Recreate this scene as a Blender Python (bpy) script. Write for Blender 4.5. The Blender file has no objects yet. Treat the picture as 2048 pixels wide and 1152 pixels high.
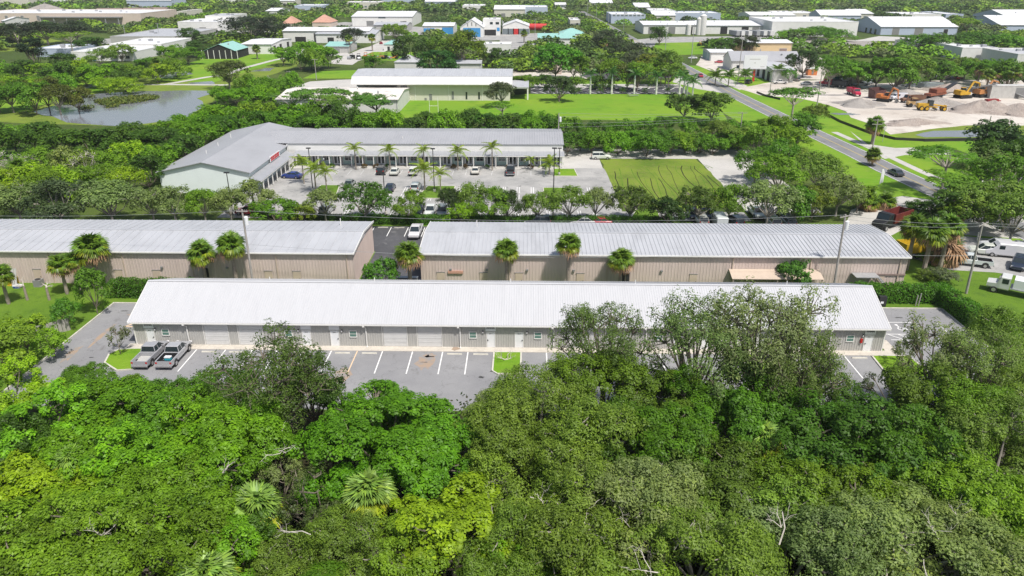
import bpy, math, random
import numpy as np
from mathutils import Vector, Matrix
sc = bpy.context.scene
R_ = math.radians
# ------------------------------------------------------------------ camera, sky, sun, exposure
CAM_H, FPX, PITCH, YAW = 43.0, 1480.0, 23.25, 1.15
cd = bpy.data.cameras.new('camera'); cam = bpy.data.objects.new('camera', cd)
sc.collection.objects.link(cam); sc.camera = cam
cd.sensor_width = 36.0; cd.lens = FPX / 2048 * 36; cd.clip_start = 1.0; cd.clip_end = 9000
cam.location = (0, 0, CAM_H); cam.rotation_euler = (R_(90 - PITCH), 0, R_(YAW))
SUN_EL, SUN_AZ = 60.0, -38.0          # azimuth of the light's travel, 0 = straight ahead of the camera (+Y), + towards +X
w = bpy.data.worlds.new('World'); sc.world = w; w.use_nodes = True
nt = w.node_tree; bg = nt.nodes['Background']
sky = nt.nodes.new('ShaderNodeTexSky'); sky.sky_type = 'NISHITA'; sky.sun_disc = False
sky.sun_elevation = R_(SUN_EL); sky.sun_rotation = R_(180 + SUN_AZ)
sky.air_density = 1.3; sky.dust_density = 3.0; sky.ozone_density = 1.0
nt.links.new(sky.outputs[0], bg.inputs[0]); bg.inputs[1].default_value = 0.098
sd = bpy.data.lights.new('sun', 'SUN'); sd.energy = 4.4; sd.angle = R_(3.0); sd.color = (1.0, 0.955, 0.89)
sun = bpy.data.objects.new('sun', sd); sc.collection.objects.link(sun)
ld = Vector((math.cos(R_(SUN_EL)) * math.sin(R_(SUN_AZ)), math.cos(R_(SUN_EL)) * math.cos(R_(SUN_AZ)), -math.sin(R_(SUN_EL))))
sun.rotation_euler = ld.to_track_quat('-Z', 'Y').to_euler()
vs = sc.view_settings; vs.view_transform = 'Standard'; vs.look = 'None'; vs.exposure = 0.18; vs.gamma = 1.0; vs.use_curve_mapping = False
sc.cycles.max_bounces = 6; sc.cycles.diffuse_bounces = 3; sc.cycles.transmission_bounces = 4; sc.cycles.transparent_max_bounces = 4

# ------------------------------------------------------------------ helpers
rnd = random.Random(7)
COL = sc.collection
KIDS = {}
_p, _y = R_(PITCH), R_(YAW)
_f = Vector((-math.sin(_y) * math.cos(_p), math.cos(_y) * math.cos(_p), -math.sin(_p)))
_r = Vector((math.cos(_y), math.sin(_y), 0)); _u = _r.cross(_f)
def G(px, py, z=0.0):
    """surveyed place: the point at height z (on the level ground by default) seen at this spot of the photograph"""
    d = _f * FPX + _r * (px - 1024) + _u * (576 - py)
    t = (z - CAM_H) / d.z
    return Vector((d.x * t, d.y * t, z))
def link(o, parent=None):
    COL.objects.link(o)
    if parent is not None:
        o.parent = parent; KIDS.setdefault(parent, []).append(o)
    return o
def tag(o, label=None, cat=None, group=None, kind=None):
    if label: o['label'] = label
    if cat: o['category'] = cat
    if group: o['group'] = group
    if kind: o['kind'] = kind
    return o
def thing(name, label, cat, loc=(0, 0, 0), rz=0.0, group=None, scale=None):
    o = bpy.data.objects.new(name, None); o.location = loc; o.rotation_euler = (0, 0, rz)
    o.empty_display_size = 0.3
    if scale: o.scale = scale
    return tag(link(o), label, cat, group)
def copy_tree(o, parent=None):
    c = o.copy(); COL.objects.link(c)
    if parent is not None:
        c.parent = parent; KIDS.setdefault(parent, []).append(c)
    for ch in KIDS.get(o, ()): copy_tree(ch, c)
    return c
def remove_tree(o):
    for ch in KIDS.pop(o, ()): remove_tree(ch)
    bpy.data.objects.remove(o)
def recolor(o, col, names):
    """give the painted parts of a copied thing their own paint"""
    for ch in KIDS.get(o, ()):
        if ch.name.split('.')[0] in names: ch.color = (*col, 1)
        recolor(ch, col, names)
class MB:
    def __init__(s): s.v = []; s.f = []
    def add(s, vs, fs):
        b = len(s.v); s.v += [tuple(q) for q in vs]; s.f += [tuple(b + i for i in f) for f in fs]; return s
    def box(s, x0, y0, z0, x1, y1, z1):
        v = [(x0,y0,z0),(x1,y0,z0),(x1,y1,z0),(x0,y1,z0),(x0,y0,z1),(x1,y0,z1),(x1,y1,z1),(x0,y1,z1)]
        return s.add(v, [(0,3,2,1),(4,5,6,7),(0,1,5,4),(1,2,6,5),(2,3,7,6),(3,0,4,7)])
    def prism(s, poly, z0, z1):
        n = len(poly)
        a = sum(poly[i][0]*poly[(i+1)%n][1]-poly[(i+1)%n][0]*poly[i][1] for i in range(n))
        if a < 0: poly = poly[::-1]
        v = [(p[0],p[1],z0) for p in poly] + [(p[0],p[1],z1) for p in poly]
        return s.add(v, [tuple(range(n-1,-1,-1)), tuple(range(n,2*n))] + [(i,(i+1)%n,n+(i+1)%n,n+i) for i in range(n)])
    def tube(s, p0, p1, r0, r1=None, n=6, cap=True):
        p0, p1 = Vector(p0), Vector(p1); r1 = r0 if r1 is None else r1
        d = (p1-p0).normalized(); a = d.orthogonal().normalized(); b = d.cross(a)
        v = []
        for c, r in ((p0,r0),(p1,r1)):
            for i in range(n):
                t = 2*math.pi*i/n; v.append(c + a*math.cos(t)*r + b*math.sin(t)*r)
        f = [(i,(i+1)%n,n+(i+1)%n,n+i) for i in range(n)]
        if cap: f += [tuple(range(n-1,-1,-1)), tuple(range(n,2*n))]
        return s.add(v, f)
    def path(s, pts, rs, n=6):
        for i in range(len(pts)-1): s.tube(pts[i], pts[i+1], rs[i], rs[i+1], n, cap=(i == len(pts)-2))
        return s
    def loft(s, secs, cap=True):
        n = len(secs[0]); v = [p for q in secs for p in q]; f = []
        for k in range(len(secs)-1):
            for i in range(n):
                j = (i+1) % n; f.append((k*n+i, k*n+j, (k+1)*n+j, (k+1)*n+i))
        if cap: f += [tuple(range(n-1,-1,-1)), tuple((len(secs)-1)*n+i for i in range(n))]
        return s.add(v, f)
    def mesh(s, name, mat, smooth=False):
        me = bpy.data.meshes.new(name); me.from_pydata(s.v, [], s.f)
        if mat: me.materials.append(mat)
        if smooth: me.polygons.foreach_set('use_smooth', [True]*len(me.polygons))
        me.update(); return me
    def build(s, name, mat, parent=None, smooth=False, loc=None):
        o = bpy.data.objects.new(name, s.mesh(name, mat, smooth))
        if loc: o.location = loc
        return link(o, parent)
def inst(name, me, parent, loc=(0,0,0), rz=0.0):
    o = bpy.data.objects.new(name, me); o.location = loc; o.rotation_euler = (0,0,rz); return link(o, parent)
def rot2(p, a): return (p[0]*math.cos(a)-p[1]*math.sin(a), p[0]*math.sin(a)+p[1]*math.cos(a))

# ------------------------------------------------------------------ materials
def _mat(name):
    m = bpy.data.materials.new(name); m.use_nodes = True
    return m, m.node_tree, m.node_tree.nodes['Principled BSDF'], m.node_tree.nodes, m.node_tree.links
def N(nt, kind, **kw):
    n = nt.nodes.new(kind)
    for k, v in kw.items(): setattr(n, k, v)
    return n
def ramp(nt, fac, stops):
    r = nt.nodes.new('ShaderNodeValToRGB'); e = r.color_ramp.elements
    while len(e) < len(stops): e.new(0.5)
    for i, (p, c) in enumerate(stops): e[i].position = p; e[i].color = (*c, 1)
    nt.links.new(fac, r.inputs[0]); return r.outputs[0]
def noise(nt, scale, detail=4, rough=0.6, vec=None, dist=0.0):
    n = nt.nodes.new('ShaderNodeTexNoise'); n.inputs['Scale'].default_value = scale
    n.inputs['Detail'].default_value = detail; n.inputs['Roughness'].default_value = rough; n.inputs['Distortion'].default_value = dist
    if vec is None:
        g = nt.nodes.new('ShaderNodeNewGeometry'); vec = g.outputs['Position']
    nt.links.new(vec, n.inputs['Vector']); return n.outputs['Fac']
def mix(nt, fac, a, b, mode='MIX'):
    m = nt.nodes.new('ShaderNodeMix'); m.data_type = 'RGBA'; m.blend_type = mode
    for sock, val in ((m.inputs[0], fac), (m.inputs[6], a), (m.inputs[7], b)):
        if isinstance(val, (int, float)): sock.default_value = val
        elif isinstance(val, tuple): sock.default_value = (*val, 1)
        else: nt.links.new(val, sock)
    return m.outputs[2]
def scl(c, k): return tuple(min(1, x*k) for x in c)
def bump(nt, b, h, strength, dist):
    n = nt.nodes.new('ShaderNodeBump'); n.inputs['Strength'].default_value = strength; n.inputs['Distance'].default_value = dist
    nt.links.new(h, n.inputs['Height']); nt.links.new(n.outputs[0], b.inputs['Normal'])
def plain(name, col, rough=0.6, var=0.15, scale=1.5, metal=0.0, stretch=None, spec=0.4):
    """painted or bare surface with uneven weathering"""
    m, t, b, ns, ls = _mat(name)
    vec = None
    if stretch:
        g = ns.new('ShaderNodeNewGeometry'); mp = ns.new('ShaderNodeMapping'); mp.inputs['Scale'].default_value = stretch
        ls.new(g.outputs['Position'], mp.inputs[0]); vec = mp.outputs[0]
    f = noise(t, scale, 5, 0.65, vec)
    c = ramp(t, f, [(0.25, scl(col, 1-var)), (0.5, col), (0.75, scl(col, 1+var*0.5))])
    ls.new(c, b.inputs['Base Color']); b.inputs['Roughness'].default_value = rough; b.inputs['Metallic'].default_value = metal
    b.inputs['Specular IOR Level'].default_value = spec
    return m
def objpaint(name, rough=0.35, coat=0.0, var=0.12, metal=0.0):
    """paint whose colour is the object's own colour"""
    m, t, b, ns, ls = _mat(name)
    oi = ns.new('ShaderNodeObjectInfo'); f = noise(t, 0.9, 4)
    d = ramp(t, f, [(0.3, (1-var,)*3), (0.7, (1,)*3)])
    ls.new(mix(t, 1.0, oi.outputs['Color'], d, 'MULTIPLY'), b.inputs['Base Color'])
    b.inputs['Roughness'].default_value = rough; b.inputs['Coat Weight'].default_value = coat; b.inputs['Metallic'].default_value = metal
    return m
def multi(name, layers, rough=0.9, bumpv=None, spec=0.2):
    """ground: layers of (colour) or (scale, lo, hi, colour) laid over one another by noise of world position"""
    m, t, b, ns, ls = _mat(name)
    c = None
    for L in layers:
        if len(L) == 3: c = tuple(L)
        else:
            s, lo, hi, col = L[:4]; vec = None
            if len(L) > 4:
                g = ns.new('ShaderNodeNewGeometry'); mp = ns.new('ShaderNodeMapping'); mp.inputs['Scale'].default_value = L[4]; ls.new(g.outputs['Position'], mp.inputs[0]); vec = mp.outputs[0]
            f = noise(t, s, 6, 0.62, vec)
            mr = ns.new('ShaderNodeMapRange'); mr.inputs[1].default_value = lo; mr.inputs[2].default_value = hi
            ls.new(f, mr.inputs[0]); c = mix(t, mr.outputs[0], c, col)
    if isinstance(c, tuple): b.inputs['Base Color'].default_value = (*c, 1)
    else: ls.new(c, b.inputs['Base Color'])
    b.inputs['Roughness'].default_value = rough; b.inputs['Specular IOR Level'].default_value = spec
    if bumpv: bump(t, b, noise(t, bumpv[0], 4), bumpv[1], bumpv[2])
    return m
def leafmat(name, trans=0.36, rough=0.5):
    """foliage: the crown's own colour, varied from clump to clump and leaf to leaf"""
    m, t, b, ns, ls = _mat(name)
    oi = ns.new('ShaderNodeObjectInfo'); at = ns.new('ShaderNodeAttribute'); at.attribute_name = 'tint'
    v = ramp(t, at.outputs['Fac'], [(0.0, (0.55, 0.60, 0.55)), (0.45, (0.93, 0.96, 0.9)), (0.75, (1.2, 1.22, 0.95)), (1.0, (1.85, 1.72, 0.95))])
    c = mix(t, 1.0, oi.outputs['Color'], v, 'MULTIPLY')
    ls.new(c, b.inputs['Base Color']); b.inputs['Roughness'].default_value = rough; b.inputs['Specular IOR Level'].default_value = 0.3
    tr = ns.new('ShaderNodeBsdfTranslucent'); ls.new(mix(t, 1.0, c, (1.15, 1.35, 0.5), 'MULTIPLY'), tr.inputs[0])
    mx = ns.new('ShaderNodeMixShader'); mx.inputs[0].default_value = trans
    ls.new(b.outputs[0], mx.inputs[1]); ls.new(tr.outputs[0], mx.inputs[2])
    ls.new(mx.outputs[0], ns['Material Output'].inputs[0]); return m
def stuffleaf(name):
    m, t, b, ns, ls = _mat(name)
    at = ns.new('ShaderNodeAttribute'); at.attribute_name = 'leafcol'
    ls.new(at.outputs['Color'], b.inputs['Base Color']); b.inputs['Roughness'].default_value = 0.6; b.inputs['Specular IOR Level'].default_value = 0.25
    tr = ns.new('ShaderNodeBsdfTranslucent'); ls.new(at.outputs['Color'], tr.inputs[0])
    mx = ns.new('ShaderNodeMixShader'); mx.inputs[0].default_value = 0.22
    ls.new(b.outputs[0], mx.inputs[1]); ls.new(tr.outputs[0], mx.inputs[2]); ls.new(mx.outputs[0], ns['Material Output'].inputs[0]); return m
def glass(name, col=(0.02,0.03,0.035), rough=0.08):
    m, t, b, ns, ls = _mat(name)
    b.inputs['Base Color'].default_value = (*col, 1); b.inputs['Roughness'].default_value = rough; b.inputs['Specular IOR Level'].default_value = 0.6
    return m
def asphalt(name, base, light, stain, rough=0.9):
    m, t, b, ns, ls = _mat(name)
    f1 = noise(t, 0.16, 6, 0.65); f2 = noise(t, 26, 2, 0.5); f3 = noise(t, 0.45, 5, 0.7, dist=0.6)
    c = ramp(t, f1, [(0.3, base), (0.7, light)])
    c = mix(t, 1.0, c, ramp(t, f2, [(0.3, (0.88,)*3), (0.7, (1.08,)*3)]), 'MULTIPLY')
    mr = ns.new('ShaderNodeMapRange'); mr.inputs[1].default_value = 0.58; mr.inputs[2].default_value = 0.74; ls.new(f3, mr.inputs[0])
    c = mix(t, mr.outputs[0], c, stain)
    vo = ns.new('ShaderNodeTexVoronoi'); vo.feature = 'DISTANCE_TO_EDGE'; vo.inputs['Scale'].default_value = 0.17
    g = ns.new('ShaderNodeNewGeometry'); nz = ns.new('ShaderNodeTexNoise'); nz.inputs['Scale'].default_value = 0.7; nz.inputs['Detail'].default_value = 5
    ls.new(g.outputs['Position'], nz.inputs['Vector'])
    ad = ns.new('ShaderNodeVectorMath'); ad.operation = 'ADD'; sc_ = ns.new('ShaderNodeVectorMath'); sc_.operation = 'SCALE'; sc_.inputs['Scale'].default_value = 3.0
    ls.new(nz.outputs['Color'], sc_.inputs[0]); ls.new(g.outputs['Position'], ad.inputs[0]); ls.new(sc_.outputs[0], ad.inputs[1]); ls.new(ad.outputs[0], vo.inputs['Vector'])
    mc = ns.new('ShaderNodeMapRange'); mc.inputs[1].default_value = 0.0; mc.inputs[2].default_value = 0.008; mc.inputs[3].default_value = 0.5; mc.inputs[4].default_value = 0.0
    ls.new(vo.outputs['Distance'], mc.inputs[0])
    c = mix(t, mc.outputs[0], c, scl(base, 0.45))
    ls.new(c, b.inputs['Base Color']); b.inputs['Roughness'].default_value = rough; b.inputs['Specular IOR Level'].default_value = 0.25
    return m
M = {}
M['asphalt'] = asphalt('asphalt_new', (0.215,0.215,0.225), (0.285,0.285,0.29), (0.175,0.172,0.172))
M['asphalt_dark'] = asphalt('asphalt_dark', (0.06,0.062,0.068), (0.10,0.10,0.108), (0.19,0.19,0.19))
M['asphalt_old'] = asphalt('asphalt_old', (0.24,0.24,0.235), (0.42,0.41,0.395), (0.13,0.13,0.125))
M['road'] = asphalt('asphalt_road', (0.175,0.177,0.185), (0.23,0.232,0.24), (0.12,0.12,0.125))
M['concrete'] = multi('concrete', [(0.52,0.48,0.42), (0.5,0.45,0.75,(0.40,0.37,0.33)), (3.0,0.5,0.8,(0.60,0.56,0.50))])
M['concrete_pale'] = multi('concrete_pale', [(0.47,0.455,0.43), (0.12,0.45,0.75,(0.37,0.36,0.34)), (2.0,0.55,0.8,(0.30,0.29,0.275))])
M['kerb'] = multi('kerb_concrete', [(0.55,0.53,0.47), (1.2,0.45,0.75,(0.38,0.36,0.31))])
M['grass'] = multi('grass_lawn', [(0.085,0.165,0.012), (0.07,0.42,0.68,(0.125,0.215,0.018)), (0.6,0.5,0.75,(0.055,0.115,0.012)), (6,0.48,0.8,(0.15,0.235,0.035))], bumpv=(7,0.5,0.12))
M['grass_bright'] = multi('grass_mown', [(0.105,0.25,0.010), (0.035,0.40,0.62,(0.185,0.29,0.02)), (0.14,0.5,0.68,(0.075,0.19,0.01)), (0.5,0.56,0.72,(0.21,0.26,0.05)), (0.8,0.46,0.66,(0.165,0.275,0.02),(0.06,1,1)), (5,0.5,0.8,(0.18,0.30,0.03))], bumpv=(5,0.4,0.12))
M['grass_dry'] = multi('grass_dry', [(0.17,0.235,0.028), (0.08,0.45,0.65,(0.09,0.15,0.018)), (0.9,0.5,0.75,(0.20,0.19,0.06)), (6,0.5,0.8,(0.10,0.15,0.02))], bumpv=(6,0.5,0.15))
M['ground'] = multi('ground_cover', [(0.05,0.085,0.014), (0.02,0.42,0.62,(0.085,0.125,0.022)), (0.1,0.5,0.7,(0.035,0.055,0.012)), (1.0,0.52,0.75,(0.11,0.115,0.045))], bumpv=(2.0,0.8,0.3))
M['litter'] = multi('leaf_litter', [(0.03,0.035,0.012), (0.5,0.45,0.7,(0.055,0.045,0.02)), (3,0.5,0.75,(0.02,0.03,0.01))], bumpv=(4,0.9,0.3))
M['sand'] = multi('crushed_shell', [(0.56,0.52,0.47), (0.03,0.42,0.65,(0.44,0.39,0.34)), (0.16,0.52,0.72,(0.33,0.285,0.25)), (1.2,0.55,0.8,(0.66,0.63,0.58))], bumpv=(1.5,0.6,0.3))
M['gravel_grey'] = multi('gravel_grey', [(0.33,0.305,0.285), (0.25,0.45,0.7,(0.24,0.215,0.20)), (2.5,0.5,0.8,(0.42,0.40,0.37))], bumpv=(3,1.0,0.4))
M['gravel_pink'] = multi('gravel_pink', [(0.36,0.31,0.275), (0.2,0.45,0.7,(0.25,0.205,0.185)), (2.0,0.5,0.8,(0.47,0.42,0.38))], bumpv=(2.5,1.0,0.4))
M['rust_stain'] = multi('rust_stain', [(0.34,0.255,0.19), (0.8,0.42,0.62,(0.25,0.24,0.235))])
M['wet'] = multi('oil_mark', [(0.06,0.06,0.06), (1.5,0.45,0.7,(0.15,0.15,0.15))], rough=0.5)
M['paint_white'] = multi('road_paint', [(0.74,0.74,0.73), (1.5,0.56,0.8,(0.45,0.45,0.45))], rough=0.7)
M['paint_faded'] = multi('road_paint_faded', [(0.55,0.55,0.55), (1.0,0.45,0.7,(0.36,0.36,0.36))], rough=0.8)
M['paint_peach'] = multi('road_paint_peach', [(0.68,0.50,0.33), (1.0,0.5,0.8,(0.5,0.4,0.3))], rough=0.7)
M['paint_yellow'] = multi('road_paint_yellow', [(0.55,0.42,0.13), (1.0,0.5,0.8,(0.35,0.3,0.16))], rough=0.7)
M['white_roof'] = plain('white_metal_roof', (0.465,0.47,0.49), 0.45, 0.06, 0.6, stretch=(2.0,0.12,1))
M['white_trim'] = plain('white_trim', (0.72,0.71,0.69), 0.5, 0.10, 2)
M['white_wall'] = plain('white_wall', (0.62,0.615,0.60), 0.7, 0.10, 0.7, stretch=(1,1,0.3))
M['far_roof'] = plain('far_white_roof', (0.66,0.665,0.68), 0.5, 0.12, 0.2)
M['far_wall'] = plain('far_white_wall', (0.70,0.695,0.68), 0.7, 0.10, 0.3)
M['cream_wall'] = plain('cream_wall', (0.58,0.56,0.49), 0.75, 0.08, 0.5, stretch=(1,1,0.3))
M['grey_wall'] = plain('grey_wall_sheet', (0.41,0.405,0.39), 0.6, 0.08, 1.2, stretch=(1,1,0.3))
M['door_white'] = plain('white_door', (0.72,0.73,0.75), 0.5, 0.06, 2)
M['shutter_white'] = plain('white_shutter', (0.60,0.60,0.60), 0.5, 0.10, 2)
M['tan_wall'] = plain('tan_wall_sheet', (0.53,0.44,0.40), 0.6, 0.13, 0.8, stretch=(1.5,1,0.25))
M['tan_roof'] = plain('galvanised_roof', (0.44,0.45,0.475), 0.5, 0.16, 0.45, metal=0.1, stretch=(1.2,0.35,1))
M['tan_awning'] = plain('tan_awning_sheet', (0.50,0.41,0.33), 0.55, 0.1, 1)
M['grey_roof'] = plain('grey_metal_roof', (0.33,0.335,0.355), 0.5, 0.10, 0.25, stretch=(1,0.5,1))
M['mint_wall'] = plain('mint_wall', (0.70,0.76,0.755), 0.7, 0.05, 0.5)
M['mint_dark'] = plain('mint_panel', (0.40,0.53,0.50), 0.7, 0.08, 0.8)
M['awning_grey'] = plain('awning_grey_sheet', (0.31,0.32,0.34), 0.5, 0.14, 0.8)
M['teal_roof'] = plain('teal_metal_roof', (0.27,0.49,0.45), 0.5, 0.12, 0.5)
M['brown_roof'] = plain('brown_tile_roof', (0.24,0.18,0.16), 0.8, 0.25, 0.8)
M['terracotta'] = plain('terracotta_roof', (0.48,0.27,0.20), 0.8, 0.2, 0.5)
M['yellow_wall'] = plain('yellow_tan_wall', (0.60,0.46,0.27), 0.7, 0.1, 0.4)
M['pink_wall'] = plain('pink_beige_wall', (0.58,0.49,0.42), 0.8, 0.1, 0.1)
M['blue_door'] = plain('blue_door', (0.05,0.26,0.55), 0.5, 0.1, 1)
M['red_paint'] = plain('red_paint', (0.52,0.03,0.03), 0.5, 0.15, 1)
M['blue_grey_wall'] = plain('blue_grey_wall', (0.42,0.48,0.60), 0.6, 0.08, 0.3)
M['dark_open'] = plain('dark_interior', (0.025,0.025,0.025), 0.9, 0.2, 1)
M['grey_door'] = plain('grey_door', (0.22,0.22,0.22), 0.6, 0.1, 1)
M['dirty_roof'] = multi('mildewed_roof', [(0.66,0.62,0.58), (0.07,0.48,0.62,(0.30,0.28,0.27)), (0.9,0.5,0.7,(0.45,0.42,0.40))])
M['black'] = plain('black_metal', (0.03,0.03,0.032), 0.5, 0.2, 1)
M['rubber'] = plain('tyre_rubber', (0.022,0.022,0.022), 0.85, 0.2, 3)
M['rim'] = plain('alloy_rim', (0.45,0.45,0.46), 0.35, 0.1, 3, metal=0.6)
M['wood_pole'] = plain('weathered_pole', (0.33,0.31,0.29), 0.85, 0.25, 2.5, stretch=(2,2,0.3))
M['galv'] = plain('galvanised_steel', (0.42,0.43,0.44), 0.45, 0.15, 2, metal=0.4)
M['bark'] = plain('bark', (0.17,0.145,0.115), 0.9, 0.35, 3)
M['bark_pale'] = plain('pale_bark', (0.30,0.275,0.235), 0.9, 0.30, 3)
M['deadwood'] = plain('dead_wood', (0.52,0.48,0.43), 0.9, 0.25, 3)
M['palm_trunk'] = plain('palm_trunk', (0.27,0.23,0.19), 0.9, 0.35, 4)
M['royal_trunk'] = plain('royal_palm_trunk', (0.62,0.61,0.57), 0.8, 0.12, 3)
M['glass'] = glass('dark_glass'); M['glass_green'] = glass('green_glass', (0.10,0.20,0.165), 0.12)
M['glass_grey'] = glass('grey_glass', (0.16,0.19,0.21), 0.12)
M['lamp_red'] = plain('tail_lamp', (0.42,0.02,0.02), 0.25, 0.05, 3); M['lamp_clear'] = plain('head_lamp', (0.75,0.75,0.78), 0.2, 0.05, 3)
M['paint'] = objpaint('vehicle_paint', 0.28, 0.5, 0.06); M['machine'] = objpaint('machine_paint', 0.55, 0.0, 0.35); M['matte'] = objpaint('object_paint', 0.7, 0.0, 0.2)
M['leaf'] = leafmat('leaves'); M['frond'] = leafmat('palm_fronds', 0.22, 0.42); M['leaf_mass'] = stuffleaf('leaf_mass')
M['dead_frond'] = plain('dead_fronds', (0.34,0.21,0.12), 0.9, 0.4, 3)
def water(name, col):
    m, t, b, ns, ls = _mat(name)
    b.inputs['Base Color'].default_value = (*col, 1); b.inputs['Roughness'].default_value = 0.09; b.inputs['Specular IOR Level'].default_value = 0.5
    bump(t, b, noise(t, 0.9, 3), 0.02, 0.08); return m
M['water'] = water('pond_water', (0.20,0.21,0.235))  # base colour lightened: the bright sky's reflection is put into it
# ------------------------------------------------------------------ ground, roads, car parks
def sheet(name, polys, z, mat, parent=None, kind='structure', label=None):
    if not isinstance(polys[0][0], (tuple, list, Vector)): polys = [polys]
    mb = MB()
    for p in polys:
        n = len(p); a = sum(p[i][0]*p[(i+1)%n][1]-p[(i+1)%n][0]*p[i][1] for i in range(n))
        q = p if a > 0 else p[::-1]
        mb.add([(c[0], c[1], z) for c in q], [tuple(range(n))])
    o = mb.build(name, mat, parent)
    if parent is None: tag(o, label, None, None, kind)
    return o
def rect(x0, y0, x1, y1): return [(x0,y0),(x1,y0),(x1,y1),(x0,y1)]
def GP(*pts): return [tuple(G(*p))[:2] for p in pts]
def strip(pts, w0):
    """outline of a band of width w0 along a polyline"""
    L, Rr = [], []
    for i, p in enumerate(pts):
        a = Vector(pts[max(i-1,0)][:2]); b = Vector(pts[min(i+1,len(pts)-1)][:2]); d = (b-a).normalized(); nrm = Vector((-d.y, d.x))*w0/2
        c = Vector(p[:2]); L.append(tuple(c+nrm)); Rr.append(tuple(c-nrm))
    return [[L[i], L[i+1], Rr[i+1], Rr[i]] for i in range(len(pts)-1)]
def wobble(poly, step=4.0, amp=0.8, seed=1):
    r = random.Random(seed); out = []
    n = len(poly)
    for i in range(n):
        a, b = Vector(poly[i][:2]), Vector(poly[(i+1)%n][:2]); k = max(1, int((b-a).length/step))
        for j in range(k):
            q = a.lerp(b, j/k); out.append((q.x+r.uniform(-amp,amp), q.y+r.uniform(-amp,amp)))
    return out
def kerb(name, pts, parent=None, wd=0.18, h=0.14, mat='kerb'):
    mb = MB()
    for q in strip(pts, wd): mb.prism(q, 0.0, h)
    o = mb.build(name, M[mat], parent)
    if parent is None: tag(o, kind='structure')
    return o
S = 7000
ground = sheet('ground', rect(-S, -300, S, 2*S), 0, M['ground'])
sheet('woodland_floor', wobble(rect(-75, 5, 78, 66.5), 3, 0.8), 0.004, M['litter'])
sheet('lawn', [rect(-110, 66.8, 62, 131.5), rect(62, 66.8, 77, 131.5)], 0.005, M['grass'])
# --- car park round the white warehouse
lot = sheet('car_park', [rect(-57.7, 66.9, 57.0, 80.1), rect(-57.7, 80.1, -48.9, 93.5), rect(44.2, 80.1, 57.4, 93.9)], 0.012, M['asphalt'])
ap = MB().box(-49.4, 80.1, 0, 44.2, 81.4, 0.06).box(44.2, 80.1, 0, 45.6, 84.2, 0.06).box(44.2, 92.2, 0, 47.2, 95.2, 0.06).build('concrete_apron', M['concrete']); tag(ap, kind='structure')
def pline(p0, p1, wd=0.12, mat='paint_white', par=lot, z=0.018, name='parking_line'):
    return sheet(name, strip([p0, p1], wd), z, M[mat], par)
for x in (-40.5, -36.9, -33.6, -30.5, -27.3, -23.8, -17.5, -13.8, -10.1, -7.0, 2.6, 5.8, 9.1, 12.8, 16.4, 19.7, 22.9, 29.2, 32.4, 35.5, 38.7):
    pline((x, 80.05), (x + 0.03, 74.6), 0.14)
pline((-20.6, 80.05), (-20.6, 74.4), 0.14, 'paint_peach')
for y in (89.5, 86.0, 84.4): pline((46.3, y), (51.2, y))
for x in (46.6, 47.9, 49.2): pline((x, 85.9), (x + 1.3, 84.5))
pline((54.5, 89.4), (54.6, 72.0), 0.12, 'paint_faded')
for a, b in (((-52.6,86.2),(-49.0,86.25)), ((-52.6,86.2),(-49.2,90.4)), ((-50.9,88.2),(-49.3,86.5))): pline(a, b, 0.24, 'paint_peach')
# wheelchair mark: ring, back and foot
mk = []
for i in range(12):
    a0, a1 = R_(30*i), R_(30*i+30)
    if i in (2,): continue
    mk.append([(49.0+.45*math.cos(a0),87.6+.45*math.sin(a0)),(49.0+.45*math.cos(a1),87.6+.45*math.sin(a1)),(49.0+.32*math.cos(a1),87.6+.32*math.sin(a1)),(49.0+.32*math.cos(a0),87.6+.32*math.sin(a0))])
mk += strip([(48.9,88.6),(48.95,87.9),(49.5,87.85),(49.75,87.3)], 0.16) + strip([(48.7,88.75),(49.05,88.75)], 0.3)
sheet('wheelchair_mark', mk, 0.018, M['paint_white'], lot)
r = random.Random(3)
def blob(cx, cy, rx, ry, n=16, seed=0, j=0.35):
    q = random.Random(seed); return [(cx+rx*math.cos(2*math.pi*i/n)*(1+q.uniform(-j,j)), cy+ry*math.sin(2*math.pi*i/n)*(1+q.uniform(-j,j))) for i in range(n)]
for i, (x, y, a, b) in enumerate(((-21.0,74.3,0.9,1.6),(-22.0,72.0,1.4,1.7),(-51.5,89.6,2.2,0.5),(-54.2,84.0,0.35,3.2),(-55.3,78.6,0.5,2.2),(-12.0,77.5,1.1,1.7),(-11.6,80.0-.9,.7,.5))):
    sheet('rust_stain', blob(x, y, a, b, 18, i), 0.015, M['rust_stain'], lot)
for i, (x, y, a, b) in enumerate(((-25.8,77.2,1.2,.16),(-25.2,76.5,.9,.12),(-26.2,76.0,.6,.12),(-12.0,77.4,.5,.08),(-5.0,74.0,.35,.3),(-3.9,75.4,.2,.15),(-55.0,91.0,.45,.14),(50.3,91.0,.5,.2),(52.3,89.0,.3,.12),(55.0,88.4,.4,.12),(-52.4,77.8,.3,.1))):
    sheet('oil_mark', blob(x, y, a, b, 14, 40+i), 0.016, M['wet'], lot)
sheet('mud_mark', blob(-8.6, 80.8, .55, .5, 14, 77), 0.064, M['rust_stain'], ap)
kerb('kerb', [(-57.8, 67), (-57.8, 93.6)]); kerb('kerb', [(-57.8, 93.6), (-49, 93.6)], h=0.1)
kerb('kerb', [(57.2, 67), (57.5, 94)], h=0.1); kerb('kerb', [(47.3, 94.0), (57.5, 94.0)], h=0.1)
def island(poly, seed=1, mat='grass_bright'):
    o = MB().prism(poly, 0.0, 0.12).build('planted_island', M[mat]); tag(o, kind='structure')
    kerb('kerb', list(poly) + [poly[0]], o, 0.2, 0.15)
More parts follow.
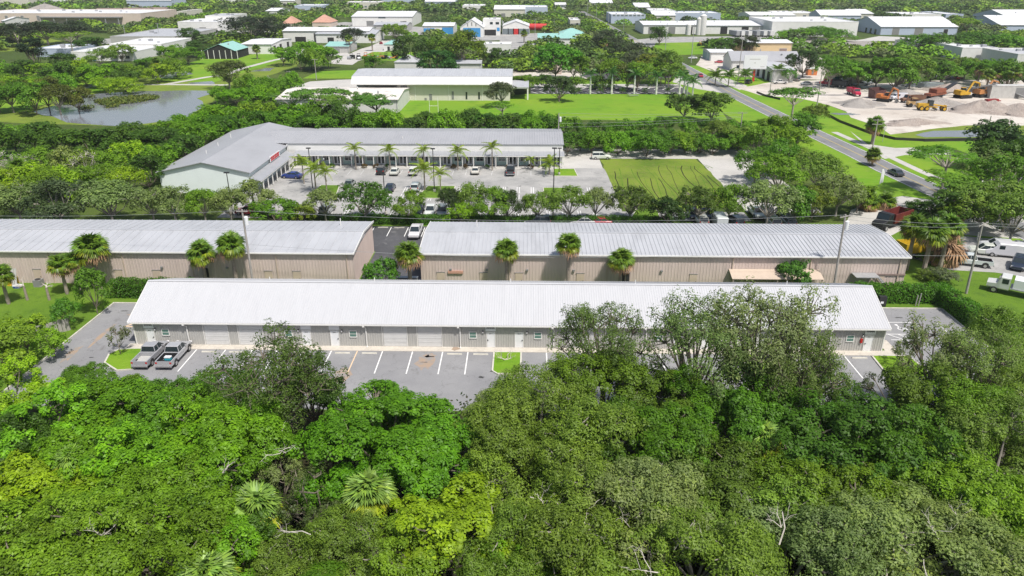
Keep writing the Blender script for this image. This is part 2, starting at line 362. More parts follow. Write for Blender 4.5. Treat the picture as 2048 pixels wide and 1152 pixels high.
island([(-50.6,78.6),(-50.0,79.7),(-48.5,80.0),(-45.9,80.0),(-45.9,74.9),(-47.6,74.6),(-50.0,76.4)])
island([(-3.8,80.0),(-3.8,75.4),(-3.2,74.7),(-0.9,74.7),(-0.5,75.4),(-0.5,80.0)])
island([(22.9+3.2,80.0),(26.1,75.4),(26.7,74.7),(28.4,74.7),(29.0,75.4),(29.0,80.0)])
island([(42.0,80.0),(41.8,75.2),(42.4,74.8),(46.2,74.8),(46.9,75.6),(46.4,80.0)])
# --- dark asphalt lane between and behind the tan buildings
lane = sheet('service_lane', [rect(-25.0, 97.5, -15.7, 115.0), rect(-110, 115.0, 56.0, 128.2)], 0.012, M['asphalt_dark'])
for x in (-30.6,-27.6, -24.5, -21.4, -18.4, -15.2): pline((x, 127.6), (x, 122.6), 0.14, par=lane)
for x in (-26.0, -23.0, -19.9): MB().box(x-.9,127.2,.012,x+.9,127.4,.13).build('wheel_stop', M['kerb'], lane)
# --- shopping strip car park
mlot = sheet('strip_car_park', [rect(-58.5, 132.6, 18.6, 172.0), rect(18.6,132.6,42,138.0)], 0.012, M['asphalt_old'])
sheet('shell_drive', [rect(8.9, 172.0, 18.0, 193.0), rect(18.0, 182.0, 57.0, 192.5), [(42.6,138.2),(57,138.2),(57,182.0),(42.4,182.0)]], 0.014, M['concrete_pale'])
fld = sheet('grass_field', wobble([(18.2,181.6),(41.9,181.8),(42.9,160),(41.5,142),(30,139.5),(18.9,142)], 3, 0.25), 0.022, M['grass_dry'])
for k in range(26):
    x = 19.6 + k*.88; pts = []
    for i in range(13):
        y = 142 + i*3.0
        pts.append((x + 0.5*math.sin(i*0.6+k) + r.uniform(-.1,.1) + max(0,(y-172))*0.12*((k-6)/7), min(y, 180.8)))
    o = sheet('rut', strip(pts[:6+r.randrange(7)], r.uniform(0.10,0.26)), 0.026, M['litter'] if k % 2 else M['grass'], fld)
for k in range(6):
    cx, cy, ra, rb = 33, 172, 6.5+k*0.9, 4.0+k*0.75
    pts = [(cx+ra*math.cos(R_(t)), cy+rb*math.sin(R_(t))) for t in range(5, 150+k*3, 8)]
    sheet('rut', strip(pts, 0.22), 0.0265+k*0.0003, M['grass'], fld)
for x0 in range(-53, 9, 3):
    for a, b in ((165.0, 169.4),):
        if x0 not in (-5,): pline((x0, a), (x0+.02, b), 0.12, 'paint_faded', mlot)
for x0 in range(-38, 16, 3):
    for y0 in (144.6, 150.4): 
        pline((x0, y0), (x0, y0+4.8), 0.12, 'paint_white', mlot); pline((x0+.5, y0), (x0+.5, y0+4.8), 0.12, 'paint_white', mlot)
    pline((x0, 133.6), (x0, 138.4), 0.12, 'paint_white', mlot); pline((x0+.5, 133.6), (x0+.5, 138.4), 0.12, 'paint_white', mlot)
island([(-45.5,146.6),(-39.3,146.6),(-40.5,155.6),(-44.6,155.6)], 2, 'grass'); island([(-22.5,146.0),(-15.4,146.0),(-15.4,155.4),(-21.4,155.4)], 3, 'grass')
island([(3.6,144.0),(8.0,144.0),(8.0,154.5),(3.6,154.5)], 4, 'grass'); island([(6.2,164.4),(11.6,164.4),(11.2,171.0),(6.2,171.0)], 5, 'grass_bright')
island([(19.5,133),(25,133),(25.6,138.5),(22,141)], 6, 'grass')
wk = MB().box(-57.2, 170.4, 0, 9.2, 175.2, 0.08).box(-59.5, 148.5, 0, -57.2, 175.2, 0.08).build('walkway', M['concrete_pale']); tag(wk, kind='structure')
# --- church lawn, car park and street
sheet('church_lawn', wobble([(-42,236),(62,232),(66,262),(64,286),(2,286),(-44,269)], 6, 0.5), 0.006, M['grass_bright'])
clot = sheet('church_car_park', [rect(1.2, 286.6, 62, 303), ], 0.012, M['asphalt_dark'])
sheet('church_walk', rect(1.2, 303, 62, 313), 0.012, M['concrete_pale']); sheet('verge', rect(1.2, 313, 66, 324), 0.010, M['grass_bright'])
for k in range(18): pline((4+k*3.2, 302.5), (1.6+k*3.2, 297.5), 0.35, par=clot); pline((4+k*3.2, 287.2), (1.6+k*3.2, 291.5), 0.35, par=clot)
sheet('concrete_yard', GP((620,163),(668,160),(720,158),(745,172),(705,176),(575,178)), 0.012, M['concrete_pale'])
sheet('back_lawn', GP((605,157),(640,142),(725,140),(725,157)), 0.010, M['grass_bright'])
# --- the street and its verges
RC = [(60.0, 900.0), (75.2, 378.0), (76.6, 331.0), (77.6, 292.0), (79.8, 254.5), (82.2, 216.0), (83.5, 198.7), (84.4, 186.0), (85.0, 171.0), (86.8, 152.0), (91.0, 110.0), (97.0, 50.0)]
sheet('verge', strip([(p[0]-9.5, p[1]) for p in RC[1:]], 13.0), 0.006, M['grass_bright']); sheet('verge', strip([(p[0]+14, p[1]) for p in RC[1:]], 22.0), 0.008, M['grass_bright'])
rd = sheet('road', strip(RC, 7.2), 0.020, M['road'])
for off, mt, wd in ((-3.3,'paint_white',0.13),(3.3,'paint_white',0.13),(-0.13,'paint_yellow',0.1),(0.13,'paint_yellow',0.1)):
    sheet('lane_line', strip([(p[0]+off, p[1]) for p in RC], wd), 0.026, M[mt], rd)
sheet('footpath', strip([(p[0]+6.6, p[1]) for p in RC[5:]], 2.0), 0.026, M['concrete_pale'])
sheet('verge', wobble(GP((1780,284),(1900,283),(2090,281),(2090,330),(1960,318),(1905,296),(1800,293)), 6, .5, 61), 0.010, M['grass_bright'])
sheet('driveway', GP((1355,150),(1405,160),(1445,186),(1395,178),(1345,164)), 0.016, M['concrete_pale'])
sheet('driveway', GP((1420,152),(1460,158),(1495,172),(1480,180),(1445,166)), 0.013, M['concrete_pale'])
sheet('driveway', GP((1700,262),(1735,288),(1790,296),(1900,294),(1900,309),(1810,310),(1790,314),(1770,318),(1745,305)), 0.014, M['concrete_pale'])
sheet('access_drive', GP((1690,455),(1702,420),(1760,400),(1805,392),(1862,400),(1875,412),(1830,440),(1800,462),(1770,478)), 0.016, M['concrete_pale'])
sheet('yard_lane', GP((1812,512),(1838,478),(1905,470),(2070,486),(2090,560),(1990,545),(1900,540)), 0.018, M['asphalt_old'])
sheet('right_yard', GP((1880,395),(1960,360),(2080,350),(2080,480),(1930,470),(1870,430)), 0.011, M['concrete_pale'])
# --- construction yard on the right
sheet('construction_yard', wobble(GP((1475,176),(1560,162),(1640,160),(1760,168),(1900,160),(2100,158),(2120,262),(1990,250),(1900,254),(1845,262),(1790,270),(1730,246),(1668,214),(1600,196),(1520,190)), 8, 1.2, 4), 0.028, M['sand'])
sheet('retention_pond', wobble(GP((1830,270),(1870,262),(1960,259),(2005,262),(2020,268),(1940,274),(1850,275)), 5, 0.5, 9), 0.036, M['water'])
sheet('pond_bank', wobble(GP((1795,272),(1850,258),(1960,250),(2060,252),(2060,274),(1940,280),(1820,279)), 5, 0.8, 8), 0.032, M['grass_dry'])
for (a,b,c,d,s) in ((1715,205,9,3,1),(1890,176,9,2.5,2),(1790,218,6,1.5,3),(1690,228,4,2,4),(1660,190,7,2,5)):
    p = G(a,b); sheet('puddle_mark', blob(p.x,p.y,c,d,20,s), 0.033+0.0005*s, M['gravel_grey'] if s != 4 else M['water'], None)
fp = GP((1513,186),(1530,193),(1560,200)); fq = GP((1638,222),(1680,245),(1740,268),(1790,280),(1850,283),(1990,280),(2060,277))
for L, w_ in ((fp,'left piece'),(fq,'long right piece')):
    fn = MB()
    for i in range(len(L)-1):
        a, b = Vector(L[i]), Vector(L[i+1]); q = strip([a, b], 0.06)[0]; fn.prism(q, 0, 0.75)
    tag(fn.build('silt_fence', M['black']), 'low black silt fence along the construction yard, '+w_, 'silt fence')
# --- park with ponds on the left
sheet('park_lawn', wobble(GP((-120,240),(-120,160),(60,150),(300,158),(380,128),(480,110),(600,112),(600,128),(520,160),(440,190),(380,250),(120,250)), 10, 1.5, 5), 0.006, M['grass_dry'])
sheet('park_lawn_bright', wobble(GP((300,160),(400,118),(560,104),(590,112),(500,142),(420,166)), 8, 1.5, 6), 0.010, M['grass_bright'])
sheet('park_lawn_bright', wobble(GP((-60,215),(60,190),(170,165),(260,170),(180,186),(110,204),(40,224),(-60,232)), 8, 1.5, 7), 0.010, M['grass_bright'])
sheet('pond', wobble(GP((70,224),(105,213),(140,203),(165,193),(205,186),(290,182),(420,181),(418,188),(398,196),(405,214),(370,238),(240,252),(130,246)), 6, 1.0, 3), 0.016, M['water'])
sheet('pond', wobble(GP((305,157),(330,146),(378,142),(385,148),(345,156)), 5, .6, 13), 0.016, M['water']); sheet('pond', wobble(GP((375,166),(425,162),(430,168),(390,170)), 4, .4, 14), 0.016, M['water'])
sheet('pond', wobble(GP((500,143),(530,136),(548,136),(540,142)), 4, .4, 15), 0.016, M['water'])
for i, pp in enumerate((((140,183),(180,173),(240,170),(330,169),(455,170)), ((180,173),(200,164),(196,160)), ((330,169),(415,154),(450,150),(488,136),(545,121),(590,112)))):
    sheet('footpath', strip(GP(*pp), 3.2), 0.020+0.003*i, M['concrete_pale'])
# --- far yards and streets
for i, (nm, pts, mt) in enumerate((
    ('service_yard', ((545,108),(640,92),(690,88),(700,112),(600,112)), 'concrete_pale'), ('side_street', ((655,126),(700,108),(770,80),(800,78),(760,108),(700,130)), 'concrete_pale'),
    ('garden_lawn', ((715,118),(745,104),(860,104),(880,116),(800,122)), 'grass_bright'), ('works_yard', ((1000,76),(1110,68),(1130,84),(1090,104),(960,106),(1005,90)), 'asphalt_old'),
    ('block_yard', ((985,150),(1000,134),(1215,130),(1240,150),(1150,160)), 'sand'), ('gravel_field', ((1560,82),(1640,76),(1760,84),(1930,100),(1900,108),(1700,100),(1570,92)), 'gravel_grey'),
    ('works_yard', ((1240,82),(1330,74),(1560,72),(1560,84),(1400,92),(1250,92)), 'asphalt_old'), ('field', ((1300,112),(1310,86),(1400,84),(1420,108)), 'grass_bright'),
    ('works_yard', ((1390,130),(1400,112),(1640,112),(1660,140),(1640,160),(1440,152)), 'sand'), ('works_yard', ((640,50),(690,44),(900,58),(900,70),(700,72)), 'asphalt_old'),
    ('front_yard', ((910,72),(1085,66),(1085,76),(905,84)), 'asphalt_old'), ('parking_court', ((1160,150),(1240,138),(1360,142),(1350,156),(1180,160)), 'asphalt_dark'),
    ('far_street', ((200,78),(480,62),(660,58),(660,64),(480,70),(210,88)), 'asphalt_old'), ('school_yard', ((-60,88),(100,76),(140,86),(80,98),(-60,108)), 'grass_dry'),
    ('white_yard', ((1700,82),(1760,72),(1850,76),(1800,82)), 'concrete_pale'))):
    sheet(nm, wobble(GP(*pts), 15, 1.5, 30+i), 0.012+0.002*i, M[mt])
# ------------------------------------------------------------------ buildings
def ribbed(o, u, n, length, pitch, depth, rng, skip=None):
    """ribbed metal sheet: runs along u from o, ribs stand out along n; rng(s) gives the lower and upper end of the column at s"""
    o, u, n = Vector(o), Vector(u), Vector(n); mb = MB(); k = int(round(length/pitch)); pt = length/k
    for i in range(k):
        s = i*pt; lo, hi = rng(s+pt/2)
        if lo is None: continue
        lo, hi = Vector(lo), Vector(hi); prof = ((0,0),(.66,0),(.74,depth),(.92,depth),(1,0)); v = []
        for a, d in prof:
            b = o + u*(s+a*pt) + n*d; v += [b+lo, b+hi]
        mb.add(v, [(2*j,2*j+2,2*j+3,2*j+1) for j in range(4)])
    return mb
def text(s, size, mat, parent, loc, rx=R_(90), rz=0.0, name='lettering'):
    c = bpy.data.curves.new(name, 'FONT'); c.body = s; c.size = size; c.align_x = 'CENTER'; c.align_y = 'CENTER'; c.extrude = 0.004
    t = bpy.data.objects.new(name, c); COL.objects.link(t); dg = bpy.context.evaluated_depsgraph_get()
    me = bpy.data.meshes.new_from_object(t.evaluated_get(dg)); bpy.data.objects.remove(t); me.materials.clear(); me.materials.append(M[mat])
    o = bpy.data.objects.new(name, me); o.location = loc; o.rotation_euler = (rx, 0, rz); return link(o, parent)
def window_unit(par, x, z, wd, ht, y, mat='glass_green', rows=2, cols=1, fr=0.09, frame='white_trim'):
    """window facing -Y at plane y: a frame with its panes"""
    mb = MB(); a, b = x-wd/2, x+wd/2
    mb.box(a, y-.05, z, a+fr, y, z+ht).box(b-fr, y-.05, z, b, y, z+ht).box(a+fr, y-.05, z+ht-fr, b-fr, y, z+ht).box(a+fr, y-.07, z, b-fr, y, z+fr)
    f = mb.build('window', M[frame], par)
    iw, ih = (wd-2*fr), (ht-2*fr); cw, rh = iw/cols, ih/rows
    for c in range(cols):
        for r2 in range(rows):
            MB().box(a+fr+c*cw+.02, y-.03, z+fr+r2*rh+.02, a+fr+(c+1)*cw-.02, y-.005, z+fr+(r2+1)*rh-.02).build('pane', M[mat], f)
    if rows > 1 or cols > 1:
        m = MB()
        for r2 in range(1, rows): m.box(a+fr, y-.045, z+fr+r2*rh-.022, b-fr, y-.004, z+fr+r2*rh+.022)
        for c in range(1, cols): m.box(a+fr+c*cw-.024, y-.047, z+fr, a+fr+c*cw+.024, y-.003, z+ht-fr)
        m.build('glazing_bar', M[frame], f)
    return f
# ---- the white-roofed warehouse
X0, X1, YF, YB, ZE = -48.55, 43.75, 81.3, 94.6, 3.3
YR, ZR = 87.6, 6.05
wh = thing('warehouse', 'long grey metal-sided warehouse with a bright white ribbed roof behind the foreground wood', 'warehouse', (0, 0, 0))
bays = [-42.0, -31.0, -19.8, -8.2, 3.3, 14.6, 25.8, 37.0]
ohd, doors, wins = [], [], []
for i in (0, 2, 4, 6): ohd += [bays[i]+3.7, bays[i]+8.0]
for i in (1, 3, 5):
    b = bays[i]; wins += [b+1.75, b+9.75]; doors += [b+3.95, b+7.45]
doors = [-46.6] + doors + [41.9]; wins = [-44.6] + wins + [39.6]
op = [(x-1.52, x+1.52, 2.75) for x in ohd] + [(x-.5, x+.5, 2.13) for x in doors]
def front_rng(s):
    x = X0+s; lo = 0.06
    for a, b, t in op:
        if a < x < b: lo = t
    return (0,0,lo), (0,0,ZE)
ribbed((X0,YF,0), (1,0,0), (0,-1,0), X1-X0, 0.305, 0.035, front_rng).build('front_wall', M['grey_wall'], wh)
MB().box(X0+.05, YF+.06, 0, X1-.05, YB-.02, ZE-.01).build('wall', M['grey_wall'], wh)
for x, s in ((X0,-1),(X1,1)):
    def gr(t, s=s):
        y = YF+t; z = ZE + (ZR-ZE)*(1-abs(y-YR)/(YR-YF if y < YR else YB-YR)) - .06
        return (0,0,0), (0,0,max(z,ZE))
    ribbed((x,YF,0), (0,1,0), (s,0,0), YB-YF, 0.305, 0.03, gr).build('gable_wall', M['grey_wall'], wh)
rx0, rx1 = X0-.32, X1+.32
yf, zf, yb, zb = YF-.45, ZE-.03, YB+.45, ZE-.03
ribbed((rx0,yf,zf), (1,0,0), (0,-.37,.93), rx1-rx0, 0.305, 0.024, lambda s: ((0,0,0), (0,YR-yf,ZR-zf))).build('roof', M['white_roof'], wh)
ribbed((rx0,yb,zb), (1,0,0), (0,.37,.93), rx1-rx0, 0.305, 0.035, lambda s: ((0,0,0), (0,YR-yb,ZR-zb))).build('roof', M['white_roof'], wh)
MB().add([(rx0-.02,YR-.25,ZR-.02),(rx0-.02,YR,ZR+.06),(rx0-.02,YR+.25,ZR-.02),(rx1+.02,YR-.25,ZR-.02),(rx1+.02,YR,ZR+.06),(rx1+.02,YR+.25,ZR-.02)], [(0,3,4,1),(1,4,5,2)]).build('ridge_cap', M['white_roof'], wh)
for x in (rx0-.06, rx1):
    MB().add([(x,yf,zf-.16),(x,YR,ZR-.16),(x,yb,zb-.16),(x,yf,zf+.03),(x,YR,ZR+.045),(x,yb,zb+.03)]+[(x+.06,yf,zf-.16),(x+.06,YR,ZR-.16),(x+.06,yb,zb-.16),(x+.06,yf,zf+.03),(x+.06,YR,ZR+.045),(x+.06,yb,zb+.03)],
      [(0,3,4,1),(1,4,5,2),(6,7,10,9),(7,8,11,10),(3,9,10,4),(4,10,11,5),(0,1,7,6),(1,2,8,7),(0,6,9,3),(2,5,11,8)]).build('rake_trim', M['white_trim'], wh)
MB().box(rx0+.02, yf-.13, zf-.17, rx1-.02, yf-.01, zf-.02).build('gutter', M['white_trim'], wh)
MB().box(rx0+.1, yf, zf-.12, rx1-.1, YF-.04, zf-.09).build('soffit', M['grey_wall'], wh)
for x in bays:
    MB().box(x-.12,yf-.16,zf-.34,x+.12,yf+.02,zf-.172).build('downspout_head', M['white_trim'], wh)
    MB().tube((x,yf-.04,zf-.3),(x+.2,YF-.14,zf-.62),.055).box(x+.14,YF-.19,.12,x+.26,YF-.075,zf-.58).tube((x+.2,YF-.13,.16),(x+.2,YF-.42,.07),.06).build('downspout', M['white_trim'], wh)
for x in (X0-.01, X1-.13): MB().box(x, YF-.06, 0.06, x+.14, YF+.1, ZE-.16).build('corner_trim', M['white_trim'], wh)
panel = MB().box(-1.5,-.03,.01,1.5,.02,.52).box(-1.5,-.045,.40,1.5,-.03,.44).box(-1.5,-.045,.12,1.5,-.03,.16).mesh('door_panel', M['shutter_white'])
for x in ohd:
    d = MB().box(x-1.58,YF-.07,0.06,x-1.5,YF+.1,2.84).box(x+1.5,YF-.07,0.06,x+1.58,YF+.1,2.84).box(x-1.5,YF-.07,2.76,x+1.5,YF+.1,2.84).build('overhead_door', M['white_trim'], wh)
    for k in range(5): inst('door_panel', panel, d, (x, YF+.03, 0.07+k*.537))
nums = ['2825','2823','2821','2819','2817','2815','2813','2811']
for i, x in enumerate(doors):
    d = MB().box(x-.56,YF-.06,0.06,x-.5,YF+.08,2.19).box(x+.5,YF-.06,0.06,x+.56,YF+.08,2.19).box(x-.5,YF-.06,2.13,x+.5,YF+.08,2.19).build('door', M['white_trim'], wh)
    MB().box(x-.5,YF-.01,.07,x+.5,YF+.05,2.13).build('door_leaf', M['door_white'], d)
    hx = x + (.38 if i % 2 == 0 else -.38)
    MB().box(hx-.05,YF-.06,.98,hx+.05,YF-.012,1.12).tube((hx,YF-.09,1.02),(hx-(.12 if i%2==0 else -.12),YF-.09,1.02),.02).build('handle', M['black'], d)
    text(nums[i], .21, 'black', d, (x, YF-.013, 1.92), name='unit_number')
    if i != 4:
        MB().box(x-.64,YF-.075,2.3,x+.64,YF-.037,3.05).build('sign_plate', M['door_white'], wh)
    if i in (0, 3, 7):   # unit signs with dark unreadable lettering
        m = MB()
        for k in range(9): m.box(x-.5+k*.11, YF-.085, 2.62+.05*(k%2), x-.42+k*.11, YF-.076, 2.86+.04*(k%3))
        m.build('sign_lettering', M['black'], wh)
    lx = x + (-.95 if (i % 2 == 1) else .95)
    if i == 0: lx = x + .8
    if i == 7: lx = x-.85
    lm = MB().box(lx-.07,YF-.16,1.98,lx+.07,YF-.04,2.34).build('wall_lamp', M['black'], wh)
    MB().box(lx-.05,YF-.18,2.04,lx+.05,YF-.161,2.26).build('lamp_glass', M['lamp_clear'], lm)
for x in wins: window_unit(wh, x, 1.28, .98, .95, YF-.035, 'glass_green')
MB().box(40.85,YF-.2,1.2,41.1,YF-.04,1.75).build('meter_box', M['lamp_red'], wh)
for x, y in ((-33.8,89.6),(-2,89.9),(14.2,88.6),(33.9,89.2),(-20,90)): 
    z = ZR-(y-YR)*(ZR-ZE)/(YB-YR)
    MB().tube((x,y,z-.1),(x,y,z+.55),.055).build('vent_pipe', M['white_trim'], wh)
# ---- wheel stops on the car park
for x, lab in ((-38.7,'right of the silver pickups'),(-35.3,'beneath the dark-leaved tree by the pickups'),(-27.7,'left of the two painted doors'),(-22.3,'left of the peach-coloured line'),(-19.0,'right of the peach-coloured line'),(-8.6,'below the muddy stain'),(-5.4,'left of the bare sapling island'),(40.3,'below the rightmost white door')):
    tag(MB().add([(x-.92,79.35,.012),(x+.92,79.35,.012),(x+.92,79.58,.012),(x-.92,79.58,.012),(x-.9,79.4,.13),(x+.9,79.4,.13),(x+.9,79.53,.13),(x-.9,79.53,.13)], [(0,3,2,1),(4,5,6,7),(0,1,5,4),(1,2,6,5),(2,3,7,6),(3,0,4,7)]).build('wheel_stop', M['kerb']), 'white concrete wheel stop '+lab, 'wheel stop', 'wheel stops before the warehouse')
# ---- the two tan buildings
def tan_building(x0, x1, pitch, label, posts, doors_, dsp, ends=(True, True)):
    t = thing('metal_building', label, 'building')
    ye, ze, yr, zr, yk, zk = 100.25, 5.2, 107.9, 5.98, 115.0, 5.25
    wy, wk_ = 100.6, 114.7
    ribbed((x0,wy,0), (1,0,0), (0,-1,0), x1-x0, 0.46, 0.035, lambda s: ((0,0,0),(0,0,ze-.08))).build('front_wall', M['tan_wall'], t)
    MB().box(x0+.04, wy+.07, 0, x1-.04, wk_, ze-.1).build('wall', M['tan_wall'], t)
    for x, s in ((x0,-1),(x1,1)):
        ribbed((x,wy,0), (0,1,0), (s,0,0), wk_-wy, 0.46, 0.05, lambda q: ((0,0,0),(0,0,(ze+(zr-ze)*(q/(yr-wy)) if q < yr-wy else zr-(zr-zk)*((q-(yr-wy))/(wk_-yr)))-.08))).build('gable_wall', M['tan_wall'], t)
    n = int(round((x1-x0+.3)/pitch)); pw = (x1-x0+.3)/n
    def pm(ya, za, yb_, zb_):
        m = MB(); th = .03
        m.add([(0,ya,za),(pw,ya,za),(pw,yb_,zb_),(0,yb_,zb_)], [(0,1,2,3)])
        m.add([(-.03,ya,za),(.03,ya,za),(.03,yb_,zb_),(-.03,yb_,zb_),(-.03,ya,za+.07),(.03,ya,za+.07),(.03,yb_,zb_+.07),(-.03,yb_,zb_+.07)], [(4,5,6,7),(0,1,5,4),(1,2,6,5),(2,3,7,6),(3,0,4,7)])
        return m.mesh('roof_panel', M['tan_roof'])
    rf = MB().box(x0-.1, ye+.3, ze-.08, x1+.1, yk-.3, ze-.03).build('roof', M['tan_roof'], t)
    pf, pb = pm(ye,ze,yr,zr), pm(yr,zr,yk,zk)
    for i in range(n): inst('roof_panel', pf, rf, (x0-.15+i*pw,0,0)); inst('roof_panel', pb, rf, (x0-.15+i*pw,0,0))
    MB().box(x0-.15,yr-.2,zr-.01,x1+.15,yr+.2,zr+.075).build('ridge_cap', M['tan_roof'], t)
    MB().box(x0-.2,ye-.14,ze-.16,x1+.2,ye-.01,ze+.03).build('gutter', M['white_trim'], t)
    for x in (x0-.24, x1+.16):
        pr = [(ye-.12,ze),(yr,zr),(yk+.1,zk)]
        MB().loft([[(x,y,z-.2),(x+.09,y,z-.2),(x+.09,y,z+.1),(x,y,z+.1)] for y, z in pr]).build('rake_trim', M['white_trim'], t)
    for x in dsp: MB().box(x-.06,wy-.17,0,x+.06,wy-.06,ze-.16).build('downspout', M['tan_awning'], t)
    for x in doors_:
        d = MB().box(x-.55,wy-.09,0,x+.55,wy-.045,2.2).build('door', M['tan_awning'], t); MB().box(x+.34,wy-.13,1,x+.42,wy-.091,1.1).build('handle', M['black'], d)
        MB().box(x-.62,wy-.12,2.2,x+.62,wy-.045,2.28).build('drip_rail', M['grey_door'], t)
    for x in posts: MB().box(x-.16,wy-.3,2.6,x+.16,wy-.06,2.85).build('wall_lamp', M['grey_door'], t)
    return t
tl = tan_building(-112, -25.2, 1.22, 'long tan metal building on the left with a grey seamed roof', (-53.7,-44,-88), (-72.6,-67.5,-60.4,-54.7,-38.0,-33.8,-83), (-70.3,-59.3,-49.2,-36.6,-26.2))
trb = tan_building(-15.4, 55.0, 0.61, 'long tan metal building on the right with a grey seamed roof', (-5.7,0.2,7.0,19.8,-11), (-12.5,-6.2,-1,8,24.5,51.6), (-2.4,11.8,30,41.2,54.0))
MB().add([(29.5,98.2,2.5),(42.5,98.2,2.5),(42.5,100.55,3.1),(29.5,100.55,3.1),(29.5,98.2,2.42),(42.5,98.2,2.42),(42.5,100.55,3.02),(29.5,100.55,3.02)], [(0,1,2,3),(4,7,6,5),(0,4,5,1),(1,5,6,2),(3,7,4,0)]).build('awning', M['tan_awning'], trb)
for x in (29.7, 36, 42.3): MB().box(x-.06,98.3,0,x+.06,98.42,2.5).build('awning_post', M['tan_awning'], trb)
st = MB().box(47.2,98.6,2.6,50.6,100.5,2.7)
for k in range(8): st.box(50.6+k*.3,98.8,2.3-k*.32,50.95+k*.3,100.2,2.36-k*.32)
st.tube((50.6,98.7,2.6),(53.2,98.7,.1),.06).tube((50.6,100.3,2.6),(53.2,100.3,.1),.06).build('stair', M['galv'], trb)
MB().box(47.4,100.42,2.28,55.05,100.54,2.5).build('rust_band', M['brown_roof'], trb)
for x, y in ((-29.6,112),(-7.8,111.5)):
    MB().tube((x,y,5.2),(x,y,6.7),.07).build('vent_pipe', M['white_trim'], tl if x < -20 else trb)
for x in (14.3, 14.95): MB().box(x-.22,100.4,0,x+.22,100.53,2.4).build('dark_door', M['dark_open'], trb)
MB().box(-47.6,100.4,1.2,-46.9,100.53,2.6).build('dark_opening', M['dark_open'], tl); MB().box(-11.4,100.35,2.1,-9.2,100.53,2.5).build('rusty_hood', M['terracotta'], trb)
# ---- mint shopping strip, L-shaped
ms = thing('shopping_strip', 'L-shaped mint shopping strip with a grey roof and a porch of white posts', 'building')
MB().add([(-76.4,149.3,0),(-57.6,149.3,0),(-57.6,149.3,4.45),(-67,149.3,6.5),(-76.4,149.3,4.45),(-76.4,192,0),(-57.6,192,0),(-57.6,192,4.45),(-67,192,6.5),(-76.4,192,4.45)], [(0,1,2,3,4),(9,8,7,6,5),(0,4,9,5),(1,6,7,2)]).build('left_wing_wall', M['mint_wall'], ms)
def slab(mb, pts, th=.14):
    n = len(pts); return mb.add([tuple(p) for p in pts]+[(p[0],p[1],p[2]-th) for p in pts], [tuple(range(n)), tuple(range(2*n-1,n-1,-1))]+[(i,n+i,n+(i+1)%n,(i+1)%n) for i in range(n)])
rf = MB(); slab(rf, [(-67,148.8,6.66),(-57.1,148.8,4.5),(-57.1,192.4,4.5),(-67,192.4,6.66)]); slab(rf, [(-67,148.8,6.665),(-67,192.4,6.665),(-76.9,192.4,4.5),(-76.9,148.8,4.5)]); rf.build('left_wing_roof', M['grey_roof'], ms)
ribbed((-65.6,174.5,5.06),(1,0,0),(0,0,1),74.4,0.61,0.05,lambda s:((0,0,0),(0,9.3,1.15))).build('right_wing_roof', M['grey_roof'], ms)
ribbed((-65.6,193.4,5.06),(1,0,0),(0,0,1),74.4,0.61,0.05,lambda s:((0,0,0),(0,-9.6,1.15))).build('right_wing_roof', M['grey_roof'], ms)
MB().add([(-57,174.6,3.35),(8.6,174.6,3.35),(8.6,174.6,4.98),(8.6,183.8,6.1),(8.6,193,4.98),(8.6,193,0),(8.6,175.0,0),(-57,175.0,0),(-57,174.6,4.98)], [(0,1,2,8)]).box(-57.4,174.62,0,8.58,192.8,4.9).build('right_wing_wall', M['far_wall'], ms)
MB().add([(8.62,174.6,0),(8.62,193,0),(8.62,193,4.98),(8.62,183.8,6.1),(8.62,174.6,4.98)], [(0,1,2,3,4)]).build('gable_wall', M['mint_wall'], ms)
MB().box(-57,174.42,4.94,8.9,174.56,5.04).build('fascia', M['awning_grey'], ms)
ribbed((-55.2,171.9,2.85),(1,0,0),(0,0,1),64.1,0.4,0.04,lambda s:((0,0,0),(0,2.72,.55))).build('porch_roof', M['awning_grey'], ms)
aw = MB(); slab(aw, [(-57.5,148.4,3.45),(-54.9,148.4,2.9),(-54.9,172.2,2.9),(-57.5,174.4,3.45)], .08); aw.build('porch_roof', M['awning_grey'], ms)
MB().box(-55.0,171.86,2.66,8.9,171.98,2.84).build('porch_beam', M['white_trim'], ms); MB().box(-55.02,148.4,2.64,-54.9,171.8,2.82).build('porch_beam', M['white_trim'], ms)
pst = MB().box(-.09,-.09,0,.09,.09,2.7).mesh('porch_post', M['white_trim'])
for k in range(25):
    x = -54.6 + k*2.63; inst('porch_post', pst, ms, (x,172.05,.08))
    if k < 24:
        c = x+1.315
        if k % 2 == 0:
            MB().box(c-1.25,174.55,.08,c+1.25,174.61,3.3).build('panel', M['mint_dark'], ms)
            window_unit(ms, c, .95, 1.75, 1.5, 174.54, 'glass' if (k*7)%3 else 'glass_grey', 2, 2, .07)
        else:
            MB().box(c-1.25,174.55,.08,c+1.25,174.61,3.3).build('panel', M['grey_wall'], ms)
            f = MB().box(c-.95,174.48,.08,c+.95,174.54,2.35).build('double_door', M['door_white'], ms)
            for s in (-.45,.45): MB().box(c+s-.28,174.455,.35,c+s+.28,174.478,2.1).build('pane', M['glass'], f)
for k in range(8):
    y = 150+k*3.0; inst('porch_post', pst, ms, (-55.1,y,.08))
    MB().box(-57.6,y+.6,.9,-57.52,y+2.2,2.3).build('window', M['glass_grey'], ms)
m = MB()
for k in range(7):
    for z in (3.75, 4.25): m.box(-57.08, 162.0+k*.85, z, -57.02, 162.55+k*.85+.1*(k%2), z+.38)
MB().box(-57.2,161.6,3.55,-57.1,168.4,4.85).build('sign_board', M['door_white'], ms); m.build('sign_lettering', M['red_paint'], ms)
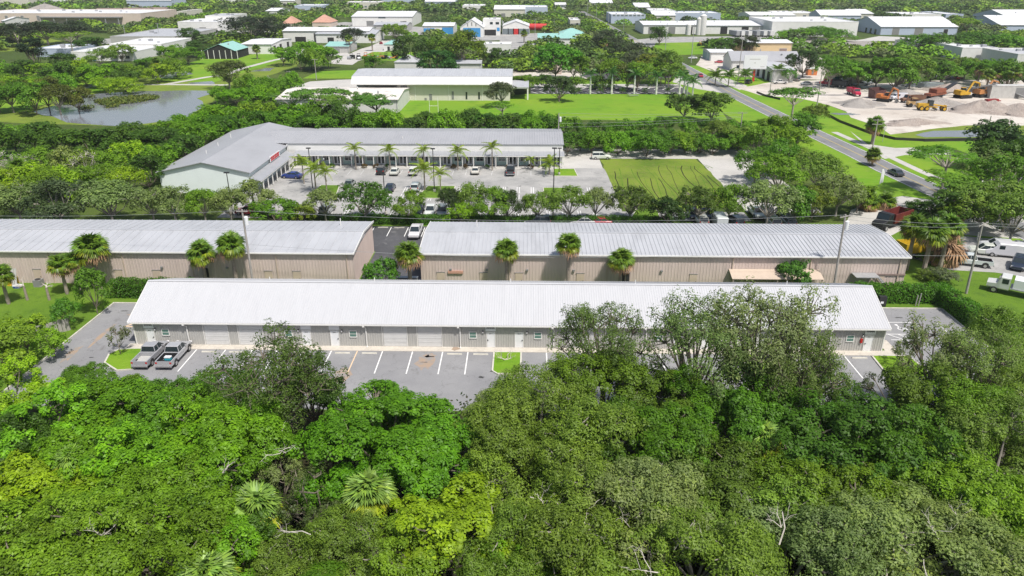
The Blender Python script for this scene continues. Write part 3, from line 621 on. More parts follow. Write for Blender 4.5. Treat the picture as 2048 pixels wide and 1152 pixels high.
for x, y, z in ((-71.8,178,6.0),(-71.0,168,6.05),(-70.5,160,6.1),(-30,178,5.6)): MB().tube((x,y,z-.6),(x,y,z+.55),.08).build('vent_pipe', M['white_trim'], ms)
# ---- other buildings, set out by their footprints
def hall(name, label, pl, pr, py, depth, h, roof='gx', rise=1.5, wall='white_wall', roofm='white_roof', doors=(), wins=(), over=.35, cat='building'):
    a, b = G(pl, py), G(pr, py); y0 = (a.y+b.y)/2; x0, x1 = a.x, b.x; c = (x0+x1)/2; w2 = (x1-x0)/2
    t = thing(name, label, cat, (c, y0, 0))
    D = depth; o = over
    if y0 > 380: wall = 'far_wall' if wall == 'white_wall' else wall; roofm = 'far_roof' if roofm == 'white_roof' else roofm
    if roof == 'flat':
        MB().box(-w2,0,0,w2,D,h).build('wall', M[wall], t)
        MB().box(-w2+.25,.25,h,w2-.25,D-.25,h+.06).build('roof', M[roofm], t)
        p = MB().box(-w2-.05,-.05,h,w2+.05,.25,h+.45).box(-w2-.05,D-.25,h,w2+.05,D+.05,h+.45).box(-w2-.05,.25,h,-w2+.25,D-.25,h+.45).box(w2-.25,.25,h,w2+.05,D-.25,h+.45)
        p.build('parapet', M[wall], t)
    elif roof == 'gx':
        MB().add([(-w2,0,0),(w2,0,0),(w2,D,0),(-w2,D,0),(-w2,0,h),(w2,0,h),(w2,D,h),(-w2,D,h),(-w2,D/2,h+rise),(w2,D/2,h+rise)], [(0,1,5,4),(2,3,7,6),(1,2,6,9,5),(3,0,4,8,7)]).build('wall', M[wall], t)
        q = MB(); k = rise/(D/2)*o; slab(q, [(-w2-o,-o,h-k+.08),(w2+o,-o,h-k+.08),(w2+o,D/2,h+rise+.08),(-w2-o,D/2,h+rise+.08)], .1); slab(q, [(w2+o,D+o,h-k+.08),(-w2-o,D+o,h-k+.08),(-w2-o,D/2,h+rise+.082),(w2+o,D/2,h+rise+.082)], .1); q.build('roof', M[roofm], t)
    elif roof == 'gy':
        MB().add([(-w2,0,0),(w2,0,0),(w2,D,0),(-w2,D,0),(-w2,0,h),(w2,0,h),(w2,D,h),(-w2,D,h),(0,0,h+rise),(0,D,h+rise)], [(0,1,5,8,4),(2,3,7,9,6),(1,2,6,5),(3,0,4,7)]).build('wall', M[wall], t)
        q = MB(); k = rise/w2*o; slab(q, [(-w2-o,-o,h-k+.08),(0,-o,h+rise+.08),(0,D+o,h+rise+.08),(-w2-o,D+o,h-k+.08)], .1); slab(q, [(w2+o,D+o,h-k+.08),(0,D+o,h+rise+.082),(0,-o,h+rise+.082),(w2+o,-o,h-k+.08)], .1); q.build('roof', M[roofm], t)
    else:
        MB().box(-w2,0,0,w2,D,h).build('wall', M[wall], t)
        e = min(D, 2*w2)/2*.9
        MB().add([(-w2-o,-o,h+.01),(w2+o,-o,h+.01),(w2+o,D+o,h+.01),(-w2-o,D+o,h+.01),(-w2+e,D/2,h+rise),(w2-e,D/2,h+rise)], [(0,1,5,4),(1,2,5),(2,3,4,5),(3,0,4),(3,2,1,0)]).build('roof', M[roofm], t)
    hr = random.Random(int(w2*100)); k_ = 2+int(w2/9)
    for i in range(k_):
        x = -w2*.8+1.6*w2*(i+hr.uniform(.2,.8))/k_; y = D*hr.uniform(.25,.75); sz = hr.uniform(.5,1.2)
        zt = h if roof == 'flat' else h+rise*(1-abs(y-D/2)/(D/2)) if roof == 'gx' else h+rise*(1-abs(x)/w2) if roof == 'gy' else None
        if zt is None: continue
        if roof == 'flat': MB().box(x-sz,y-sz*.8,zt+.06,x+sz,y+sz*.8,zt+.06+sz*1.1).build('roof_unit', M['awning_grey'], t)
        else: MB().tube((x,y,zt-.2),(x,y,zt+.75),sz*.32,sz*.32,8).tube((x,y,zt+.75),(x,y,zt+.95),sz*.5,sz*.2,8).build('roof_vent', M['galv'], t)
    if roof == 'gx':
        k = rise/(D/2)*o; MB().box(-w2-o,-o-.16,h-k-.12,w2+o,-o-.01,h-k+.05).build('gutter', M['awning_grey'], t)
        for x in (-w2+.3, w2-.3): MB().box(x-.09,-.14,0,x+.09,-.02,h-.15).build('downspout', M['awning_grey'], t)
    for f, wd, ht, mt in doors:
        x = -w2 + f*2*w2; d = MB().box(x-wd/2-.12,-.06,0,x+wd/2+.12,-.02,ht+.12).build('door', M['white_trim'], t); MB().box(x-wd/2,-.1,.02,x+wd/2,-.061,ht).build('door_leaf', M[mt], d)
    for f, z, wd, ht, mt in wins:
        x = -w2 + f*2*w2; d = MB().box(x-wd/2-.1,-.05,z-.1,x+wd/2+.1,-.02,z+ht+.1).build('window', M['white_trim'], t); MB().box(x-wd/2,-.08,z,x+wd/2,-.051,z+ht).build('pane', M[mt], d)
    return t
def side_doors(t, w2, ys, wd, ht, mat='dark_open', side=1):
    for y in ys: MB().box(side*(w2+.02) if side > 0 else -(w2+.08), y-wd/2, .02, w2+.08 if side > 0 else -(w2+.02), y+wd/2, ht).build('side_door', M[mat], t)
# church hall: cream wall, white sloping band, grey roof
ch = thing('church_hall', 'large cream hall with a white eaves band and pale grey roof beside the green lawn', 'building', (0,0,0))
MB().box(-46.5,270,0,-6.2,292,5.95).build('wall', M['cream_wall'], ch)
q = MB(); slab(q, [(-62.5,268.2,5.9),(-5.3,268.2,5.9),(-5.3,270.6,8.3),(-62.5,270.6,8.3)], .25); q.build('eaves_band', M['white_wall'], ch)
MB().box(-62.3,270.6,5.9,-5.5,292,6.1).box(-62.3,270.6,6.1,-62.1,292,8.25).box(-5.7,270.6,6.1,-5.5,292,8.25).build('upper_wall', M['white_wall'], ch)
ribbed((-62.5,270.5,8.3),(1,0,0),(0,0,1),57.2,.9,.05,lambda s:((0,0,0),(0,11.5,1.15))).build('roof', M['tan_roof'], ch); ribbed((-62.5,293.5,8.3),(1,0,0),(0,0,1),57.2,.9,.05,lambda s:((0,0,0),(0,-11.5,1.15))).build('roof', M['tan_roof'], ch)
MB().box(-62.2,276,0,-46.6,291.8,5.88).build('rear_wall', M['cream_wall'], ch)
MB().box(-6.1,272,4.0,0.6,290,4.5).build('porch_roof', M['tan_roof'], ch)
for x, y in ((.2,272.3),(.2,281),(.2,289.5)): MB().box(x-.25,y-.25,0,x+.25,y+.25,4).build('porch_post', M['white_trim'], ch)
for x, wd, z0, z1, mt in ((-44.0,2.2,3.9,5.3,'grey_door'),(-44.2,1.9,0,2.4,'grey_door'),(-34.6,1.1,0,2.2,'grey_door'),(-36.4,.8,0,.9,'grey_door'),(-26.6,.8,.4,3.2,'grey_door'),(-21.7,.6,.5,3.0,'glass'),(-17.2,.6,.5,3.0,'glass'),(-11,.6,.5,3.0,'glass')):
    MB().box(x-wd/2,269.92,z0,x+wd/2,269.98,z1).build('window' if z0 else 'door', M[mt], ch)
for x in (-40,-28,-16): MB().box(x-.1,269.86,0,x+.1,269.97,5.9).build('downspout', M['white_trim'], ch)
hall('annex_building', 'low white building with a mildewed roof behind flat-topped trees left of the hall', 555, 797, 226, 26, 4.4, 'gx', 1.2, 'white_wall', 'dirty_roof', ((.18,2.4,2.5,'blue_door'),))
hall('grey_roof_hall', 'small hall with a grey hipped roof rising behind the long grey church roof', 790, 838, 145, 14, 4.5, 'hip', 2.6, 'white_wall', 'tan_roof'); hall('grey_roof_hall', 'low building with a flat-looking grey roof right behind the church roof', 912, 962, 146, 12, 4.2, 'gx', .8, 'white_wall', 'tan_roof')
blu = 'blue_door'
hall('workshop', 'low white workshop with two blue doors left of the gabled workshop', 846, 908, 68, 26, 5.6, 'gx', 1.6, 'white_wall', 'white_roof', ((.2,8,4,blu),(.8,8,4.5,blu)))
hall('workshop', 'white gabled workshop with a wide blue door', 921, 967, 74, 30, 6.5, 'gy', 5.0, 'white_wall', 'white_roof', ((.5,12,6,blu),), ((.32,7,.7,2,'grey_door'),(.5,7.4,.7,2.4,'grey_door'),(.68,7,.7,2,'grey_door')))
hall('office_building', 'white two-storey flat-roofed office right of the gabled workshop', 966, 1000, 71, 20, 10.5, 'flat', 0, 'white_wall', 'white_roof', ((.4,9,4,'dark_open'),), ((.5,7.5,2,1.6,'glass'),(.85,7.5,2.4,1.6,'glass'),(.9,3,2,2.4,blu)))
hall('fire_station', 'low white building with four blue-green bays and a red centre door', 1006, 1058, 69, 26, 6.0, 'gy', 3.2, 'white_wall', 'white_roof', ((.1,4.4,4,'glass_grey'),(.3,4.4,4,'glass_grey'),(.5,4.4,4,'red_paint'),(.7,4.4,4,'glass_grey'),(.9,4.4,4,'glass_grey')))
hall('white_hall', 'big white hall with a shallow gabled roof in the far centre left', 704, 826, 52, 55, 7.4, 'gx', 3.0, 'white_wall', 'white_roof', ((.3,6,4,'grey_door'),(.85,5,4,'grey_door')), ((.5,6,6,1.4,'glass_grey'),))
hall('grey_shed', 'long low grey shed with a pale roof below the far white hall', 632, 752, 86, 30, 5.5, 'gx', 1.5, 'white_wall', 'tan_roof', ((.25,4,3.4,'dark_open'),(.55,4,4,'dark_open')))
hall('grey_shed', 'grey flat-roofed shed between the far white hall and the green-roofed houses', 748, 815, 64, 25, 5, 'gx', 1.2, 'grey_wall', 'tan_roof', ((.5,4,3,'dark_open'),))
hall('green_roof_house', 'small house with a teal metal roof above the row of orange machines', 768, 800, 101, 14, 3.4, 'hip', 2.0, 'white_wall', 'teal_roof', ((.3,1.4,2.2,'dark_open'),), ((.7,1,2,1.4,'glass'),))
hall('green_roof_shed', 'low shed with a teal roof at the end of the pale street', 652, 698, 106, 22, 3.6, 'gx', 1.6, 'grey_wall', 'teal_roof', ((.5,3,2.5,'grey_door'),))
hall('long_white_shed', 'long white shed with a dark doorway left of the teal-roofed shed', 567, 740, 84, 24, 6.8, 'gx', 1.5, 'white_wall', 'white_roof', ((.2,7,3.2,'dark_open'),(.42,7,5.5,'dark_open'),(.8,5,3.5,'grey_door')))
t = hall('white_garage', 'white garage with open dark side doors by the park path', 484, 545, 108, 38, 5.2, 'gx', 1.0, 'white_wall', 'white_roof'); side_doors(t, (G(545,108).x-G(484,108).x)/2, (5,16,30), 4, 4)
t = hall('pavilion', 'open-sided screened pavilion with a teal gabled roof in the park', 411, 472, 118, 20, 4.2, 'gy', 3.2, 'dark_open', 'teal_roof')
for k in range(7): MB().box(-9.6+k*3.1,-.12,0,-9.3+k*3.1,-.02,4.4).build('post', M['white_trim'], t)
hall('white_hall', 'white stepped industrial hall behind the dark shrub at far left', 358, 440, 66, 40, 7.5, 'flat', 0, 'white_wall', 'white_roof', ((.6,5,4,'grey_door'),)); hall('white_hall', 'tall white block with a grey roof behind the dark spreading oaks at far left', 414, 466, 60, 35, 10, 'flat', 0, 'white_wall', 'tan_roof', ((.4,4,5,'dark_open'),))
hall('flat_roof_school', 'white flat-roofed complex nearest the bushes at far left', 145, 270, 122, 34, 4.2, 'flat', 0, 'white_wall', 'white_roof', ((.35,1.6,2.4,blu),), ((.5,1.2,2,1.4,'glass'),(.7,1.2,2,1.4,'glass'),(.8,1.2,2,1.4,'glass'),(.9,1.2,2,1.4,'glass')))
hall('flat_roof_school', 'white flat-roofed wing with a row of small dark windows at far left', 222, 326, 108, 40, 5.0, 'flat', 0, 'white_wall', 'white_roof', (), tuple((.62+.07*k,2.2,1.6,1.2,'glass') for k in range(5)))
hall('flat_roof_school', 'grey low roofs with rooftop units behind the white school wing', 222, 352, 88, 70, 4.2, 'flat', 0, 'grey_wall', 'tan_roof'); hall('flat_roof_school', 'white flat-roofed block behind the dark columnar tree', 72, 150, 114, 26, 4.0, 'flat', 0, 'blue_grey_wall', 'white_roof')
hall('pink_warehouse', 'very long pinkish beige warehouse with a white roof edge at the top left', -70, 286, 50, 70, 9, 'flat', 0, 'pink_wall', 'white_roof', (), tuple((.06+.09*k,3.5,2.5,4,'grey_door') for k in range(5)))
cn = thing('loading_canopy', 'dark open loading canopy before the pinkish beige warehouse', 'canopy', G(168,50)); MB().box(-35,-6,6,35,8,6.8).build('canopy_roof', M['grey_door'], cn)
for k in range(7): MB().box(-33+k*11,-5.6,0,-32.4+k*11,-5,6).build('post', M['galv'], cn)
for i, (a, b, c, lab) in enumerate(((182,232,38,'left'),(236,292,37,'middle'),(292,325,36,'right'))): hall('brown_roof_house', 'brown-roofed house behind the pinkish warehouse, %s of three' % lab, a, b, c, 30, 4.5, 'gx', 4.5, 'pink_wall', 'brown_roof')
hall('tan_roof_house', 'house with a terracotta roof among trees, left of the pair', 565, 590, 56, 22, 3.5, 'hip', 5, 'pink_wall', 'terracotta'); hall('tan_roof_house', 'house with a terracotta roof among trees, right of the pair', 625, 662, 54, 24, 3.5, 'hip', 5.5, 'pink_wall', 'terracotta')
hall('teal_roof_shop', 'white shop with a teal roof among trees in the far centre', 1076, 1150, 90, 20, 4, 'gx', 2.2, 'white_wall', 'teal_roof', ((.2,2,2.4,'dark_open'),), ((.5,1,2,1.6,'glass'),)); hall('teal_roof_shop', 'shop with a bright teal roof partly behind an oak in the far centre', 1120, 1168, 82, 18, 4.5, 'hip', 3, 'white_wall', 'teal_roof')
hall('white_box_building', 'small plain white building behind dark shrubs above the church roof', 968, 1022, 111, 14, 5.6, 'flat', 0, 'white_wall', 'white_roof', ((.5,3,3,'grey_door'),)); hall('blue_warehouse', 'pale blue warehouse with a row of high windows in the far centre right', 1222, 1290, 47, 45, 7, 'flat', 0, 'blue_grey_wall', 'white_roof', (), tuple((.08+.12*k,6,2.4,1.4,'glass_grey') for k in range(8)))
hall('white_works', 'long white works building right of the pale blue warehouse', 1286, 1400, 68, 45, 6.2, 'gx', 1.5, 'white_wall', 'white_roof', ((.15,5,5,'grey_door'),(.5,5,5,'grey_door'),(.8,5,5,'dark_open'))); hall('white_works', 'white works building with trailers parked before it', 1405, 1545, 68, 60, 5.8, 'gx', 1.8, 'white_wall', 'white_roof', ((.3,5,5,'dark_open'),(.6,5,5,'dark_open'),(.75,5,5,'grey_door')))
hall('white_warehouse', 'long plain white warehouse behind a clump of bushes at far right', 1542, 1712, 73, 60, 9.5, 'flat', 0, 'white_wall', 'white_roof', ((.25,5,5,'grey_door'),)); t = hall('white_warehouse', 'white warehouse with blue-grey gable ends at far right', 1760, 1912, 70, 50, 5.6, 'gx', 5.5, 'blue_grey_wall', 'white_roof', ((.2,5,5,'grey_door'),(.5,6,5,'grey_door'),(.85,3,4,'dark_open')))
side_doors(t, (G(1912,70).x-G(1760,70).x)/2, (8,16,24), 3, 3.4, 'glass', -1)
hall('white_warehouse', 'white warehouse with a blue-grey gable cut by the right edge', 1998, 2150, 66, 50, 5.6, 'gx', 5.5, 'blue_grey_wall', 'white_roof'); hall('white_warehouse', 'pale warehouse roof rising behind the right-edge warehouse', 2015, 2160, 50, 55, 6, 'gx', 5, 'blue_grey_wall', 'white_roof')
hall('low_white_hall', 'low white hall behind dark oaks right of the gravel field', 1920, 1990, 121, 30, 6, 'flat', 0, 'white_wall', 'white_roof'); hall('low_white_hall', 'low white hall at the right edge behind palms', 2030, 2120, 136, 30, 6, 'flat', 0, 'white_wall', 'white_roof')
hall('yellow_building', 'tan-yellow metal building with a white roof edge beyond the billboard', 1460, 1581, 113, 22, 7.0, 'gx', .9, 'yellow_wall', 'white_roof', (), tuple((.1+.2*k,.6,4,.6,'grey_door') for k in range(5))+((.86,2.6,4,1.6,'brown_roof'),))
hall('grey_roof_garage', 'white garage with a dark grey roof behind the billboard', 1462, 1598, 142, 16, 4.6, 'gx', 3.4, 'white_wall', 'grey_roof', ((.25,4,3.4,'dark_open'),(.4,4,3.4,'dark_open')), ((.1,1.2,1.6,1.4,'glass'),))
t = hall('white_garage', 'white metal garage with open dark bays facing the street', 1543, 1585, 165, 30, 5.2, 'gx', 1.0, 'white_wall', 'white_roof'); side_doors(t, (G(1585,165).x-G(1543,165).x)/2, (5,12,20), 3.6, 3.8, 'dark_open', -1)
t = hall('small_white_shed', 'small white shed with a blue side left of the yellow building', 1420, 1468, 122, 18, 4.2, 'gx', .7, 'white_wall', 'white_roof'); side_doors(t, (G(1468,122).x-G(1420,122).x)/2, (4,10,15), 4, 3.4, 'mint_dark', -1)
b = G(1506, 163); bb = thing('billboard', 'white roadside billboard on a red post', 'billboard', b)
MB().box(-.45,-.2,0,.45,.2,5.2).build('post', M['red_paint'], bb); MB().box(-4.8,-.25,5.2,4.8,.1,10.6).build('panel', M['door_white'], bb); MB().box(-5,-.9,4.95,5,-.26,5.15).build('catwalk', M['grey_door'], bb)
mm = MB(); mm.box(-2.6,-.27,8.9,1.9,-.255,9.15).box(-.5,-.27,7.4,.1,-.255,7.7).box(2.2,-.27,5.9,4,-.255,6.1); mm.build('faint_print', M['grey_wall'], bb)
for i, (px_, py_, hh, rr, lab) in enumerate(((1396,70,11,1.8,'left'),(1404,70,13,2.4,'right'),(1376,70,7,1.8,'shorter left'))):
    s = thing('silo', 'pale round silo by the white works, %s one' % lab, 'silo', G(px_,py_)); MB().tube((0,0,0),(0,0,hh),rr,rr,18).tube((0,0,hh),(0,0,hh+1.2),rr,rr*.3,18).build('shell', M['white_wall'], s, False)
b = G(1076, 62); tk = thing('tank', 'long red horizontal tank right of the low white building with coloured bays', 'tank', b); MB().tube((-7,0,3),(9,0,3),2.4,2.4,14).build('vessel', M['red_paint'], tk); MB().box(-4,-1,0,-3.4,1,1.4).box(5,-1,0,5.6,1,1.4).build('saddle', M['galv'], tk)
# roofs scattered through the far woods
FARB = [(8,14,60,10,'at the left edge behind the first trees'),(0,60,10,16,'in the top left corner'),(255,345,14,12,'at the top left beyond the brown roofs'),(420,480,4,8,'near the top edge left of centre'),(560,590,8,8,'by a thin white mast near the top edge'),(590,645,20,8,'beyond the bright grove left of centre'),(532,556,30,7,'above the dark spreading oaks'),
 (355,366,34,8,'peeping between trees above the stepped hall'),(760,830,6,10,'at the top edge left of centre'),(925,968,20,8,'in trees above the gabled workshop'),(988,1050,30,9,'behind dark oaks above the coloured bays'),(1020,1095,26,9,'with a raised middle behind dark oaks'),(1110,1132,14,6,'among bright trees right of centre'),(1140,1160,52,7,'as a lone white box behind the oaks'),
 (1270,1300,18,5,'in the far woods right of centre'),(1300,1350,26,5,'in a row of far white roofs, left'),(1305,1350,40,7,'behind the pale blue warehouse'),(1345,1440,38,8,'behind the silos'),(1500,1590,40,7,'behind the white works'),(1560,1640,34,6,'above the plain white warehouse'),(1640,1720,40,7,'left of the gabled warehouse'),(1800,1880,38,7,'behind the gabled warehouse'),(1705,1745,36,7,'left of the gabled warehouse roof'),(1890,1925,36,6,'behind the flat-topped pines'),(1835,1870,96,4,'beyond the gravel field'),(690,760,14,9,'in the far woods left of the white hall'),(850,910,10,8,'in the far centre woods'),(100,160,4,8,'in the far top left woods'),(1180,1225,10,6,'behind tall pale poles')]
for i, (a, b, c, h, lab) in enumerate(FARB):
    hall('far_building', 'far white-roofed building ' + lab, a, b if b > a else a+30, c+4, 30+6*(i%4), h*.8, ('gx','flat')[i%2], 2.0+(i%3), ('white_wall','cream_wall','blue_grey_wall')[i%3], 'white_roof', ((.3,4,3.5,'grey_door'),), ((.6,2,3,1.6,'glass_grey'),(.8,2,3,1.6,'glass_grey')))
# ------------------------------------------------------------------ vegetation
def leaf_mesh(name, P, Nn, L, W, tint, mat, rng, droop=0.0):
    """many small leaf faces at P facing Nn"""
    n = len(P)
    t = rng.normal(size=(n,3)); t -= (t*Nn).sum(1)[:,None]*Nn; t /= np.linalg.norm(t,axis=1)[:,None]+1e-9
    b = np.cross(Nn, t); L = np.asarray(L)[:,None]; W = np.asarray(W)[:,None]
    V = np.empty((n,4,3), np.float32)
    V[:,0] = P - t*L*.5; V[:,1] = P + b*W*.5 - Nn*W*.12; V[:,2] = P + t*L*.5 - Nn*L*droop; V[:,3] = P - b*W*.5 - Nn*W*.12
    return quad_mesh(name, V, mat, {'tint': np.repeat(tint, 4)})
def quad_mesh(name, V, mat, fattr=None, cattr=None):
    n = len(V); me = bpy.data.meshes.new(name)
    me.vertices.add(n*4); me.vertices.foreach_set('co', V.reshape(-1).astype(np.float32))
    me.loops.add(n*4); me.loops.foreach_set('vertex_index', np.arange(n*4, dtype=np.int32))
    me.polygons.add(n); me.polygons.foreach_set('loop_start', np.arange(0, n*4, 4, dtype=np.int32))
    for k, v in (fattr or {}).items():
        a = me.attributes.new(k, 'FLOAT', 'POINT'); a.data.foreach_set('value', v.astype(np.float32))
    for k, v in (cattr or {}).items():
        a = me.attributes.new(k, 'FLOAT_COLOR', 'POINT'); a.data.foreach_set('color', v.astype(np.float32).reshape(-1))
    me.materials.append(mat); me.update(calc_edges=True); return me
def unit(v): return v/(np.linalg.norm(v, axis=-1, keepdims=True)+1e-9)
def crown_pts(rng, R, zb, zt, lobes, clumps, cr, per, flat=1.0, shape='dome', inner=0.25, up=0.45, lobe_r=(.30,.46), zmin=-.45):
    """returns leaf positions, normals, clump ids, lobe centres and clump centres of a crown between zb and zt"""
    hz = (zt-zb)/2; zc = zb+hz*0.9
    d = unit(rng.normal(size=(lobes*6,3))); d = d[d[:,2] > zmin][:lobes]
    if shape == 'flat': d[:,2] = np.abs(d[:,2])*0.5+0.15; d = unit(d)
    sc3 = np.array([R,R,hz]); lc = d*sc3*rng.uniform(.46,.78,(len(d),1)) + np.array([0,0,zc])
    lr = R*rng.uniform(*lobe_r, len(d))
    li = rng.integers(0, len(d), clumps)
    cdirs = unit(rng.normal(size=(clumps,3)) + unit(lc-np.array([0,0,zb]))[li]*0.9 + np.array([0,0,.35]))
    rr = np.where(rng.random(clumps) < inner, rng.uniform(.2,.8,clumps), rng.uniform(.85,1.08,clumps))
    cc = lc[li] + cdirs*(lr[li]*rr)[:,None]*np.array([1,1,flat*hz/R*1.0 if hz < R else 1.0])
    rad = cr*rng.uniform(.7,1.35,clumps)
    ids = np.repeat(np.arange(clumps), per); n = len(ids)
    dd = unit(rng.normal(size=(n,3)) + cdirs[ids]*.55 + np.array([0,0,.3]))
    P = cc[ids] + dd*(rad[ids]*rng.uniform(.35,1.0,n)**.6)[:,None]*np.array([1,1,flat])
    Nn = unit(dd*.85 + cdirs[ids]*.25 + np.array([0,0,up]) + rng.normal(size=(n,3))*.3)
    return P, Nn, ids, lc, cc, li
def limbs(rng, lc, cc, li, zb, trunk_r, frac, mat, name='trunk', sides=6, twig=.035, lean=(0,0)):
    mb = MB(); top = np.array([lean[0], lean[1], zb*1.05])
    mb.path([(0,0,-.2),(lean[0]*.3,lean[1]*.3,zb*.5),tuple(top)], [trunk_r*1.25,trunk_r,trunk_r*.82], sides+2)
    for k, c in enumerate(lc):
        m = top*.5+c*.5 + rng.normal(size=3)*.25; m[2] = top[2]*.55+c[2]*.45
        mb.path([tuple(top*.97),tuple(m),tuple(c)], [trunk_r*.55,trunk_r*.36,trunk_r*.2], sides)
    for k in range(len(cc)):
        if rng.random() < frac:
            a = lc[li[k]]; c = cc[k]; m = (a+c)/2 + rng.normal(size=3)*.15
            mb.path([tuple(a),tuple(m),tuple(c)], [trunk_r*.17+twig,twig*1.6,twig*.7], 4)
    return mb.mesh(name, mat)
PROTO = {}
def make_tree(key, seed, R=5.0, zb=3.2, zt=10.0, lobes=14, clumps=150, cr=.75, per=85, L=.30, W=.15, bark='bark', frac=.35, tr=.22, mat='leaf', trange=(.2,.95), twig=.035, **kw):
    rng = np.random.default_rng(seed)
    P, Nn, ids, lc, cc, li = crown_pts(rng, R, zb, zt, lobes, clumps, cr, per, **kw)
    ct = rng.uniform(0,1,len(cc)); tint = np.clip(trange[0] + (trange[1]-trange[0])*(ct[ids]*.55+rng.uniform(0,1,len(ids))*.45), 0, 1)
    f = rng.uniform(.65,1.3,len(P))
    crown = leaf_mesh('crown', P, Nn, L*f, W*f, tint, M[mat], rng, .12)
    trunk = limbs(rng, lc, cc, li, zb, tr, frac, M[bark], twig=twig)
    PROTO[key] = (trunk, crown, R, zt)
# near kinds (leaf by leaf), two or three individuals of each
for i in range(3): make_tree('broad%d'%i, 10+i, 5, 3.0, 10, 13, 190, .60, 105, .29, .165, up=.65, trange=(.12,.95), inner=.15, lobe_r=(.28,.42))
for i in range(3): make_tree('olive%d'%i, 20+i, 5, 3.0, 10, 13, 190, .64, 105, .235, .13, up=.45, trange=(.1,.85), inner=.15, lobe_r=(.28,.42))
for i in range(3): make_tree('oak%d'%i, 30+i, 5, 3.2, 10, 14, 200, .66, 95, .215, .10, bark='bark_pale', frac=.45, up=.35, trange=(.1,.9), lobe_r=(.26,.40), inner=.15)
for i in range(2): make_tree('dark%d'%i, 40+i, 5, 2.6, 10, 16, 210, .62, 80, .24, .15, up=.4, trange=(.08,.75))
for i in range(3): make_tree('airy%d'%i, 50+i, 5, 3.8, 10.5, 18, 105, .62, 50, .26, .13, bark='bark', frac=1.0, up=.3, trange=(.08,.8), inner=.35, lobe_r=(.22,.40), tr=.26)
make_tree('dome0', 157, 7.4, 3.4, 12, 20, 400, .62, 90, .29, .165, up=.65, inner=.12, lobe_r=(.24,.36), trange=(.15,.95), tr=.3)
for i in range(3): make_tree('bigairy%d'%i, 53+i, 7.4, 4.2, 15.0, 34, 300, .85, 50, .25, .125, bark='bark', frac=1.0, up=.3, trange=(.1,.85), inner=.4, lobe_r=(.2,.36), tr=.30, twig=.028, zmin=-.75)
make_tree('sapling0', 58, 2.0, 1.0, 4.2, 8, 46, .34, 26, .19, .10, frac=1, tr=.06, inner=.5)
# mid-distance kinds
for i in range(3): make_tree('moak%d'%i, 60+i, 5, 1.9, 8.6, 16, 150, .85, 34, .42, .24, bark='bark_pale', frac=.5, trange=(.08,.85))
for i in range(3): make_tree('mbroad%d'%i, 70+i, 5, 1.3, 9, 14, 120, .85, 32, .52, .34, trange=(.15,1.0), up=.6, frac=.3, tr=.16)
for i in range(2): make_tree('mdark%d'%i, 80+i, 5, 1.2, 9.4, 14, 130, .85, 34, .48, .32, trange=(.08,.75), frac=.2)
for i in range(2): make_tree('pine%d'%i, 90+i, 5, 6.0, 11.5, 12, 84, .95, 40, .50, .20, bark='bark_pale', frac=.9, shape='flat', flat=.42, up=.7, trange=(.2,1.0), tr=.2, inner=.1)
for i in range(3): make_tree('bush%d'%i, 95+i, 5, .3, 6.0, 14, 110, .9, 34, .48, .30, trange=(.15,1.0), up=.6, frac=.1, tr=.12)
make_tree('column0', 99, 2.2, .8, 14, 14, 110, .7, 34, .4, .2, trange=(.05,.6), frac=.1)
make_tree('deadbush0', 101, 5, .8, 6.5, 14, 100, .8, 7, .4, .2, bark='deadwood', frac=1, trange=(.1,.7), tr=.1)
# bare branches of dead wood
def dead_mesh(seed, n=7, h=3.2):
    rng = np.random.default_rng(seed); mb = MB()
    def br(p, d, l, r_, lev):
        q = p + d*l*.5 + rng.normal(size=3)*l*.07; e = q + unit(d+rng.normal(size=3)*.3)*l*.5
        mb.path([tuple(p),tuple(q),tuple(e)], [r_,r_*.75,r_*.45], 5)
        if lev < 3:
            for k in range(2+(lev == 0)):
                br(p+(e-p)*rng.uniform(.45,1), unit(d+rng.normal(size=3)*.6+np.array([0,0,.15])), l*rng.uniform(.5,.75), r_*.5, lev+1)
    for k in range(n): br(np.array([0.,0.,0.]), unit(rng.normal(size=3)*np.array([1,1,.5])+np.array([0,0,.55])), h*rng.uniform(.6,1), .075, 0)
    return mb.mesh('dead_branch', M['deadwood'])
DEAD = [dead_mesh(200+i, 1, 3.6) for i in range(6)]
NT = {}
def tree(key, loc, R, ht, col, label, name='tree', cat='tree', group=None, rz=None, bark=None):
    """one tree: trunk and crown under an Empty at its foot"""
    vs_ = [k for k in PROTO if k.rstrip('0123456789') == key]; NT[key] = NT.get(key, 0)+1
    tk, cw, r0, h0 = PROTO[vs_[NT[key] % len(vs_)]]
    s = R/r0; sz = ht/h0
    t = thing(name, label, cat, (loc[0], loc[1], 0), rnd.uniform(0, 6.28) if rz is None else rz, group, (s, s, sz))
    inst('trunk', tk, t); c = inst('crown', cw, t); c.color = (*col, 1); return t
def vary(c, a=.14):
    k = 1+rnd.uniform(-a, a); return (max(.003, c[0]*k*(1+rnd.uniform(-.09,.05))), c[1]*k, c[2]*k*(1+rnd.uniform(-.1,.1)))
BRIGHT = (.14,.285,.012); YELL = (.24,.36,.016); OLIVE = (.15,.255,.016); OAK = (.165,.25,.034); DARK = (.07,.14,.016); GREY = (.205,.265,.085); MID = (.11,.235,.014)
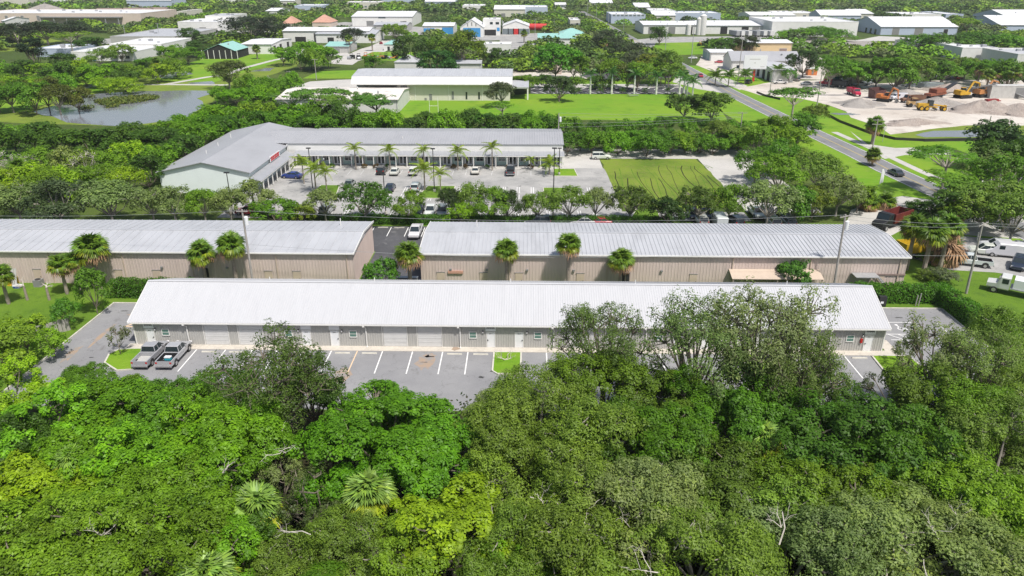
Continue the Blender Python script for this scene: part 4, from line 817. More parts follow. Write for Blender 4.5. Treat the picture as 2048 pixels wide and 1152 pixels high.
# ---- the foreground wood: (crown centre px, py, kind, radius m, height m, colour, words)
FG = [
 (15,775,'broad',4.2,8.6,YELL,'pale yellow-green tree at the left edge beside the driveway'),(165,818,'broad',5.2,9.5,BRIGHT,'bright green tree below the driveway at the left'),(262,832,'broad',4.6,9,BRIGHT,'bright green tree just below the two silver pickups'),(85,850,'broad',5,9.5,BRIGHT,''),(190,880,'broad',5.2,10,BRIGHT,''),(335,868,'broad',4.2,9,MID,'mid-green tree under the right silver pickup'),(25,890,'dark',4.2,8.5,DARK,'dark tree at the left edge amid bright trees'),
 (400,850,'broad',4.4,9,BRIGHT,''),(480,838,'broad',4.4,8.6,BRIGHT,'bright green tree below the dark tree by the pickups'),(535,728,'bigairy',6.8,14.2,(.10,.165,.026),'dark loose tree hiding part of the car park right of the pickups'),(625,780,'dark',3.6,9,(0.050,0.102,0.014),'dark round tree on the car park edge left of the bright dome tree'),(440,905,'broad',4.8,9.5,BRIGHT,''),(300,930,'broad',5,9.5,BRIGHT,''),(150,955,'broad',5,9.5,YELL,'yellowish tree above the olive trees at lower left'),(40,965,'broad',4.8,9.5,YELL,'yellowish tree at the left edge of the wood'),
 (520,905,'olive',3.8,8.5,MID,''),(250,1025,'olive',5,9.5,OLIVE,''),(360,1000,'olive',5,9.8,OLIVE,''),(90,1070,'olive',5.2,10,OLIVE,''),(200,1110,'olive',5,9.5,OLIVE,''),(330,1105,'olive',4.8,9.5,OLIVE,''),(440,1015,'olive',4.4,9,(0.075,0.147,0.014),''),(20,1130,'olive',5,10,OLIVE,''),(455,1085,'broad',3.6,8.4,BRIGHT,'small bright tree left of the big fan palm'),
 (775,862,'dome',7.4,10.8,(.125,.275,.012),'big bright green dome tree at the centre of the wood'),(690,925,'broad',4.5,9,(0.112,0.294,0.011),''),(860,900,'broad',4.8,9,(0.100,0.256,0.012),''),(905,1050,'broad',5.4,9.5,YELL,'yellow-green dome tree low in the centre'),(830,1110,'olive',4.2,8.5,OLIVE,''),(700,1110,'oak',3.8,7.5,OAK,''),(600,1100,'oak',4.2,8,OAK,''),(640,1010,'airy',3.4,7.5,(0.069,0.096,0.025),'vine-hung dark tree between the two big fan palms'),(555,955,'airy',3.0,7.5,GREY,'grey vine-choked tree above the left fan palm'),(1065,1085,'broad',3.2,8,BRIGHT,'bright leafy tree right of the yellow-green dome tree'),
 (980,880,'oak',5,9.6,OAK,''),(1080,850,'oak',5.4,10,OAK,''),(1040,960,'oak',5.2,9.4,OAK,''),(1160,905,'oak',5.4,10,OAK,''),(1130,1000,'oak',5,9.4,OAK,''),(1000,1120,'oak',4,8.5,OAK,''),(1180,1085,'oak',5.2,9.8,OAK,''),(1260,1000,'oak',5.2,10,GREY,''),(1240,880,'olive',5,10,(0.088,0.160,0.016),''),(1290,1100,'oak',5.2,10,OAK,''),(1350,900,'olive',4.8,10,MID,''),(1340,1010,'oak',5.2,9.6,GREY,''),(1400,1090,'oak',5.2,9.6,OAK,''),
 (1425,960,'olive',4.8,9.6,(0.094,0.154,0.018),''),(1500,1040,'oak',5,9.4,OAK,''),(1560,950,'oak',4.8,9,OLIVE,''),(1590,1090,'oak',5.2,9.4,GREY,''),(1700,880,'dark',6.4,11,(0.075,0.166,0.014),'dark dense dome tree right of centre in the wood'),(1610,860,'dark',5,10,(0.075,0.179,0.014),''),(1810,890,'dark',5,10,(0.088,0.186,0.014),''),(1660,1010,'olive',5,9.4,OLIVE,''),(1770,985,'olive',4.6,9,(0.163,0.269,0.016),''),
 (1830,1060,'oak',6.2,10,(0.200,0.250,0.085),'large grey-green oak with pale twigs at lower right'),(1720,1110,'oak',5,9.4,GREY,''),(1940,1110,'oak',5.4,9.6,GREY,''),(1890,960,'olive',5,10,(0.175,0.294,0.018),''),(1990,1000,'olive',5,10,(0.188,0.301,0.020),''),(2035,1090,'oak',5,9.6,OLIVE,''),(1920,840,'oak',5.6,10.5,OLIVE,''),(2010,890,'oak',5.4,10,OAK,''),(1850,800,'olive',4.6,9.8,(0.106,0.173,0.018),'olive tree at the car park corner, lower right'),
 (1470,850,'broad',3.8,9.5,(0.088,0.211,0.014),'bright leafy tree below the big loose oak'),(1540,800,'dark',4,9.6,MID,''),(1200,760,'olive',5,11,OLIVE,'olive tree before the loose oak left of the big one'),(1080,760,'oak',4.6,10,OAK,''),(1300,790,'olive',5,10.5,(0.094,0.154,0.016),''),(1395,800,'broad',3.8,10,MID,''),
 (1215,655,'bigairy',5.6,15,(.15,.22,.055),'tall loose oak rising in front of the white roof, left of the biggest'),(1400,655,'bigairy',7.0,17,(.165,.235,.07),'biggest loose oak, its crown before the white roof'),(1530,665,'bigairy',6.6,16.5,(.19,.24,.10),'tall loose oak with grey-green crown before the white roof, right of the biggest'),(1590,735,'bigairy',5,12.5,(.14,.2,.055),'loose dark oak over the car park, right of the biggest'),
 (1870,710,'airy',4.2,11,(.19,.235,.10),'loose grey oak over the grass island at the right car park'),(1960,720,'bigairy',5,12,(.16,.235,.055),'loose oak over the right car park near the hedge'),(2030,690,'oak',4.6,11,OAK,'grey-green oak at the right edge beside the hedge'),(2040,790,'oak',5,10.5,OAK,''),(1795,770,'airy',3.2,8.5,(0.075,0.102,0.040),'small loose oak before the right grass island'),
]
zone = lambda x: ('at the lower left' if x < 600 else 'in the lower middle' if x < 1250 else 'right of centre' if x < 1650 else 'at the lower right')
kindw = {'broad':'bright green broadleaf tree','olive':'olive green fine-leaved tree','oak':'grey-green twiggy oak','dark':'dark dense tree','airy':'loose-crowned oak','dome':'dome tree','bigairy':'loose oak'}
FGT = []
for i, (cx, cy, k, R, h, col, lab) in enumerate(FG):
    p = G(cx, cy, h*.72)
    h *= rnd.uniform(.9,1.14)
    FGT.append(tree(k, p, R*rnd.uniform(.94,1.06), h, vary(col,.18), lab or '*'+kindw[k], 'woodland_tree', 'tree', 'trees of the foreground wood'))
fr = random.Random(11); extra = 0      # more trees of the same wood filling between them
for gy in range(0, 8):
    for gx in range(0, 24):
        x = -62+gx*5.3+fr.uniform(-1.6,1.6); y = 29+gy*4.9+fr.uniform(-1.5,1.5)
        if abs(x) > 22+y*.72 or (y > 60 and -18 < x < 0): continue
        if min((Vector((x,y))-o.location.xy).length for o in FGT) < 4.0: continue
        k, col = fr.choice((('broad',BRIGHT),('broad',MID),('olive',OLIVE),('olive',MID)) if x < -8 else (('oak',OAK),('olive',OLIVE),('oak',GREY),('dark',DARK),('olive',MID)))
        px = 1024 + x/ (y+20)*1480
        FGT.append(tree(k, (x,y), fr.uniform(2.8,4.6), fr.uniform(5.2,8.6), vary(col,.2), '*smaller '+kindw[k], 'woodland_tree', 'tree', 'trees of the foreground wood')); extra += 1
rowof = lambda o: min(4, int((o.location.y-24)/9))
for rw in range(5):
    for j, o in enumerate(sorted([o for o in FGT if rowof(o) == rw], key=lambda o: o.location.x/o.location.y)):
        if o['label'][0] == '*': o['label'] = '%s, %s from left in the %s of the wood' % (o['label'][1:], '%d%s' % (j+1, 'th' if 10 < (j+1) % 100 < 14 else {1:'st',2:'nd',3:'rd'}.get((j+1) % 10, 'th')), ('bottom row','second row up','middle row','fourth row up','top row')[rw])
dl = [(1165,800),(960,930),(1180,985),(1240,1010),(1260,1045),(1100,1020),(540,900),(560,860),(80,1050),(215,1070),(1310,960),(1400,1085),(1330,1130),(1550,1010),(1850,1110),(1880,1070),(1480,1000),(330,830),(1140,1085),(1060,985),(1370,940),(1560,1080),(1760,1050),(1930,1050),(1290,1010),(1000,1040),(620,1060),(430,960)]
for i, (px, py) in enumerate(dl):      # pale dead boughs, each on the tree nearest to it
    h = 7.6; p = G(px, py, h); o = min(FGT, key=lambda q: (q.location.xy-p.xy).length)
    b = inst('dead_branch', DEAD[i % 6], o); inv = Matrix.LocRotScale(o.location, o.rotation_euler, o.scale).inverted()
    b.location = inv @ Vector((p.x, p.y, h-.4)); b.rotation_euler = (0, 0, i*1.7); k = (.55+.3*(i%3 == 0))/ max(.5, o.scale.x); b.scale = (k, k, k*o.scale.x/o.scale.z)
# undergrowth below the canopy: nobody could count it
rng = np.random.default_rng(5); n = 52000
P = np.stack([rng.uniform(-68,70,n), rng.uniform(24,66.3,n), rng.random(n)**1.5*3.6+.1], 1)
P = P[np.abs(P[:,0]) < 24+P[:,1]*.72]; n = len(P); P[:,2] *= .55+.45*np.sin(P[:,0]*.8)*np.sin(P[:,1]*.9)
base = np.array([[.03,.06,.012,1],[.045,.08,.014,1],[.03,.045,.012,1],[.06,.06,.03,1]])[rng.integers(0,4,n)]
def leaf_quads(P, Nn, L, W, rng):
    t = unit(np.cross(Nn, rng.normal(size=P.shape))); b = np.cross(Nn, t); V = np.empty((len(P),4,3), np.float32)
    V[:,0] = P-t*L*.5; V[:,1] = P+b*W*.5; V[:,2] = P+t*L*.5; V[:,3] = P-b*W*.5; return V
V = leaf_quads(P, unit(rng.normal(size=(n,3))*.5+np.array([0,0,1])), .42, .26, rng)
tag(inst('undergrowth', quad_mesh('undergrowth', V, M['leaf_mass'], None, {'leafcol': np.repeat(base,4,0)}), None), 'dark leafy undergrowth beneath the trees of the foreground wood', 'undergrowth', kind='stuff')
# ---- hedges
def hedge(name, segs, wd, h, col, label, dens=95):
    """clipped hedge along segments: leaf faces through a box-shaped body"""
    rng = np.random.default_rng(len(label)); Vs, T = [], []
    t = thing(name, label, 'hedge', (segs[0][0], segs[0][1], 0)); ox, oy = segs[0]
    core = MB()
    for i in range(len(segs)-1):
        a, b = np.array(segs[i]), np.array(segs[i+1]); l = np.linalg.norm(b-a); d = (b-a)/l; nr = np.array([-d[1],d[0]])
        n = int(l*(wd+2*h)*dens)
        u = rng.uniform(-wd/2,l+wd/2,n); s = rng.uniform(0,wd+2*h,n); J = rng.normal(size=(n,3))*.09
        side = np.where(s < h, -wd/2, np.where(s < h+wd, s-h-wd/2, wd/2)); z = np.where(s < h, s, np.where(s < h+wd, h, wd+2*h-s))
        nrm = np.where((s < h)[:,None], np.array([*(-nr),.3]), np.where((s < h+wd)[:,None], np.array([0,0,1.]), np.array([*nr,.3])))
        lum = .1*np.sin(u*1.3)+.08*np.sin(u*3.1+1)
        q = np.array([a[0]-ox,a[1]-oy])[None]+d[None]*u[:,None]+nr[None]*side[:,None]
        P = np.concatenate([q, (z*(1+lum*.5))[:,None]],1)+J
        Vs.append(leaf_quads(P, unit(nrm+rng.normal(size=(n,3))*.5), .24, .15, rng)); T.append(np.clip(rng.uniform(.1,.9,n),0,1))
        for qd in strip([(a[0]-ox,a[1]-oy),(b[0]-ox,b[1]-oy)], wd-.35): core.prism(qd, 0, h-.2)
    c = inst('foliage', quad_mesh('foliage', np.concatenate(Vs), M['leaf'], {'tint': np.repeat(np.concatenate(T),4)}), t); c.color = (*col,1)
    k = core.build('stems', M['litter'], t); return t
hedge('hedge', [(47.0,96.6),(58.4,96.6),(59.4,84.0)], 2.2, 2.3, (.075,.2,.012), 'clipped green hedge bent round the right car park')
hedge('hedge', [(-58.6,96.4),(-49.0,96.4)], 2.4, 2.2, (.065,.16,.012), 'clipped green hedge at the left end of the white-roofed warehouse')
hedge('hedge', [(-33.0,129.9),(26.0,129.9)], 1.7, 1.5, (.07,.18,.012), 'long clipped hedge between the tan buildings and the strip car park', 70)
hedge('low_hedge', [(-49.0,131.9),(-34.0,131.9)], 1.0, .9, (.04,.10,.012), 'low hedge below the oak row behind the left tan building', 70)
# ------------------------------------------------------------------ palms
def ZY(px, py, Y):
    """height at which the sight line through this spot meets the plane at distance Y"""
    lo, hi = -5.0, 42.0
    for _ in range(40):
        m = (lo+hi)/2
        if G(px, py, m).y > Y: lo = m
        else: hi = m
    return lo
def fan_mesh(seed, n=24, pet=.85, rad=1.05, droop=.4):
    """fan-shaped frond: stalk along +X, then long narrow segments"""
    r = np.random.default_rng(seed); V = []; T = []
    for k in range(3):
        a, b = pet*k/3, pet*(k+1)/3; z0, z1 = .0, .0
        V.append([(a,-.025,-.04*a),(b,-.022,-.04*b),(b,.022,-.04*b),(a,.025,-.04*a)]); T.append(.4)
    for i in range(n):
        th = R_(-125+250*i/(n-1)); l = rad*(.78+.22*math.cos(th))*r.uniform(.9,1.08)
        d = np.array([math.cos(th), math.sin(th), 0]); s = np.array([-math.sin(th), math.cos(th), 0]); o = np.array([pet,0,-.04])
        w_ = .10; p1 = o+d*l*.55+np.array([0,0,.05]); p2 = o+d*l*.92+np.array([0,0,-droop*l*r.uniform(.5,1.2)])
        V.append([tuple(o-s*.01),tuple(p1-s*w_),tuple(p1+s*w_),tuple(o+s*.01)]); T.append(r.uniform(.3,.85))
        V.append([tuple(p1-s*w_),tuple(p2-s*.012),tuple(p2+s*.012),tuple(p1+s*w_)]); T.append(r.uniform(.4,1))
    return np.array(V, np.float32), np.array(T)
def feather_mesh(seed, l=2.8, n=17, droop=1.0, wl=.62):
    r = np.random.default_rng(seed); V = []; T = []
    P = [np.array([l*t, 0, .55*l*t*(1-t*1.0)*1.2 - droop*l*.42*t**2.6]) for t in np.linspace(0,1,n)]
    for k in range(n-1):
        a, b = P[k], P[k+1]; V.append([tuple(a+[0,-.02,0]),tuple(b+[0,-.015,0]),tuple(b+[0,.015,0]),tuple(a+[0,.02,0])]); T.append(.7)
        if k < 2: continue
        ll = wl*math.sin(math.pi*(.16+.8*k/n))+.1
        for sgn in (-1,1):
            e = a + np.array([.16*ll+.05, sgn*ll*.85, -ll*r.uniform(.35,.7)]); w_ = np.array([.075,0,0])
            V.append([tuple(a-w_),tuple(a+w_),tuple(e+w_*.35),tuple(e-w_*.35)]); T.append(r.uniform(.25,.9))
    return np.array(V, np.float32), np.array(T)
def frond(name, vt, mat): V, T = vt; return quad_mesh(name, V, M[mat], {'tint': np.repeat(T,4)})
FAN = [frond('frond', fan_mesh(i), 'frond') for i in range(3)]; FAND = [frond('frond', fan_mesh(9+i, 14, .9, .95, .8), 'dead_frond') for i in range(2)]
FEA = [frond('frond', feather_mesh(i), 'frond') for i in range(3)]; FEAS = [frond('frond', feather_mesh(20+i, 2.2, 12, .7, .5), 'frond') for i in range(2)]
def trunk_mesh(r0, r1, mat, n=8, rings=7):
    m = MB(); pts = [(0,0,k/rings) for k in range(rings+1)]; rs = [(r0+(r1-r0)*k/rings)*(1.12 if k % 2 else .95) for k in range(rings+1)]
    m.path(pts, rs, n); return m.mesh('trunk', M[mat])
TR_S = trunk_mesh(.24,.21,'palm_trunk'); TR_Q = trunk_mesh(.15,.12,'palm_trunk'); TR_R = trunk_mesh(.32,.2,'royal_trunk')
PALMS = []
def palm(kind, loc, h, s, label, col=(.095,.13,.03), dead=.25, lean=0.0, group=None, n=None):
    r = random.Random(len(PALMS)*13+5)
    t = thing({'sabal':'fan_palm','queen':'feather_palm','royal':'royal_palm'}[kind], label, 'palm', (loc[0],loc[1],0), r.uniform(0,6.28), group)
    tr_ = inst('trunk', {'sabal':TR_S,'queen':TR_Q,'royal':TR_R}[kind], t); tr_.scale = (s,s,h)
    if lean: tr_.rotation_euler = (lean,0,0)
    top = Vector((0,-math.sin(lean)*h,math.cos(lean)*h))
    if kind == 'sabal':
        N_ = n or 58
        for i in range(N_):
            u = (i+.5)/N_; el = R_(88-120*u**.9 + r.uniform(-14,14)); az = i*2.399+r.uniform(-.25,.25)
            isd = u > 1-dead and r.random() < .7
            f = inst('frond', (FAND if isd else FAN)[r.randrange(2)], t, top); f.rotation_euler = (r.uniform(-.35,.35), -el, az); k = s*r.uniform(.9,1.12); f.scale = (k,k,k)
            f.color = (*vary(col if u < .6 else tuple(a*b for a,b in zip(col,(1.45,1.05,.5))), .2),1)
    else:
        N_ = n or (13 if kind == 'queen' else 12)
        if kind == 'royal': MB().tube((0,0,h),(0,0,h+1.3*s),.17*s,.1*s,8).build('crownshaft', M['mint_dark'], t); top = top+Vector((0,0,1.2*s))
        for i in range(N_):
            u = (i+.5)/N_; el = R_(70-85*u+r.uniform(-8,8)); az = i*2.399+r.uniform(-.2,.2)
            f = inst('frond', FEA[r.randrange(3)] if h > 2.2 else FEAS[r.randrange(2)], t, top); f.rotation_euler = (0, -el, az); k = s*r.uniform(.88,1.1); f.scale = (k,k,k); f.color = (*vary(col,.2),1)
    PALMS.append(t); return t
PG = (.10,.17,.022); PY = (.17,.23,.02); PS = (.17,.27,.06)
def palm_at(kind, px, py, Y, s, label, **kw):
    z = ZY(px, py, Y); p = G(px, py, z); return palm(kind, (p.x, p.y), max(.8, z-(.35*s if kind == 'sabal' else 0)), s, label, **kw)
for px, py, Y, s, lab in ((181,494,98.4,1.45,'big fan palm before the left tan wall with a smaller palm beside it'),(119,527,96.6,1.0,'slender fan palm on the grass at the left'),(146,520,97.3,.95,'small fan palm crowded below the big left palm'),(401,503,98.8,1.2,'fan palm left of the pair before the left tan wall'),(461,488,98.8,1.25,'fan palm with a shaggy trunk beside the left utility pole'),(817,506,98.6,1.2,'fan palm at the gap between the two tan buildings'),(1013,499,98.8,1.08,'leftmost fan palm before the right tan wall'),(1138,487,98.8,1.12,'tallest fan palm before the right tan wall'),(1243,518,98.8,1.14,'rightmost fan palm before the right tan wall')):
    palm_at('sabal', px, py, Y, s, lab, col=vary(PG,.1))
for px, py, z, s, lab in ((512,1012,6.4,1.15,'big fan palm in the wood with an orange skirt, lower left'),(738,985,6.8,1.15,'big fan palm in the wood with hanging brown fronds'),(413,1150,6.8,1.1,'fan palm cut by the bottom edge'),(1528,872,7.4,.9,'fan palm half hidden right of centre in the wood'),(140,918,7.6,.8,'small fan palm half hidden at the left of the wood')):
    p = G(px, py, z); palm('sabal', (p.x,p.y), z-.4, s, lab, col=PS, dead=.07, n=60)
for px, py, Y, s, lab in ((1748,308,176,1.15,'lone fan palm on the verge beside the street'),(1751,248,200,1.5,'fan palm behind the street utility pole'),(1738,400,140,1.3,'fan palm in the clump beyond the right tan building, left'),(1772,402,141,1.25,'brown-skirted fan palm in the clump beyond the right tan building'),(1832,452,108.5,1.3,'fan palm by the yellow trailer, left of three'),(1866,462,106.5,1.45,'fan palm by the yellow trailer, middle of three'),(1900,452,108.5,1.3,'fan palm by the yellow trailer, right of three'),(38,338,150,1.6,'pale fan palm in the thicket at the left edge'),(105,284,205,1.5,'whitish fan palm deep in the left thicket'),(1908,418,128,1.5,'dark shaggy fan palm under the bright pine'),(1925,378,150,1.5,'shaggy fan palm beside the street pine'),(0,548,93,1.0,'fan palm cut by the left edge near the pallets')):
    palm_at('sabal', px, py, Y, s, lab, col=vary(PG,.12), dead=.45 if 'brown' in lab else .2)
p = G(1888,528); palm('sabal', (p.x,p.y), 1.6, 1.75, 'dead brown palm heaped beside the parked pickup', dead=1.1, n=44)
for px, py, Y, lab in ((709,300,169.5,'first'),(778,303,169.5,'second'),(847,303,169.5,'third'),(915,306,169.5,'fourth'),(984,297,169.5,'fifth'),(1061,321,170,'sixth')):
    palm_at('queen', px, py, Y, .95 if lab != 'sixth' else .6, lab+' feather palm from the left along the shopping strip porch', col=PY, group='palms along the porch')
for px, py, Y, s, lab in ((604,328,157,1.0,'feather palm nearest the porch corner on the left car park island'),(628,342,150,1.1,'tallest feather palm on the left car park island'),(650,346,149,.9,'rightmost feather palm on the left car park island'),(848,342,152,1.15,'left feather palm on the middle car park island'),(880,350,151,.9,'right feather palm on the middle car park island'),(1099,330,166,1.05,'feather palm beside the right-hand end of the porch')):
    palm_at('queen', px, py, Y, s, lab, col=PY)
for px, by, h, lab in ((1180,188,9,'first'),(1223,188,9,'second'),(1268,188,8.5,'third'),(1312,189,8,'fourth'),(1358,192,9,'fifth'),(1366,198,9,'sixth'),(1372,205,9,'seventh'),(1383,210,9.5,'eighth')):
    p = G(px, by); palm('royal', (p.x,p.y), h*.62, 1.3, lab+' white-trunked palm from the left along the church lawn', col=(.05,.135,.02), group='palms along the church lawn')
for px, by, h, s, lab in ((1200,162,9,1.3,'left one behind the church car park'),(1330,172,11,1.4,'tall one behind the church car park'),(1321,172,11,1.2,'slim one behind the church car park'),(1336,178,6,1.2,'short one by the church car park gate')):
    p = G(px, by); palm('queen', (p.x,p.y), h, s, 'feather palm, '+lab, col=(.085,.15,.02))
for i, px in enumerate((1157,1200,1244,1290,1334)):
    p = G(px,187.3); palm('queen', (p.x,p.y-1), 1.2, .8, ('first','second','third','fourth','fifth')[i]+' little palm from the left in the kerb of the church car park', col=(.07,.13,.02), group='little kerb palms')
for i, (px, by, h) in enumerate(((1553,164,5),(1430,170,4),(1456,174,5),(1489,168,4),(318,163,9),(515,118,6),(1206,118,10),(700,105,9),(745,102,9),(1048,86,7),(1880,170,8),(1952,178,9),(1985,186,9),(2018,190,10),(1970,186,8),(1700,160,7),(1768,152,8))):
    p = G(px,by); palm('queen' if i < 4 or i == 15 else 'sabal', (p.x,p.y), h*.8, 1.5, ['coconut palm before the white garage','low palm on the left street verge bed','low palm on the right street verge bed','palm left of the billboard post','slender palm by the park pond','little palm on the park lawn','round-headed palm by the far shop','palm in the pale far street, left','palm in the pale far street, right','palm by the far works yard','palm beside the red pickup','leaning palm by the yard wall, first','leaning palm by the yard wall, second','leaning palm by the yard wall, third','bushy palm by the yard wall','palm at the yard edge by the red tractors','pale palm before the dark yard oaks'][i], col=vary(PG), n=24)
# ------------------------------------------------------------------ mid-distance trees
MT = []
def mt(key, px, py, R, h, col, label, name='tree', group=None, cat='tree'):
    p = G(px, py, h*.64); o = tree(key, p, R, h, vary(col,.1), label, name, cat, group); MT.append(o); return o
L_ = 'oak row between the hedge and the strip car park'
row = [(30,396,'moak',5.5,7.4,GREY),(112,396,'moak',6.1,8.6,(.085,.115,.045)),(215,396,'moak',5.9,8.2,GREY),(300,399,'moak',4.2,7.1,GREY),(345,402,'moak',3.9,6.6,GREY),(405,402,'moak',3.6,6.4,OLIVE),(457,402,'moak',3.7,6.6,GREY),(505,389,'moak',4.2,6.9,GREY),(548,416,'mbroad',4.1,5.4,(.1,.21,.012)),(600,422,'mbroad',2.8,4.4,(.16,.22,.016)),(648,402,'moak',3.5,6.2,GREY),(728,396,'moak',5.2,7.7,(.08,.165,.016)),(820,406,'moak',3.3,6.1,OLIVE),(920,425,'mbroad',3.1,4.1,(.15,.27,.012)),(902,402,'moak',2.9,6.1,(.045,.075,.018)),(944,392,'moak',3.5,6.9,OAK),(985,402,'moak',3.9,6.6,OLIVE),(1014,406,'moak',2.9,6.1,(.045,.085,.016)),(1076,406,'moak',3.1,6.1,OAK),(1140,400,'moak',4.2,6.9,OAK),(1192,402,'moak',3.1,6.2,GREY),(1262,400,'moak',4.2,6.7,(.07,.115,.016)),(1342,416,'mdark',3.9,6.2,(.035,.075,.012)),(1400,402,'moak',4.0,6.9,(.08,.13,.018)),(1462,396,'moak',4.0,7.4,OLIVE),(1540,396,'moak',5.2,8.6,GREY),(1590,402,'mdark',3.7,7.4,MID),(1630,396,'mbroad',3.7,6.9,(.12,.15,.016)),(1680,379,'moak',4.8,8.2,GREY),(1560,344,'moak',5.9,9.0,OLIVE),(1640,339,'moak',5.5,8.6,OAK),(1720,389,'mbroad',3.3,5.7,OLIVE)]
O_ = lambda n: '%d%s' % (n, 'th' if 10 < n % 100 < 14 else {1:'st',2:'nd',3:'rd'}.get(n % 10, 'th'))
row.sort()
for i, (x, y, k, R, h, c) in enumerate(row):
    w_ = {'moak':'grey-green oak','mbroad':'bright leafy tree','mdark':'dark dense tree'}[k]
    mt(k, x, y, R, h, c, '%s, %s from the left in the row along the strip car park' % (w_, O_(i+1)), 'car_park_tree', 'trees along the strip car park')
belts = [  # x0, x1, step, py, jitter, kinds, R, h, colours, words
 (-20,330,38,276,10,('mdark','mbroad','mdark'),(4.5,6.5),(7,9.5),(DARK,MID,OLIVE,DARK),'in the dark tree belt below the park pond'),
 (-10,280,46,318,12,('bush','moak','mbroad','deadbush'),(4,5.6),(5,7.5),(GREY,YELL,OLIVE,BRIGHT),'in the mixed thicket left of the shopping strip'),
 (0,285,42,356,6,('bush','moak'),(4,5.2),(5,7),(YELL,BRIGHT,OLIVE),'in the bushes above the left oaks'),
 (440,1130,31,246,7,('bush','mbroad','mdark','bush'),(4.4,6),(6,8.5),(MID,BRIGHT,(.06,.14,.012),DARK),'in the bush belt behind the shopping strip'),
 (435,700,34,228,8,('mbroad','mdark','bush'),(5,6.6),(7,10),(MID,BRIGHT,DARK,OLIVE),'in the tree belt right of the park pond'),
 (335,470,34,250,6,('mdark','mbroad','bush'),(4.4,5.6),(6,8),(MID,DARK,BRIGHT),'behind the shopping strip roof on its left'),
 (445,560,30,192,8,('bush','mbroad','bush'),(5,6.6),(5.5,8),(BRIGHT,MID,YELL,BRIGHT),'in the bright bushes between pond and mildewed roof'),
 (490,575,30,166,6,('bush','mbroad','bush'),(5,7),(5.5,8),(BRIGHT,MID,OLIVE),'in the bush row behind the mildewed roof'),
 (1135,1510,26,279,7,('bush','bush','mbroad'),(3.6,5),(4.5,6.4),(BRIGHT,(.07,.16,.012),MID,OLIVE),'in the leafy thicket above the shell drive'),
 (1145,1480,46,252,5,('bush','mbroad'),(3.4,4.6),(4,6),(MID,(.065,.15,.012),YELL),'at the back of the thicket by the church lawn'),
 (1445,1600,38,268,14,('moak','mbroad','mdark'),(4,5.4),(6.5,8.5),(MID,OLIVE,OAK),'in the tree clump between the thicket and the street'),
 (1515,1600,45,318,10,('moak','mdark'),(4.4,5.4),(7,9),(MID,OAK),'above the right end of the shell drive'),
 (0,350,36,138,10,('mbroad','bush','mdark','bush'),(6,8.5),(7,10),(YELL,BRIGHT,OLIVE,DARK),'in the thicket beyond the park pond'),
 (-10,260,42,163,8,('bush','bush','mbroad'),(6,8),(5,7.5),(YELL,OLIVE,YELL,BRIGHT),'in the yellow-green scrub beyond the pond lawn'),
 (-10,150,26,186,6,('mbroad','moak'),(5,6.4),(9,11),(OLIVE,MID,(.1,.12,.02)),'in the clump of trees on the pond lawn'),
 (1660,2060,32,136,6,('mbroad','mdark','moak'),(7,9.5),(9,13),(MID,DARK,BRIGHT,OAK),'in the high tree belt behind the construction yard'),
 (1990,2060,26,345,34,('moak','mdark'),(5,7),(9,12),(OAK,DARK,MID),'at the right edge beyond the street'),
 (1935,2060,44,405,14,('moak','moak'),(4.4,5.6),(7,9),(GREY,OAK),'at the right edge above the parked trucks'),
 (985,1240,28,160,4,('bush','mdark','bush'),(4,6),(4,6.5),(MID,DARK,OLIVE),'in the shrub strip below the block yard'),
 (1225,1345,30,142,8,('moak','mbroad','moak'),(5.5,8),(8,11),(OAK,OLIVE,(.12,.14,.02)),'among the oaks behind the church car park'),
 (560,680,30,112,8,('mbroad','bush','mdark'),(6,8),(9,12),(MID,BRIGHT,OLIVE),'in the tree clump left of the teal-roofed shed'),
]
for (x0,x1,st_,py,jt,ks,Rr_,hr,cols,wd) in belts:
    x = x0; n = 0
    while x < x1:
        k = rnd.choice(ks); n += 1
        R = rnd.uniform(*Rr_); h = rnd.uniform(*hr); c = rnd.choice(cols)
        w_ = {'moak':'fine-leaved oak','mbroad':'leafy tree','mdark':'dark tree','bush':'rounded bush','deadbush':'half-dead grey bush'}[k]
        mt(k, x+rnd.uniform(-6,6), py+rnd.uniform(-jt,jt), R, h, c, '%s, %s from the left %s' % (w_, O_(n), wd), 'large_bush' if 'bush' in k else 'tree', wd.split(' by ')[0], 'bush' if 'bush' in k else 'tree')
        x += st_*rnd.uniform(.8,1.2)
